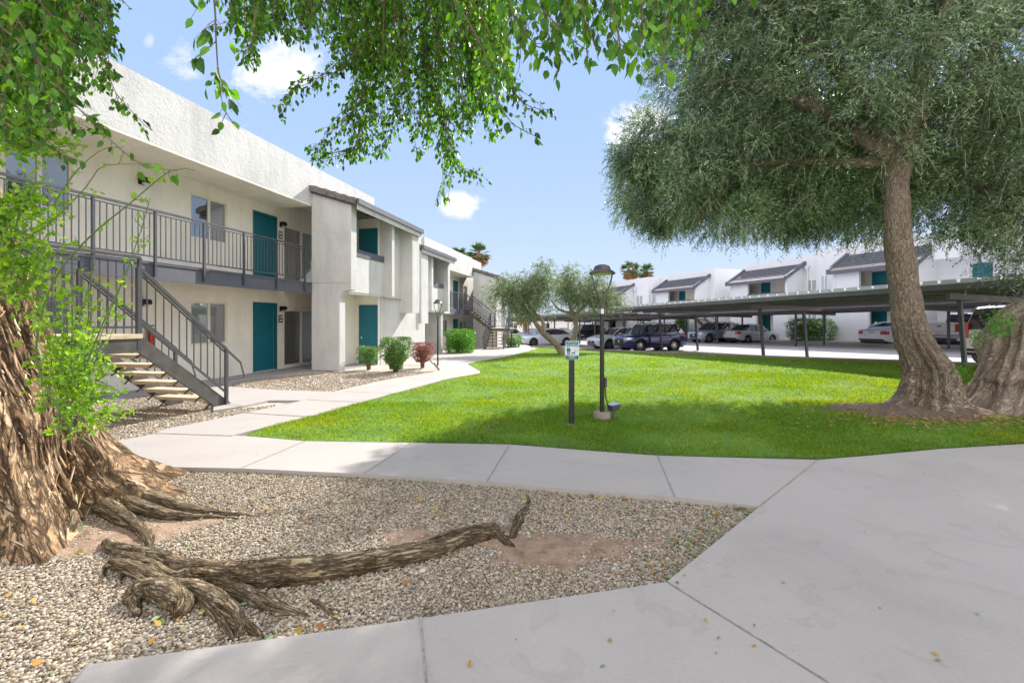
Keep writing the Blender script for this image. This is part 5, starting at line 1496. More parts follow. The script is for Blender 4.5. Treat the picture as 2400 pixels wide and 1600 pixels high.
# ================================================================ lamps, sign, box
def lamp_post(label, x, y, hgt, base=True, H0=1.0, slim=1.0):
    X, Y = gp(x, y); z0 = float(G(X, Y))
    t = thing('lamp_post', (X, Y, z0), .35, label, 'street lamp')
    k = hgt / 2.43
    if base:
        mb = MB(); mb.lathe([(0, -.1), (.132, -.1), (.132, .125), (.122, .14), (0, .14)], 28); mb.build('concrete_base', M['curb'], t, smooth=True)
    mb = MB(); mb.lathe([(.0, .08), (.036, .08), (.034, 1.66 * k), (0, 1.66 * k)], 20); mb.build('pole', M['blackpost'], t, smooth=True)
    mb = MB(); mb.lathe([(0, 1.655 * k), (.037, 1.655 * k), (.037, 1.73 * k), (0, 1.73 * k)], 20); mb.build('collar', M['alloy'] if base else M['rail'], t, smooth=True)
    mb = MB(); mb.lathe([(0, 1.73 * k), (.044, 1.73 * k), (.046, 1.80 * k), (.02, 1.83 * k), (0, 1.83 * k)], 20)
    mb.build('yoke', M['steel'], t, smooth=True)
    for s_ in (-1, 1):
        mb = MB(); mb.tube([(s_ * .02, 0, 1.79 * k), (s_ * .045, 0, 1.90 * k), (s_ * .14, 0, 2.10 * k), (s_ * .185, 0, 2.27 * k)], [.018, .016, .013, .012], 8); mb.build('arm', M['steel'], t, smooth=True)
    mb = MB(); mb.lathe([(0, 2.30 * k), (.175, 2.29 * k), (.203, 2.27 * k), (.206, 2.285 * k), (.18, 2.31 * k), (.135, 2.335 * k), (.115, 2.39 * k), (.06, 2.415 * k), (0, 2.42 * k)], 32); mb.build('lamp_shade', M['steel'], t, smooth=True)
    mb = MB(); mb.lathe([(0, 2.262 * k), (.15, 2.262 * k), (.16, 2.292 * k), (0, 2.292 * k)], 24); mb.build('lens', M['lampglass'], t, smooth=True)
    if slim != 1: t.scale = (slim, slim, 1)
    return t
M['lampglass'] = pmat('yellowed_lens', (.45, .50, .12), .3)
lp = lamp_post('black lamp post with yellow-green lens on a round concrete base in the lawn', 1411, 985, 2.43)
Xl, Yl = lp.location.x, lp.location.y
mb = MB(); mb.tube([(.045, -.01, .62), (.06, -.01, .35), (.13, -.02, .16)], .012, 8); mb.build('conduit', M['rail'], lp, smooth=True)
mb = MB(); mb.box(.035, .075, -.03, .01, .52, .66); mb.build('junction_box', M['rail'], lp, bevel=.004)
fl = thing('floodlight', (Xl + .17, Yl - .02, float(G(Xl, Yl)) + .15), .5, 'small grey ground floodlight box at the foot of the lawn lamp post', 'floodlight')
mb = MB(); mb.hexa([(-.05, -.055, .0), (.07, -.055, .02), (.07, .055, .02), (-.05, .055, .0)], [(-.075, -.06, .09), (.085, -.075, .11), (.085, .075, .11), (-.075, .06, .09)]); mb.build('housing', M['rail'], fl, bevel=.006)
mb = MB(); mb.hexa([(-.08, -.065, .092), (.09, -.08, .112), (.09, .08, .112), (-.08, .065, .092)], [(-.08, -.065, .102), (.09, -.08, .122), (.09, .08, .122), (-.08, .065, .102)]); mb.build('cover', M['alloy'], fl)
mb = MB(); mb.tube([(0, 0, -.12), (0, 0, .02)], .015, 8); mb.build('bracket', M['steel'], fl)
lamp_post('thin black lamp post by the far hedge beside the left building', 1026, 863, 2.28, base=False, slim=.72)

X, Y = gp(1340, 1000)
sg_ = thing('dog_sign', (X, Y, float(G(X, Y))), .03, 'small white and green leash your dog sign on a dark square post in the lawn', 'sign')
mb = MB(); mb.box(-.038, .038, -.02, .055, -.1, 1.0); mb.build('post', M['blackpost'], sg_, bevel=.004)
mb = MB(); mb.box(-.062, .062, -.075, .105, -.02, .018); mb.build('footing', M['curb'], sg_)
gm = pmat('sign_green', (.005, .16, .16), .4); wm = pmat('sign_white', (.72, .76, .78), .4)
def rrect(x0, x1, z0, z1, r, k=5):
    o = []
    for cx_, cz_, a0 in ((x1 - r, z1 - r, 0), (x0 + r, z1 - r, 90), (x0 + r, z0 + r, 180), (x1 - r, z0 + r, 270)):
        for i in range(k + 1): a = R(a0 + 90 * i / k); o.append((cx_ + r * math.cos(a), cz_ + r * math.sin(a)))
    return o
pl = MB(); pl.prism(rrect(-.1, .1, .985, 1.262, .018), 'y', -.026, -.022); plo = pl.build('plate', wm, sg_)
e = MB(); e.prism(rrect(-.096, .096, 1.180, 1.258, .012), 'y', -.0272, -.0262); e.build('header_band', gm, plo)
e = MB(); e.prism(rrect(-.096, .096, .989, 1.048, .012), 'y', -.0272, -.0262); e.build('footer_band', gm, plo)
text_mesh('PLEASE LEASH', .027, wm, 'lettering', sg_, (0, -.0274, 1.237), (R(90), 0, 0), .0004, .0006)
text_mesh('AND CLEAN UP', .027, wm, 'lettering', sg_, (0, -.0274, 1.2), (R(90), 0, 0), .0004, .0006)
def blob(mb, pts): mb.prism(pts, 'y', -.0272, -.0262)
for ox, sc_, wd in ((-.060, 1.0, 1.1), (-.034, .93, .85)):
    mb = MB()
    bz = 1.050
    def Q(p): return [(ox + a * sc_ * wd, bz + b * sc_) for a, b in p]
    blob(mb, Q([(-.006, .122), (-.003, .128), (.003, .128), (.006, .122), (.006, .113), (.003, .108), (-.003, .108), (-.006, .113)]))
    blob(mb, Q([(-.006, .106), (.006, .106), (.015, .098), (.017, .060), (.012, .058), (.010, .050), (.009, 0), (.002, 0), (0, .045), (-.003, 0), (-.010, 0), (-.009, .052), (-.012, .060), (-.018, .062), (-.015, .098)]))
    mb.build('person_pictogram', gm, plo)
mb = MB(); ox, bz = .022, 1.055
blob(mb, [(ox + a, bz + b) for a, b in [(-.026, .026), (-.030, .034), (-.022, .036), (.008, .035), (.020, .047), (.030, .050), (.036, .043), (.028, .038), (.020, .026), (.018, 0), (.013, 0), (.011, .018), (-.014, .018), (-.018, 0), (-.024, 0)]])
mb.build('dog_pictogram', gm, plo)
gl_ = pmat('sign_small_print', (.25, .38, .40), .5)
mb = MB()
for (x0, x1, zz_) in ((.005, .088, 1.166), (.030, .088, 1.150), (-.002, .088, 1.126), (.02, .088, 1.11)): mb.box(x0, x1, -.0268, -.0262, zz_, zz_ + .004)
mb.build('small_print', gl_, plo)
mb = MB()
for (x0, x1, zz_) in ((-.07, .07, 1.032), (-.045, .045, 1.013)): mb.box(x0, x1, -.0282, -.0274, zz_, zz_ + .006)
mb.build('small_print', wm, plo)
# ================================================================ plants
def barkco(me, bc):
    a = me.attributes.new('barkco', 'FLOAT_VECTOR', 'POINT'); a.data.foreach_set('vector', np.asarray(bc, dtype=np.float32).ravel())
def unit(a): return a / np.maximum(np.linalg.norm(a, axis=-1, keepdims=True), 1e-9)
T_SLIM = (np.array([(0, 0, 0), (.45, .5, .03), (1, 0, 0), (.45, -.5, .03)]), np.array([0, 1, 2, 3]), 4)
T_HEART = (np.array([(0, 0, 0), (.20, .40, .07), (.55, .40, .08), (1, 0, -.04), (.55, -.40, .08), (.20, -.40, .07)]), np.array([0, 3, 2, 1, 0, 5, 4, 3]), 6)
def leaf_geo(P, D, L, Wd, T, up=None):
    """leaf blades at P pointing along D"""
    n_ = len(P); D = unit(D)
    r_ = rng.normal(size=(n_, 3)) if up is None else up + .5 * rng.normal(size=(n_, 3))
    S = unit(np.cross(D, r_)); U = np.cross(S, D)
    tv, tf, k = T
    V = P[:, None, :] + tv[None, :, 0:1] * D[:, None, :] * L[:, None, None] + tv[None, :, 1:2] * S[:, None, :] * Wd[:, None, None] + tv[None, :, 2:3] * U[:, None, :] * Wd[:, None, None]
    Fc = tf[None, :] + (np.arange(n_) * k)[:, None]
    return V.reshape(-1, 3), Fc.ravel()
class Leaves:
    def __init__(s): s.V = []; s.F = []; s.b = 0
    def add(s, V, Fc): s.V.append(V); s.F.append(Fc + s.b); s.b += len(V)
    def build(s, name, mat, parent, smooth=False):
        V = np.concatenate(s.V) - np.array(OFF.get(parent.name, Vector((0, 0, 0)))) if parent is not None else np.concatenate(s.V)
        return link(name, np_mesh(name, V, np.concatenate(s.F), 4, mat, smooth), parent)
def ribbons(P0, D, L, curve, w_, nseg=4):
    """thin 3-sided twigs as crossed ribbons; returns V,F(4) and sample function"""
    n_ = len(P0); D = unit(D)
    t = np.linspace(0, 1, nseg + 1)
    C = P0[:, None] + D[:, None] * (L[:, None] * t)[..., None] + curve[:, None] * (t ** 2)[None, :, None] * L[:, None, None]
    S = unit(np.cross(D, rng.normal(size=(n_, 3))))
    ww = (w_ * (1 - .75 * t))[None, :, None] / 2
    A = C - S[:, None] * ww; B = C + S[:, None] * ww
    V = np.stack([A, B], 2).reshape(n_, -1, 3)
    idx = np.arange(nseg)[:, None] * 2 + np.array([0, 1, 3, 2])[None]
    Fc = idx.ravel()[None] + (np.arange(n_) * (nseg + 1) * 2)[:, None]
    return V.reshape(-1, 3), Fc.ravel(), C

def crown(blobs, clumps, ntwig, nleaf, twigL, leafL, leafW, mat, matT, parent, droop=.5, clump_r=.55, outward=.6, keep_twigs=.35, shell_=.55, jit=1):
    """leaf clumps through the volume of the blobs: (centre, (rx,ry,rz))"""
    vol = np.array([b[1][0] * b[1][1] * b[1][2] for b in blobs]) ** .8; vol /= vol.sum()
    lv, tw = Leaves(), Leaves()
    for bi in rng.choice(len(blobs), clumps, p=vol):
        c, r = np.array(blobs[bi][0]), np.array(blobs[bi][1])
        d = unit(rng.normal(size=3)); q = (shell_ + (1 - shell_) * rng.random()) if rng.random() < .8 else rng.random()
        cc = c + d * r * q * .92
        cr = clump_r * (.6 + .8 * rng.random())
        n_ = int(ntwig * (.6 + .8 * rng.random()))
        d2 = unit(rng.normal(size=(n_, 3))); S0 = cc + d2 * (cr * rng.random((n_, 1)) ** .5)
        Dv = unit(d2 * .8 + d[None] * outward + rng.normal(size=(n_, 3)) * .4)
        L = twigL * (.5 + rng.random(n_)); cur = np.zeros((n_, 3)); cur[:, 2] = -droop * (.5 + rng.random(n_))
        t = (np.arange(nleaf) + .5) / nleaf
        C = S0[:, None] + Dv[:, None] * (L[:, None] * t)[..., None] + cur[:, None] * (t ** 2)[None, :, None] * L[:, None, None]
        T_ = unit(Dv[:, None] + 2 * cur[:, None] * t[None, :, None])
        side = unit(np.cross(np.broadcast_to(T_, C.shape), rng.normal(size=C.shape)))
        Dl = unit(T_ * .75 + side * .8)
        P = C.reshape(-1, 3); Dl = Dl.reshape(-1, 3); m_ = len(P)
        V, Fc = leaf_geo(P, Dl, leafL * (.6 + .7 * rng.random(m_)), leafW * (.7 + .6 * rng.random(m_)), T_SLIM)
        lv.add(V, Fc)
        k = int(n_ * keep_twigs)
        if k: V, Fc, _ = ribbons(S0[:k], Dv[:k], L[:k], cur[:k], .009 * (leafL / .06), 4); tw.add(V, Fc)
    f = lv.build('foliage', mat, parent)
    if tw.V: setp(tw.build('twigs', matT, parent), kind='stuff')
    return f

def limb(name, parent, pts, rads, mat, n=12, seg=5, wob=.03):
    """smooth tapering limb through points"""
    pts = [Vector(p) for p in pts]; P, Rr = [], []
    for i in range(len(pts) - 1):
        p0 = pts[max(i - 1, 0)]; p1 = pts[i]; p2 = pts[i + 1]; p3 = pts[min(i + 2, len(pts) - 1)]
        for k in range(seg):
            t = k / seg
            q = .5 * ((2 * p1) + (p2 - p0) * t + (2 * p0 - 5 * p1 + 4 * p2 - p3) * t * t + (-p0 + 3 * p1 - 3 * p2 + p3) * t ** 3)
            P.append(q + Vector((random.uniform(-1, 1), random.uniform(-1, 1), random.uniform(-1, 1))) * wob * rads[i]); Rr.append(rads[i] + (rads[i + 1] - rads[i]) * t)
    P.append(pts[-1]); Rr.append(rads[-1])
    mb = MB(); mb.tube(P, Rr, n)
    for i, v in enumerate(mb.v):
        ring = min(i // n, len(P) - 1); c = P[ring]; d = v - c
        k = float(vnoise(np.array([[v.x * 6, v.y * 6, v.z * 2.5]]))[0])
        mb.v[i] = c + d * (.82 + .36 * k)
    o = mb.build(name, mat, parent, smooth=True, sharp=None)
    arc = np.concatenate([[0], np.cumsum([(b_ - a_).length for a_, b_ in zip(P, P[1:])])]); nv = len(mb.v)
    rg = np.minimum(np.arange(nv) // n, len(P) - 1); th = (np.arange(nv) % n) / n * 2 * np.pi
    barkco(o.data, np.stack([np.cos(th) * rads[0], np.sin(th) * rads[0], arc[rg]], -1))
    return o

def trunk_mesh(name, parent, pts, rads, mat, ni=120, nj=128, flute=None, loc=None):
    """fluted trunk: flute(theta array, z, frac, pos) -> relative radius change"""
    pts = np.array(pts, float); rads = np.array(rads, float); m_ = len(pts)
    s = np.linspace(0, m_ - 1, ni); i0 = np.minimum(s.astype(int), m_ - 2); f = (s - i0)[:, None]
    g = lambda k: pts[np.clip(i0 + k, 0, m_ - 1)]
    p0, p1, p2, p3 = g(-1), g(0), g(1), g(2)
    C = .5 * (2 * p1 + (p2 - p0) * f + (2 * p0 - 5 * p1 + 4 * p2 - p3) * f ** 2 + (-p0 + 3 * p1 - 3 * p2 + p3) * f ** 3)
    f2 = f[:, 0]; fs = f2 * f2 * (3 - 2 * f2) * .5 + f2 * .5
    Rr = rads[i0] * (1 - fs) + rads[np.minimum(i0 + 1, m_ - 1)] * fs
    th = np.linspace(0, 2 * np.pi, nj, endpoint=False)
    TH_, Z_ = np.meshgrid(th, C[:, 2]); RR = np.broadcast_to(Rr[:, None], TH_.shape)
    X_ = C[:, 0:1] + RR * np.cos(TH_); Y_ = C[:, 1:2] + RR * np.sin(TH_)
    k = flute(TH_, Z_, np.stack([X_, Y_, Z_], -1)) if flute else 0
    X_ = C[:, 0:1] + (RR * (1 + k)) * np.cos(TH_); Y_ = C[:, 1:2] + (RR * (1 + k)) * np.sin(TH_)
    V = np.stack([X_, Y_, Z_], -1).reshape(-1, 3)
    off = np.array(OFF.get(parent.name, Vector((0, 0, 0))))
    a = (np.arange(ni - 1)[:, None] * nj + np.arange(nj)[None]); b = (np.arange(ni - 1)[:, None] * nj + (np.arange(nj)[None] + 1) % nj)
    Fc = np.stack([a, b, b + nj, a + nj], -1).reshape(-1)
    arc = np.concatenate([[0], np.cumsum(np.linalg.norm(np.diff(C, axis=0), axis=1))])
    rad_arc = np.concatenate([[0], np.cumsum(np.abs(np.diff(Rr)))]) * .5
    rr_ = max(.2, float(np.median(Rr)))
    bc = np.stack([np.cos(TH_) * rr_, np.sin(TH_) * rr_, np.broadcast_to((arc + rad_arc)[:, None], TH_.shape)], -1).reshape(-1, 3)
    me = np_mesh(name, V - off, Fc, 4, mat, True); barkco(me, bc)
    return link(name, me, parent), V.reshape(ni, nj, 3)

def plant(name, X, Y, label, cat, group=None, dz=0):
    z = float(G(X, Y)) + dz
    t = thing(name, (X, Y, z), 0, label, cat, group); OFF[t.name] = Vector((X, Y, z)); return t

# ---------------------------------------------------------------- the two big olives on the right
def d2p(x, y): return x * 1.0204, y * 1.0204
O1 = plant('olive_tree', 6.75, 7.75, 'tall olive tree with leaning furrowed trunk and huge grey green crown', 'tree', 'olive trees on the lawn')
pts = []; rad = []
for (x, y, r_) in [(2122, 962, 84), (2128, 938, 68), (2136, 900, 54), (2136, 850, 48), (2110, 800, 42), (2094, 760, 39), (2084, 700, 37), (2074, 640, 35), (2066, 560, 33), (2062, 480, 31), (2060, 400, 30), (2070, 330, 28)]:
    p = at(*d2p(x, y), 7.75); pts.append(p); rad.append(r_ * .80 * 1.0204 * 7.75 / 1067)
pts[0].z = float(G(6.7, 7.75)) - .25
def fl_olive(T_, Z_, P):
    z = Z_ - .1; low = np.clip(1 - z / 1.5, 0, 1)
    lob = ridge(vnoise(np.stack([np.cos(T_) * 3.1 + 5, np.sin(T_) * 3.1 + 5, z * .3 + 3], -1)))
    lob2 = ridge(vnoise(np.stack([np.cos(T_) * 6.5 + 9 + z * .6, np.sin(T_) * 6.5 + 2, z * .5 + 8], -1)))
    k = (lob - .55) * .60 * low ** .8 + (lob2 ** 1.5 - .5) * .40 * low ** .7
    k = k + .30 * np.exp(-np.clip(z, 0, 9) / .09) * (lob - .2)
    k += (fbm(P * 2.4) - .5) * .35 + (ridge(vnoise(P * np.array([13, 13, 4]))) - .6) * .055
    return k
trunk_mesh('trunk', O1, pts, rad, M['bark_olive'], 170, 170, fl_olive)
top = pts[-1]
for q, r0 in [([(-1.1, .6, .9), (-2.3, 1.2, 1.7), (-3.2, 1.6, 1.6)], .15), ([(-.7, .3, 1.2), (-1.8, .8, 3.0), (-2.6, 1.2, 4.4)], .15), ([(.9, .2, 1.0), (2.2, .0, 2.2), (3.4, -.2, 2.8)], .15),
              ([(.2, -.3, 1.4), (.5, -.9, 3.0), (1.0, -1.2, 4.6)], .14), ([(-1.6, 1.2, .1), (-3.2, 2.2, .0)], .10), ([(1.0, .8, .3), (2.3, 1.6, .6)], .10)]:
    n_ = len(q); limb('limb', O1, [top - Vector((0, 0, .35))] + [top + Vector(v) for v in q], [r0] + [r0 * (1 - .8 * (i + 1) / n_) for i in range(n_)], M['bark_olive'])
def blobpx(x, y, Y, r, k=(1, 1, 1)):
    c = at(*d2p(x, y), Y); rr = r * 1.0204 * Y / 1067
    return (tuple(c), (rr * k[0], rr * k[1], rr * k[2]))
bl = [blobpx(*v) for v in [(1730, 90, 8.6, 140), (1660, 240, 8.8, 92), (1525, 385, 9.0, 62), (1595, 420, 9.2, 82), (1670, 480, 9.4, 74), (1750, 475, 9.6, 66), (1830, 455, 9.6, 75), (1730, 330, 9.0, 120),
                            (1900, 170, 8.2, 170), (1920, 350, 8.6, 120), (2080, 120, 7.4, 190), (2060, 290, 8.0, 130), (1800, -60, 8.6, 200), (2050, -120, 8, 220), (1950, 470, 9.8, 50), (1990, 500, 10, 45), (1880, 500, 10, 42), (1600, 340, 8.8, 70), (1700, -60, 8.8, 130), (1650, 60, 8.8, 80)]]
bl += [((4.0, 12.2, 5.0), (1.3, 1.3, 1.2)), ((5.8, 12.3, 4.9), (1.4, 1.3, 1.2)), ((7.6, 12.1, 4.8), (1.4, 1.3, 1.2)), ((9.3, 11.8, 4.9), (1.4, 1.3, 1.3)), ((3.7, 12.0, 5.9), (1.1, 1.3, 1.0)), ((6, 11.3, 6.2), (2.2, 1.6, 1.8)), ((5.0, 9.5, 8.2), (2.4, 2.0, 1.3)), ((4.4, 10.6, 7.2), (1.3, 1.3, 1.3)), ((7.4, 10.3, 5.5), (1.3, 1.2, 1.1))]
bl += [b_ for b_ in bl if b_[0][1] > 11] * 2
crown(bl, 1850, 24, 14, .27, .078, .018, M['olive'], M['twig_pale'], O1, droop=.38, clump_r=.27, keep_twigs=.5)

O2 = plant('olive_tree', 8.6, 7.75, 'thick right olive trunk with bulging burls and folded roots, leaning out of the frame', 'tree', 'olive trees on the lawn')
pts = []; rad = []
for (x, y, r_) in [(2335, 958, 108), (2344, 930, 86), (2358, 880, 78), (2372, 820, 75), (2386, 770, 72), (2405, 728, 72), (2455, 680, 66), (2515, 610, 56), (2540, 500, 50), (2540, 400, 46)]:
    p = at(*d2p(x, y), 7.75); pts.append(p); rad.append(r_ * 1.0204 * 7.75 / 1067)
pts[0].z = float(G(8.5, 7.75)) - .25
def fl_olive2(T_, Z_, P):
    z = Z_ - .1; low = np.clip(1 - z / 1.9, 0, 1)
    lob = ridge(vnoise(np.stack([np.cos(T_) * 2.6 + 15, np.sin(T_) * 2.6 + 25, z * .25 + 13], -1)))
    lb2 = ridge(vnoise(np.stack([np.cos(T_) * 5.5 + 1 + z * .5, np.sin(T_) * 5.5 + 25, z * .5 + 13], -1)))
    k = (lob - .6) * .55 * low ** .5 + (np.abs(lb2) ** 2.2 - .40) * .32 + (fbm(P * 6) - .5) * .16 * low ** .4 + (fbm(P * 2.6) - .5) * .4
    k += .45 * np.exp(-np.clip(z, 0, 9) / .14) * (lob - .2) + (ridge(vnoise(P * np.array([9, 9, 4]))) - .6) * .03
    for (bx, bz) in ((8.27, .62), (8.47, .60), (8.62, .70)):
        d = np.sqrt((P[..., 0] - bx) ** 2 + ((P[..., 2] - bz) * 1.1) ** 2); k = k + .17 * np.clip(1 - d / .15, 0, 1) ** .6 * (P[..., 1] < 7.75)
    return k
trunk_mesh('trunk', O2, pts, rad, M['bark_smooth'], 170, 200, fl_olive2)
top = pts[-1]
for q, r0 in [([(-.6, .3, .9), (-1.2, .6, 2.2), (-1.4, .6, 3.6)], .22), ([(.8, .3, 1.0), (1.8, .6, 2.4)], .22), ([(-1.2, .9, .0), (-2.2, 1.4, .2)], .13)]:
    n_ = len(q); limb('limb', O2, [top - Vector((0, 0, .35))] + [top + Vector(v) for v in q], [r0] + [r0 * (1 - .8 * (i + 1) / n_) for i in range(n_)], M['bark_olive'])
bl = [blobpx(*v) for v in [(2270, 300, 7.6, 150), (2290, 110, 7.2, 180), (2250, 460, 8.6, 95), (2350, 480, 8.2, 110), (2180, 500, 9.0, 60), (2350, 590, 8.6, 42), (2260, 560, 9.0, 30), (2400, 300, 7.2, 160), (2300, -120, 7.4, 220), (2480, 100, 7.4, 220), (2370, 600, 8.4, 50), (2200, 400, 8.4, 100), (2130, 530, 9.2, 45)]]
bl += [((9.3, 10.5, 6.0), (2, 1.7, 1.9)), ((11, 9, 5.0), (2, 2, 2.2)), ((8.3, 9.3, 8.3), (2.2, 1.8, 1.2)), ((11.2, 12, 6.2), (1.8, 1.6, 1.8)), ((12.5, 10.5, 5.5), (1.8, 1.8, 2.0))]
crown(bl, 900, 24, 14, .30, .078, .018, M['olive'], M['twig_pale'], O2, droop=.45, clump_r=.32, keep_twigs=.5)
# basal sprigs on the right trunk, and leaf litter round the roots
for (x, y, n_, r_) in [(2300, 740, 26, .16), (2290, 760, 14, .12), (2240, 775, 6, .08), (2210, 850, 8, .09)]:
    lv = Leaves()
    c = np.array(at(*d2p(x, y), 7.1)); nn = n_ * 14
    P = c + rng.normal(size=(nn, 3)) * r_ * .6; D_ = unit(rng.normal(size=(nn, 3)) + np.array([0, 0, .6]))
    V, Fc = leaf_geo(P, D_, .05 * (.6 + .7 * rng.random(nn)), .015 * np.ones(nn), T_SLIM); lv.add(V, Fc)
    setp(lv.build('sprouts', M['hedge_bright'], O2), kind='stuff')
litter = MB()
P = np.array([gp(2190, 985)])[0] + rng.normal(size=(1500, 2)) * np.array([.95, .33])
D_ = rng.normal(size=(1500, 3)); D_[:, 2] *= .15
V, Fc = leaf_geo(np.concatenate([P, (G(P[:, 0], P[:, 1]) + .045 + .02 * rng.random(1500))[:, None]], 1), D_, .05 + .05 * rng.random(1500), .012 + .012 * rng.random(1500), T_SLIM, up=np.array([0, 0, 1.0]))
setp(link('dry_litter', np_mesh('dry_litter', V, Fc, 4, M['palmdry'])), 'dry brown leaf litter round the olive roots', 'leaf litter', kind='stuff')
# bare soil mound under the olives
def mound(name, cx_, cy_, rx_, ry_, h, mat, dz=.03):
    V = [(0, 0)]; nr, na = 8, 40; V = []; Fc = []
    for i in range(nr + 1):
        for j in range(na):
            a = 2 * math.pi * j / na; r_ = i / nr
            k = 1 + .22 * math.sin(3 * a + 1) + .12 * math.sin(7 * a)
            x, y = cx_ + rx_ * r_ * k * math.cos(a), cy_ + ry_ * r_ * k * math.sin(a)
            V.append((x, y, float(G(x, y)) + dz + h * (1 - r_ ** 2) + .012 * float(vnoise(np.array([[x * 6, y * 6, 1.]]))[0]) - .02 * (r_ > .99)))
    for i in range(nr):
        for j in range(na): Fc.append((i * na + j, (i + 1) * na + j, (i + 1) * na + (j + 1) % na, i * na + (j + 1) % na))
    return setp(link(name, mesh_from(name, V, Fc, mat, True)), kind='structure')
M['mulch'] = pmat('dark_mulch_soil', (.15, .105, .075), .95, noise=14, var=.5, det=8, bump=(40, .8, .03))
mound('soil', gp(2210, 975)[0], gp(2210, 975)[1] + .25, 1.75, .62, .07, M['mulch'])
M['bare'] = pmat('bare_brown_soil', (.30, .205, .14), .95, noise=9, var=.4, det=8, bump=(60, .7, .02))
for (c_, rx_, ry_) in bare: mound('soil', c_[0], c_[1], rx_ * .8, ry_ * .8, .006, M['bare'], .003)
mound('soil', *gp(1341, 1001), .16, .07, .01, M['mulch'], .036)

# ---------------------------------------------------------------- small olives in the middle distance
def small_tree(label, X, Y, trunk_px, limbs_px, blobs, clumps):
    t = plant('olive_tree', X, Y, label, 'tree', 'small olive trees by the car park')
    pp = [at(x, y, Y) for x, y in trunk_px]; pp[0].z = float(G(pp[0].x, Y)) - .1
    n_ = len(pp); limb('trunk', t, pp, [.18 - .06 * i / (n_ - 1) for i in range(n_)], M['bark_olive'])
    for lp_ in limbs_px:
        q = [at(x, y, Y) for x, y in lp_]; limb('limb', t, q, [.10 - .07 * i / (len(q) - 1) for i in range(len(q))], M['bark_smooth'], 8)
    crown([((lambda c: tuple(c))(at(1100 + .2551 * x, 560 + .2551 * y, Y + dy)), (r_ * .2551 * Y / F,) * 3) for x, y, r_, dy in blobs], clumps, 26, 11, .42, .13, .030, M['olive_light'], M['twig_pale'], t, droop=.55, clump_r=.42, keep_twigs=.2, outward=.5)
    return t
M['olive_light'] = leafmat('pale_olive_leaves', [(.07, .12, .04), (.12, .18, .07), (.19, .25, .12), (.28, .33, .20), (.10, .16, .04)], .3, .5)  # paler leaf tint of the small olives
small_tree('left small olive tree with trunk leaning low over the lawn edge', gp(1322, 832)[0], gp(1322, 832)[1], [(1322, 832), (1305, 808), (1278, 784), (1258, 762)],
           [[(1275, 780), (1272, 755), (1262, 740), (1230, 728), (1190, 718)], [(1260, 765), (1252, 745), (1255, 715), (1268, 680)], [(1258, 762), (1240, 735), (1215, 710)]],
           [(300, 500, 100, 0), (380, 420, 90, .4), (480, 560, 120, -.3), (540, 420, 110, 0), (640, 480, 110, .5), (690, 350, 85, 0), (700, 270, 45, 0), (240, 580, 60, 0), (560, 640, 70, 0), (420, 640, 60, 0)], 84)
small_tree('right small olive tree with forked upright trunk behind the dog sign', gp(1346, 826)[0], gp(1346, 826)[1] + .8, [(1346, 826), (1342, 800), (1350, 775), (1346, 735)],
           [[(1346, 740), (1335, 715), (1340, 680), (1330, 650)], [(1346, 738), (1372, 715), (1385, 690), (1400, 670)], [(1346, 735), (1310, 725), (1290, 700)]],
           [(860, 440, 110, 0), (960, 360, 90, 0), (900, 560, 90, 0), (1020, 520, 110, .4), (1130, 400, 95, 0), (1180, 540, 90, 0), (1290, 560, 80, 0), (860, 350, 45, 0), (1240, 470, 70, .3), (1330, 590, 45, 0), (800, 650, 40, 0), (1040, 640, 50, 0)], 84)

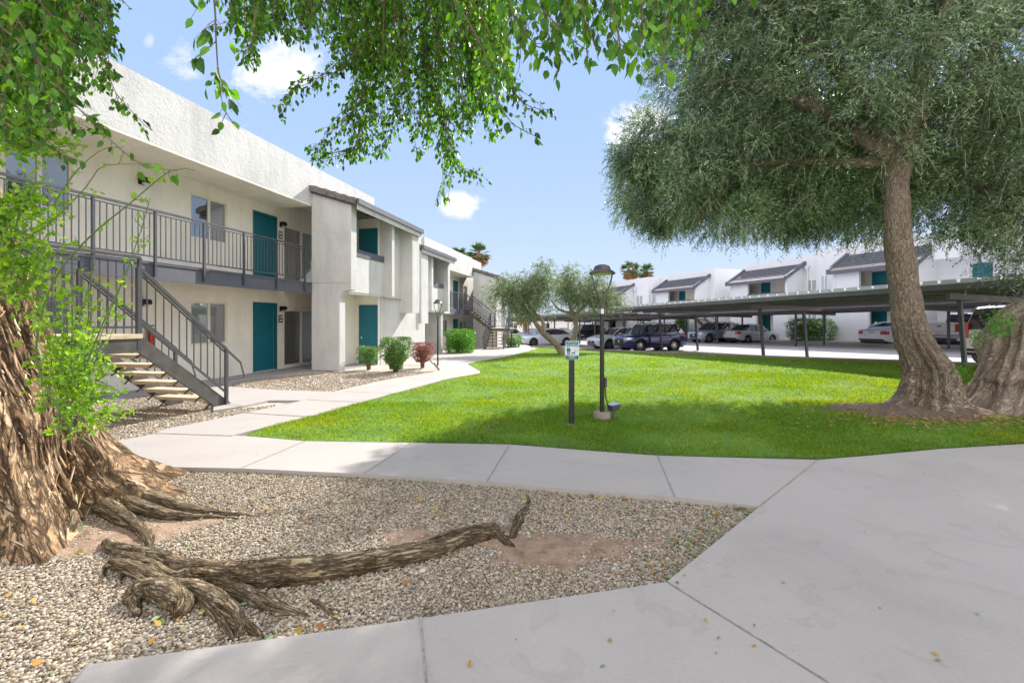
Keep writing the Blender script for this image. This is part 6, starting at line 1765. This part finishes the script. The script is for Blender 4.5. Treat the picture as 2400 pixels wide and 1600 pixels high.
# ---------------------------------------------------------------- shrubs
def shrub(label, x, y, wpx, hpx, mat, wood=True, top_flat=.5, leaf=.045, dens=1.0, bare=0.0, name='shrub', cat='shrub', depth=None, grp=None, flowers=0, Yfix=None):
    X, Y = gp(x, y) if Yfix is None else ((x - CX) / F * Yfix, Yfix)
    t = plant(name, X, Y, label, cat, grp); z0 = float(G(X, Y))
    a = wpx * Y / F / 2; h = hpx * Y / F; b = (depth or a)
    zb = h * bare; lv = Leaves()
    area = 2 * math.pi * (a + b) / 2 * (h - zb) + math.pi * a * b; n_ = int(area * 2300 * dens * (.045 / leaf) ** 2)
    d = unit(rng.normal(size=(n_, 3)))
    pw = .85 if cat == 'hedge' else .66
    q = np.sign(d) * np.abs(d) ** pw; q /= np.maximum(np.max(np.abs(q), axis=1, keepdims=True), .8)
    lump = 1 + .34 * (fbm(d * 2.4 + X) - .5) * 2
    r_ = (.80 + .22 * rng.random(n_))[:, None] * lump[:, None]
    P = np.stack([X + q[:, 0] * a * r_[:, 0], Y + q[:, 1] * b * r_[:, 0], z0 + zb + (h - zb) * (.5 + .5 * q[:, 2] * np.minimum(r_[:, 0], 1.03))], -1)
    if bare: # narrower foot
        k = np.clip((P[:, 2] - z0) / (h * .5), .45, 1); P[:, 0] = X + (P[:, 0] - X) * k; P[:, 1] = Y + (P[:, 1] - Y) * k
    V, Fc = leaf_geo(P, unit(d + .8 * rng.normal(size=(n_, 3))), leaf * (.6 + .7 * rng.random(n_)), leaf * .5 * (.7 + .6 * rng.random(n_)), T_SLIM); lv.add(V, Fc)
    # inner leaves so that no daylight shows straight through
    m_ = n_ // 3; d = unit(rng.normal(size=(m_, 3))); rr = rng.random((m_, 1)) ** .33 * .8
    P = np.array([X, Y, z0 + zb + (h - zb) / 2]) + d * rr * np.array([a, b, (h - zb) / 2])
    V, Fc = leaf_geo(P, unit(rng.normal(size=(m_, 3))), leaf * 1.5 * np.ones(m_), leaf * .8 * np.ones(m_), T_SLIM); lv.add(V, Fc)
    lv.build('foliage', mat, t)
    if flowers:
        k = flowers; d = unit(rng.normal(size=(k, 3)) + np.array([0, -.5, .8])); P = np.array([X, Y, z0 + h * .5]) + d * np.array([a, b, h * .52])
        lv = Leaves(); V, Fc = leaf_geo(np.repeat(P, 4, 0), unit(rng.normal(size=(k * 4, 3))), .07 * np.ones(k * 4), .06 * np.ones(k * 4), T_SLIM); lv.add(V, Fc); lv.build('blossoms', M['flower'], t)
    mb = MB()
    for k in range(7):
        aa = k * .9; mb.tube([(X + .04 * math.cos(aa), Y + .04 * math.sin(aa), z0 - .05), (X + a * .25 * math.cos(aa), Y + a * .25 * math.sin(aa), z0 + zb + .1), (X + a * .6 * math.cos(aa), Y + a * .6 * math.sin(aa), z0 + h * .7)], [.018, .014, .006], 5)
    mb.build('stems', M['twig'], t)
    return t
CG = 'clipped shrubs in the gravel'
shrub('smallest clipped shrub, yellow green and thin, in front of the teal entry door', 864, 866, 42, 54, M['hedge'], bare=.30, leaf=.04, dens=.75, grp=CG)
shrub('larger clipped green shrub between the yellow green one and the russet one', 927, 872, 60, 80, M['hedge'], bare=.12, leaf=.045, grp=CG)
shrub('russet brown clipped shrub on a narrow foot beside the walk', 990, 862, 44, 58, M['redleaf'], bare=.28, leaf=.04, dens=.8, grp=CG)
shrub('big bright green rounded hedge at the bend of the walk', 1078, 828, 58, 55, M['hedge_bright'], leaf=.07, grp=None, name='hedge', cat='hedge', depth=.9)
shrub('darker green bush tucked behind the bright rounded hedge', 1100, 825, 26, 44, M['hedge'], leaf=.08, Yfix=27.5)
shrub('low leafy bush with white blossoms beside the far staircase', 1200, 815, 38, 30, M['hedge_bright'], leaf=.10, flowers=60, dens=.7)
p = RW(31.4, 28.2); 
def shrubR(label, x, wpx, w_, hh, **k):
    t_ = rt_(x, w_); p = RW(w_, t_); hpx = hh * F / p.y
    return shrub(label, x, 0, wpx, hpx, M['hedge'], Yfix=p.y, leaf=.10, **k)
shrubR('wide dark hedge dotted with white blossoms before the right building', 1899, 88, 31.6, 1.65, name='hedge', cat='hedge', flowers=90, depth=.9)
shrubR('small dark bush by the white wall behind the blue crossover', 1598, 26, 30.6, 1.9, name='shrub', dens=.7)

# ---------------------------------------------------------------- palms
def palm(label, x, y, Y, r_, skirt=1.0, trunk_r=.28, ng=44, nd=54):
    c = at(x, y, Y); zg = float(G(c.x, Y)) - .2
    t = thing('palm_tree', (c.x, Y, zg), 0, label, 'tree', 'fan palms beyond the roofs'); OFF[t.name] = Vector((c.x, Y, zg))
    limb('trunk', t, [(c.x, Y, zg), (c.x + .1, Y, zg + (c.z - zg) * .5), (c.x, Y, c.z)], [trunk_r * 1.2, trunk_r, trunk_r * .9], M['bark_smooth'])
    if skirt:
        mb = MB(); mb.lathe([(.1, 0), (trunk_r * 1.2, -.1), (trunk_r * 1.9, -r_ * .5), (trunk_r * 1.6, -r_ * 1.1 * skirt), (trunk_r, -r_ * 1.3 * skirt)], 18, 'z', (c.x, Y, c.z + .1)); 
        for i, v in enumerate(mb.v):
            k = 1 + .3 * (float(vnoise(np.array([[v.x * 5, v.y * 5, v.z * 2]]))[0]) - .5); mb.v[i] = Vector((c.x + (v.x - c.x) * k, Y + (v.y - Y) * k, v.z))
        mb.build('dead_skirt', M['terra'], t, smooth=True)
    def fronds(n_, lo, hi, dr, mat, nm, rs):
        lv = Leaves(); stems = MB()
        for i in range(n_):
            a = random.uniform(0, 6.283); e = random.uniform(lo, hi); L = rs * random.uniform(.75, 1.05)
            d = np.array([math.cos(a) * math.cos(e), math.sin(a) * math.cos(e), math.sin(e)])
            b_ = np.array([c.x, Y, c.z]); h = b_ + d * L * .5 + np.array([0, 0, -dr * L * .12])
            stems.tube([tuple(b_), tuple((b_ + h) / 2 + np.array([0, 0, .03])), tuple(h)], [.03, .022, .015], 4, cap=False)
            nb = 13; sd = unit(np.cross(d, [0, 0, 1.0]) + 1e-6); an = np.linspace(-1.25, 1.25, nb)
            D_ = unit(np.cos(an)[:, None] * d + np.sin(an)[:, None] * sd + np.array([0, 0, -dr * .45])[None])
            V, Fc = leaf_geo(np.repeat(h[None], nb, 0), D_, L * .55 * (.8 + .3 * rng.random(nb)), np.full(nb, L * .085), T_SLIM, up=np.array([0, 0, 1.])); lv.add(V, Fc)
        lv.build(nm, mat, t); stems.build('frond_stalks', M['twig'], t)
    fronds(ng, -.35, 1.2, .5, M['palm'], 'green_fronds', r_ * 1.15)
    fronds(nd, -1.2, -.25, .8, M['palmdry'], 'dead_fronds', r_ * 1.1)
palm('fan palm crown standing clear of the left building roof end', 1123, 594, 58, 1.55, skirt=.6)
palm('half hidden fan palm crown just over the left building parapet', 1075, 600, 62, 1.45, skirt=.6)
palm('left and larger of the two fan palms over the middle roof', 1478, 632, 92, 2.1, skirt=.9, trunk_r=.4)
palm('right and smaller of the two fan palms over the middle roof', 1514, 636, 94, 1.9, skirt=.9, trunk_r=.4)
palm('short fat fan palm with orange skirt standing behind the parked saloon', 1231, 735, 66, 1.9, skirt=1.4, trunk_r=.20, ng=34, nd=10)

# ---------------------------------------------------------------- the big shaggy tree at the left
LT = plant('shade_tree', -3.9, 3.55, 'massive tree with shaggy tan bark at the left edge, leafy branches hanging over the courtyard', 'tree')
LP = [(-3.86, 3.6, -.22), (-3.88, 3.6, .0), (-3.92, 3.6, .12), (-3.96, 3.6, .32), (-4.0, 3.6, .55), (-4.08, 3.6, .9), (-4.18, 3.6, 1.2), (-4.32, 3.62, 1.55), (-4.52, 3.65, 2.0), (-4.75, 3.7, 2.6), (-4.9, 3.8, 3.2), (-4.95, 3.9, 3.9)]
LR = [1.05, .92, .80, .64, .53, .48, .46, .44, .43, .42, .38, .34]
def fl_big(T_, Z_, P):
    z = np.clip(Z_, 0, 9); low = np.exp(-z / .5)
    lob = ridge(vnoise(np.stack([np.cos(T_) * 1.9 + 35, np.sin(T_) * 1.9 + 45, z * .4 + 3], -1)))
    k = (lob - .62) * (.20 + .55 * low)
    f1 = ridge(vnoise(np.stack([np.cos(T_) * 7 + z * .9 + 20, np.sin(T_) * 7 + 20, z * 1.1 + 5], -1)))
    f2 = ridge(vnoise(np.stack([np.cos(T_) * 17 + z * 1.4 + 11, np.sin(T_) * 17 + 31, z * 2.6 + 5], -1)))
    f3 = vnoise(np.stack([np.cos(T_) * 38 + 11, np.sin(T_) * 38 + 31, z * 5 + 5], -1))
    k += (f1 - .6) * .12 + (f2 ** 2 - .4) * .05 + (f3 - .5) * .03
    d = np.sqrt((P[..., 0] + 3.62) ** 2 + (P[..., 1] - 3.4) ** 2 + ((P[..., 2] - .85) * .8) ** 2)
    return k + .22 * np.clip(1 - d / .36, 0, 1)
tr_, TV = trunk_mesh('trunk', LT, LP, LR, M['bark_big'], 300, 440, fl_big)
# peeling strips of bark
lvv, lff, bb = [], [], 0
off = np.array(OFF[LT.name]); nst = 1000
ii = rng.integers(2, 270, nst); jj = rng.integers(0, 440, nst)
P0 = TV[ii, jj]; P1 = TV[np.minimum(ii + 6, 299), jj]; Cn = np.array(LP)[np.minimum((ii / 299 * 11).astype(int), 11)]
up_ = unit(P1 - P0); outw = P0 - Cn; outw[:, 2] = 0; outw = unit(outw); sd = unit(np.cross(up_, outw))
ln = .04 + .10 * rng.random(nst) ** 2; wd = .006 + .014 * rng.random(nst)
ns_ = 4; t = np.linspace(0, 1, ns_ + 1)
bow = (.002 + .014 * rng.random(nst) ** 2)
sw = rng.normal(size=nst) * .35
Cc = P0[:, None] + up_[:, None] * (ln[:, None] * t)[..., None] + outw[:, None] * (.001 + bow[:, None] * (np.abs(t - .4) * 2) ** 2)[..., None] + sd[:, None] * (sw[:, None] * ln[:, None] * t)[..., None]
wv = (wd[:, None] * (.35 + .65 * np.sin(np.pi * np.clip(t * .9 + .08, 0, 1))))[..., None]
A = Cc - sd[:, None] * wv / 2; B = Cc + sd[:, None] * wv / 2; Bk = Cc - outw[:, None] * .010
V = np.stack([A, B, Bk], 2).reshape(nst, -1, 3)
q = np.arange(ns_)[:, None] * 3
Fq = np.concatenate([q + np.array([0, 1, 4, 3])[None], q + np.array([1, 2, 5, 4])[None], q + np.array([2, 0, 3, 5])[None]]).ravel()
Fc = (Fq[None] + (np.arange(nst) * (ns_ + 1) * 3)[:, None]).ravel()
setp(link('bark_strips', np_mesh('bark_strips', V.reshape(-1, 3) - off, Fc, 4, M['bark_strip']), LT), kind='stuff')
# main limbs out of the frame overhead
tp = Vector(LP[-1])
def lt_limb(pts, r0):
    n_ = len(pts); limb('limb', LT, [tp - Vector((0, 0, .5))] + pts, [r0] + [r0 * (1 - .85 * (i + 1) / n_) for i in range(n_)], M['bark_big'], 14)
lt_limb([(-5.0, 4.1, 4.6), (-4.6, 4.3, 6.0), (-2.2, 4.7, 6.5), (.2, 4.9, 6.8), (2.0, 5.0, 7.1)], .28)
lt_limb([(-4.8, 3.4, 4.7), (-4.2, 3.0, 5.6), (-2.0, 2.8, 5.8), (.0, 2.4, 5.7), (1.2, 2.2, 5.3)], .22)
lt_limb([(-5.2, 5.0, 5.4), (-5.0, 6.5, 6.8)], .22)
lt_limb([(-5.8, 3.2, 5.2), (-6.4, 2.6, 6.6)], .22)

class Canopy:
    def __init__(s): s.L = Leaves(); s.st = Leaves(); s.mb = MB()
    def bough(s, P, leaf, every=.03, side=.10, sl=.16, droop=.6, w_=.006, hang=.9, fill=1.0, width=.62):
        """P: list of world points; leaves on the stem and on short side twigs"""
        P = [Vector(p) for p in P]; Q = []
        for i in range(len(P) - 1):
            p0 = P[max(i - 1, 0)]; p1 = P[i]; p2 = P[i + 1]; p3 = P[min(i + 2, len(P) - 1)]
            k_ = max(2, int((p2 - p1).length / .04))
            for k in range(k_):
                t = k / k_; Q.append(.5 * ((2 * p1) + (p2 - p0) * t + (2 * p0 - 5 * p1 + 4 * p2 - p3) * t * t + (-p0 + 3 * p1 - 3 * p2 + p3) * t ** 3))
        Q.append(P[-1]); n_ = len(Q)
        s.mb.tube(Q[::2] + [Q[-1]], [w_ * (1 - .75 * i / n_) for i in range(0, n_, 2)] + [w_ * .2], 4, cap=False)
        Qa = np.array([tuple(q) for q in Q]); Ta = unit(np.gradient(Qa, axis=0))
        L = np.sum(np.linalg.norm(np.diff(Qa, axis=0), axis=1))
        m_ = max(3, int(L / every * fill)); idx = np.sort(rng.random(m_)) * (n_ - 1); i0 = idx.astype(int)
        B = Qa[i0] + (Qa[np.minimum(i0 + 1, n_ - 1)] - Qa[i0]) * (idx - i0)[:, None]; Tt = Ta[i0]
        sd = unit(np.cross(Tt, rng.normal(size=(m_, 3))))
        ex = sl * (.25 + .75 * rng.random(m_)) * (1 - .55 * (idx / n_) ** 2)
        Dw = unit(sd * .9 + Tt * .45 + np.array([0, 0, -droop * .5]))
        cur = np.zeros((m_, 3)); cur[:, 2] = -droop * .5
        V, Fc, _ = ribbons(B, Dw, ex, cur, w_ * .7, 2); s.st.add(V, Fc)
        nl = np.maximum(1, (ex / (leaf * .55)).astype(int)); rep = np.repeat(np.arange(m_), nl)
        t = rng.random(len(rep)) * .85 + .15
        PB = B[rep] + Dw[rep] * (ex[rep] * t)[:, None] + cur[rep] * (t ** 2 * ex[rep])[:, None]
        D_ = unit(Dw[rep] * .5 + rng.normal(size=PB.shape) * .45 + np.array([0, 0, -hang]))
        lf = leaf * (.55 + .6 * rng.random(len(rep)))
        V, Fc = leaf_geo(PB, D_, lf, lf * width * 1.05, T_HEART); s.L.add(V, Fc)
    def build(s, name, mat, matT):
        s.L.build(name, mat, LT, smooth=True)
        setp(s.mb.build(name + '_stems', matT, LT), kind='stuff')
        setp(s.st.build(name + '_twigs', matT, LT), kind='stuff')
def bpx(pts, Y0, Y1=None):
    Y1 = Y1 or Y0; n_ = len(pts) - 1
    return [at(x, y, Y0 + (Y1 - Y0) * i / n_) for i, (x, y) in enumerate(pts)]
CN = Canopy()
# big close sprays
for pts, Y0, lf, fl in [
    ([(470, -120), (500, -20), (506, 90), (512, 180), (522, 250), (545, 290)], 2.0, .058, .9),
    ([(540, -120), (548, -20), (540, 40)], 2.1, .05, .9),
    ([(1120, -120), (1240, -10), (1330, 85), (1380, 120)], 2.1, .062, 1.3), ([(1190, -110), (1265, -10), (1280, 70), (1320, 150)], 2.2, .06, 1.2),
    ([(1400, -120), (1430, -10), (1448, 80), (1462, 150)], 1.95, .065, 1.3), ([(1480, -120), (1500, -30), (1505, 60), (1490, 150)], 2.0, .065, 1.3), ([(1540, -120), (1570, -20), (1565, 60), (1548, 150)], 2.2, .06, 1.3),
    ([(1330, -120), (1350, -20), (1375, 60), (1395, 110)], 2.3, .06, 1.2), ([(1600, -100), (1625, -10), (1630, 60), (1650, 100)], 2.6, .055, .9), ([(1600, -80), (1590, 0), (1600, 90), (1620, 150)], 2.7, .05, .8),
    ([(1040, -40), (1130, 110), (1165, 230), (1200, 290), (1262, 322)], 2.5, .055, .9), ([(1180, -60), (1200, 30), (1260, 110), (1330, 120)], 2.2, .055, 1.0),
    ([(1440, -100), (1460, -20), (1500, 20), (1530, 80)], 2.4, .06, 1.2), ([(1640, -60), (1700, -20), (1760, 5)], 2.3, .055, .35), ([(1260, -100), (1300, -30), (1350, 20)], 2.0, .05, 1.0),
    ([(-60, 20), (60, 110), (120, 185), (180, 250), (250, 320), (330, 385), (415, 400)], 2.5, .055, .85), ([(60, -120), (150, -10), (215, 60), (245, 130), (262, 200), (285, 235), (345, 300)], 3.0, .048, 1.5),
    ([(220, -80), (270, -15), (305, 20)], 3.0, .045, 1.2), ([(-60, 120), (60, 190), (130, 260), (190, 300)], 2.6, .055, 1.4), ([(-60, 230), (40, 310), (110, 345), (170, 372)], 2.9, .045, 1.6),
    ([(-60, -30), (30, 30), (80, 110), (100, 200)], 2.2, .06, 1.3), ([(-80, 60), (10, 120), (50, 210), (60, 280)], 2.5, .055, 1.4), ([(0, -120), (80, -10), (140, 60), (190, 150)], 2.6, .055, 1.5), ([(80, -120), (150, -20), (200, 40), (240, 60)], 2.8, .05, 1.5)]:
    CN.bough(bpx(pts, Y0 * .97, Y0 * 1.03), lf * 1.08, every=.035, sl=.16, fill=fl * 1.5)
# named drooping ends further up
for pts, Y0, Y1 in [([(980, -60), (1000, 120), (1015, 260), (1035, 380), (1040, 468)], 4.6, 4.6), ([(1040, 250), (1060, 350), (1085, 400), (1118, 408)], 4.6, 4.5), ([(900, -60), (880, 120), (850, 240), (830, 320), (835, 372)], 4.8, 4.8),
                    ([(890, 60), (800, 160), (720, 185), (680, 215), (665, 255)], 4.6, 4.4), ([(870, 200), (800, 270), (755, 330), (728, 350)], 4.8, 4.7), ([(930, 100), (940, 240), (905, 330), (895, 360)], 5, 5), ([(1080, -40), (1150, 120), (1200, 200), (1240, 240), (1282, 256)], 4.2, 4.0),
                    ([(1000, 60), (990, 220), (985, 330), (975, 350)], 4.8, 4.8), ([(840, 260), (840, 330), (770, 365), (740, 372)], 4.9, 4.9), ([(600, -60), (600, 40), (590, 120), (605, 145)], 4.0, 4.0), ([(690, -60), (715, 30), (710, 90)], 4.4, 4.4), ([(640, -60), (660, 40), (645, 80)], 4.2, 4.2), ([(1110, 100), (1150, 250), (1160, 320)], 4.6, 4.6)]:
    for k in range(3):
        j = [(x + rng.normal() * 10, y + rng.normal() * 6) for x, y in pts]
        CN.bough(bpx(j, Y0 + rng.normal() * .12, Y1 + rng.normal() * .12), .058, every=.035, sl=.18, fill=1.5)
# the hanging curtain
LB_ = [(540, 60), (570, 110), (600, 135), (640, 95), (700, 80), (760, 105), (800, 210), (830, 300), (860, 330), (900, 330), (950, 300), (990, 350), (1020, 350), (1060, 330), (1100, 330), (1150, 300), (1190, 240), (1240, 170), (1300, 130), (1400, 130), (1500, 135), (1600, 120), (1640, 50)]
def hang(x0, x1, n_, Ya, Yb, leaf, LBf, lo=.45, fill=1.0):
    for _ in range(n_):
        x = rng.uniform(x0, x1); yb = LBf(x) * rng.uniform(lo, 1.0); Y = rng.uniform(Ya, Yb)
        xs_ = x + rng.normal() * 35; ys = -130 - rng.random() * 60
        pts = [(xs_, ys), (xs_ * .6 + x * .4, ys * .5 + yb * .2), (x + rng.normal() * 10, yb * .65), (x + rng.normal() * 14, yb)]
        CN.bough(bpx(pts, Y), leaf, every=.045, sl=.17, fill=fill)
hang(780, 1190, 170, 4.2, 6.6, .062, lambda x: interp(LB_, x), .35, 1.5)
hang(545, 800, 60, 3.6, 5.6, .058, lambda x: interp(LB_, x), .45, 1.4)
hang(1190, 1640, 44, 2.4, 4.0, .064, lambda x: interp(LB_, x), .35, 1.2)
hang(-60, 160, 90, 2.9, 4.8, .058, lambda x: 365 - max(0, x - 60) * .4, .4, 1.6)
hang(100, 260, 34, 3.0, 4.2, .052, lambda x: 330 - max(0, x - 120) * 1.3, .4, 1.3)
# unseen top of the crown above the frame: throws the dappled shade
for _ in range(520):
    x, y, z = rng.uniform(-4.5, 4.2), rng.uniform(1.5, 9.5), rng.uniform(4.6, 8.2)
    if z < 1.55 + (752 + 150) / F * y: continue
    gx_, gy_ = x - .69 * z, y - 1.22 * z
    if gx_ < -1.2 and 1.6 < gy_ < 5.6 and rng.random() < .9: continue
    a = rng.random() * 6.28
    CN.bough([(x, y, z), (x + .5 * math.cos(a), y + .5 * math.sin(a), z - .05), (x + 1.0 * math.cos(a), y + 1.0 * math.sin(a), z - .4)], .085, every=.05, sl=.3, fill=.9)
CN.build('hanging_foliage', M['leaf'], M['twig'])

# ---- young shoots from the burl, bright green
SP = Canopy()
def shoot(pts, Y0, Y1, leaf=.036, fill=1.0, w_=.006, sl=.13): SP.bough(bpx(pts, Y0, Y1), leaf, every=.032, sl=sl, droop=-.05, hang=.1, w_=w_, fill=fill, width=.7)
shoot([(170, 1010), (95, 880), (88, 780), (130, 650), (210, 555), (300, 480), (400, 400), (455, 400)], 2.85, 2.4, .042, .35, .009)
shoot([(165, 950), (240, 760), (290, 650), (330, 540), (350, 470)], 2.85, 2.6, .034, .45, .008)
shoot([(190, 990), (215, 850), (262, 720), (330, 570), (350, 550)], 2.85, 2.7, .032, .4, .005)
shoot([(60, 560), (120, 520), (200, 440), (240, 390), (330, 385)], 2.9, 2.5, .03, .25, .006)
shoot([(130, 470), (180, 400), (240, 350), (290, 345)], 2.7, 2.5, .03, .3, .005)
for _ in range(52):
    r_ = rng.random()
    if r_ < .62:  x0, y0 = 165 + rng.normal() * 28, 950 + rng.normal() * 45; dx, dy = rng.uniform(-60, 120), -rng.uniform(70, 330)
    else: x0, y0 = -10 + rng.random() * 60, 560 + rng.random() * 200; dx, dy = rng.uniform(10, 170), -rng.uniform(20, 200)
    if y0 + dy < 620 and r_ < .62: dy = 640 - y0
    c1 = (x0 + dx * .35 + rng.normal() * 8, y0 + dy * .4)
    Y0 = 2.9 + rng.normal() * .07
    shoot([(x0, y0), c1, (x0 + dx + rng.normal() * 10, y0 + dy)], Y0, Y0 + rng.normal() * .15, .034 + .012 * rng.random(), .85, .0045)
for _ in range(30):   # tangle low on the burl
    x0, y0 = 190 + rng.normal() * 30, 930 + rng.normal() * 50; a = rng.uniform(-2.6, .5)
    shoot([(x0, y0), (x0 + 30 * math.cos(a), y0 + 25 * math.sin(a)), (x0 + 75 * math.cos(a) + rng.normal() * 9, y0 + 50 * math.sin(a) + 10)], 2.85, 2.8, .034, 1.2, .004, .09)
for _ in range(34):   # leafy fork at the left edge
    x0, y0 = rng.uniform(-50, 40), rng.uniform(480, 700); 
    shoot([(x0, y0), (x0 + rng.uniform(10, 60), y0 - rng.uniform(5, 60)), (x0 + rng.uniform(40, 130), y0 - rng.uniform(-20, 120))], 2.95, 2.85, .038, 1.1, .004, .12)
for _ in range(26):   # lit spray hanging above the window
    x0, y0 = rng.uniform(-40, 40), rng.uniform(250, 330)
    shoot([(x0, y0), (x0 + rng.uniform(30, 80), y0 + rng.uniform(5, 40)), (x0 + rng.uniform(60, 160), y0 + rng.uniform(20, 75))], 3.1, 3.1, .036, 1.2, .004, .10)
SP.build('young_shoots', M['sprout'], M['stem_green'])

# ---- surface roots
def root(pts, rads, nm='surface_root', sink=.42, n=14, label=None):
    P = []; rads = [r_ * .86 for r_ in rads]
    
    for (x, y), r_ in zip(pts, rads):
        X, Y = gp(x, y); P.append((X, Y, float(G(X, Y)) + r_ * (1 - sink)))
    P = [Vector(p) for p in P]; Q, Rr = [], []
    for i in range(len(P) - 1):
        p0 = P[max(i - 1, 0)]; p1 = P[i]; p2 = P[i + 1]; p3 = P[min(i + 2, len(P) - 1)]
        for k in range(22):
            t = k / 22; Q.append(.5 * ((2 * p1) + (p2 - p0) * t + (2 * p0 - 5 * p1 + 4 * p2 - p3) * t * t + (-p0 + 3 * p1 - 3 * p2 + p3) * t ** 3)); Rr.append(rads[i] + (rads[i + 1] - rads[i]) * t)
    Q.append(P[-1]); Rr.append(rads[-1]); mb = MB(); n = 34; mb.tube(Q, Rr, n)
    V = np.array([tuple(v) for v in mb.v]); rings = np.minimum(np.arange(len(V)) // n, len(Q) - 1); C = np.array([tuple(q) for q in Q])[rings]
    th = (np.arange(len(V)) % n) / n * 2 * np.pi; s_ = rings / 22.0
    k = .30 * (fbm(V * 7) - .5) * 2 +   .24 * (ridge(vnoise(np.stack([np.cos(th) * 2.2 + s_ * .25 + 3, np.sin(th) * 2.2 + 4, s_ * .5 + rads[0] * 90], -1))) - .55) + .16 * (fbm(V * 34) - .5) + .13 * (ridge(vnoise(np.stack([np.cos(th) * 5 + s_ * .8, np.sin(th) * 5 + 4, s_ * 1.6 + 9], -1))) ** 2 - .4)
    V = C + (V - C) * (1 + k)[:, None]
    mb.v = [Vector(v) for v in V]
    o = mb.build(nm, M['root'], LT, smooth=True, sharp=None)
    barkco(o.data, np.stack([np.cos(th) * .07, np.sin(th) * .07, s_ * .25 + pts[0][0] * .01], -1))
    return o
root([(1205, 1266), (1165, 1262), (1110, 1272), (1030, 1298), (930, 1322), (820, 1342), (700, 1360), (590, 1366), (500, 1362), (430, 1345), (370, 1322), (320, 1308), (268, 1296), (250, 1275)], [.012, .03, .05, .068, .08, .088, .092, .09, .082, .07, .06, .055, .05, .03])
root([(255, 1330), (290, 1318), (345, 1335), (400, 1365), (450, 1362), (520, 1375), (590, 1412), (650, 1432), (725, 1448)], [.03, .05, .05, .055, .055, .05, .045, .035, .012])
root([(265, 1330), (330, 1352), (400, 1388), (470, 1400), (520, 1430), (560, 1470), (560, 1500)], [.05, .055, .055, .06, .055, .04, .015])
root([(290, 1420), (330, 1405), (380, 1408), (425, 1430), (415, 1455)], [.03, .065, .075, .06, .03], 'root_stump', sink=.15)
root([(320, 1450), (315, 1420), (330, 1400)], [.03, .04, .03], 'root_stump')
root([(250, 1330), (238, 1365), (228, 1405)], [.02, .014, .005]); root([(285, 1345), (276, 1380), (266, 1408)], [.022, .016, .006])
root([(520, 1430), (548, 1452), (600, 1490), (618, 1500)], [.03, .03, .022, .008]); root([(480, 1420), (520, 1462), (548, 1505)], [.03, .03, .012])
root([(728, 1412), (760, 1432), (795, 1468)], [.016, .02, .008]); root([(740, 1425), (800, 1436), (880, 1440)], [.01, .012, .005])
root([(975, 1282), (1040, 1262), (1110, 1248), (1160, 1240), (1180, 1252)], [.012, .028, .035, .03, .012])
root([(1050, 1280), (1100, 1262), (1160, 1258), (1190, 1280), (1210, 1288)], [.03, .04, .04, .03, .008])
root([(1200, 1265), (1212, 1235), (1222, 1210), (1238, 1190), (1238, 1168), (1226, 1150)], [.03, .04, .036, .026, .016, .005], sink=.7)
root([(300, 1160), (380, 1190), (450, 1202), (520, 1208), (600, 1212)], [.09, .07, .05, .03, .01]); root([(280, 1180), (360, 1210), (430, 1218), (500, 1216), (560, 1218)], [.08, .06, .04, .025, .01])
root([(240, 1200), (300, 1232), (345, 1262), (350, 1290)], [.09, .06, .04, .015]); root([(590, 1185), (660, 1160), (740, 1130)], [.006, .012, .004])
root([(60, 1240), (40, 1290), (-40, 1330)], [.12, .08, .04]); root([(150, 1215), (160, 1252), (120, 1285)], [.1, .06, .03])

# ---- fallen leaves on the gravel
P = scatter(bed, 16, 6.2, xlim=(-6, 4)); ex = []
for (x, y, n_, sx, sy) in [(1740, 1200, 60, .16, .10), (1640, 1290, 40, .12, .14), (1600, 1345, 34, .12, .06), (520, 1450, 26, .25, .15), (420, 1400, 16, .3, .2), (900, 1132, 40, .5, .04), (1350, 1170, 30, .5, .06), (1700, 1250, 40, .12, .12)]:
    ex.append(np.array(gp(x, y)) + rng.normal(size=(n_, 2)) * np.array([sx, sy]))
P = np.concatenate([P] + ex); P = P[in_poly(P, bed)]; n_ = len(P)
D_ = rng.normal(size=(n_, 3)); D_[:, 2] *= .25; lf = .022 + .03 * rng.random(n_)
V, Fc = leaf_geo(np.concatenate([P, (G(P[:, 0], P[:, 1]) + .022 + .008 * rng.random(n_))[:, None]], 1), D_, lf, lf * .75, T_HEART, up=np.array([0, 0, 1.2]))
PX = np.concatenate([np.array([gp(x, y, .05) for x, y in rng.random((46, 2)) * np.array([1500, 520]) + np.array([900, 1070])]), np.array([gp(x, y, .05) for x, y in rng.random((30, 2)) * np.array([1300, 60]) + np.array([600, 1040])])])
PX = PX[in_poly(PX, front) & ~in_poly(PX, bed)]; n_ = len(PX); D_ = rng.normal(size=(n_, 3)); D_[:, 2] *= .2; lf = .010 + .022 * rng.random(n_) ** 2
V2, F2 = leaf_geo(np.concatenate([PX, (G(PX[:, 0], PX[:, 1]) + .058)[:, None]], 1), D_, lf, lf * .6, T_HEART, up=np.array([0, 0, 1.5]))
Fc = np.concatenate([Fc, F2 + len(V)]); V = np.concatenate([V, V2])
setp(link('fallen_leaves', np_mesh('fallen_leaves', V, Fc, 4, M['litter'])), 'yellow, green and brown fallen leaves on the gravel', 'leaf litter', kind='stuff')
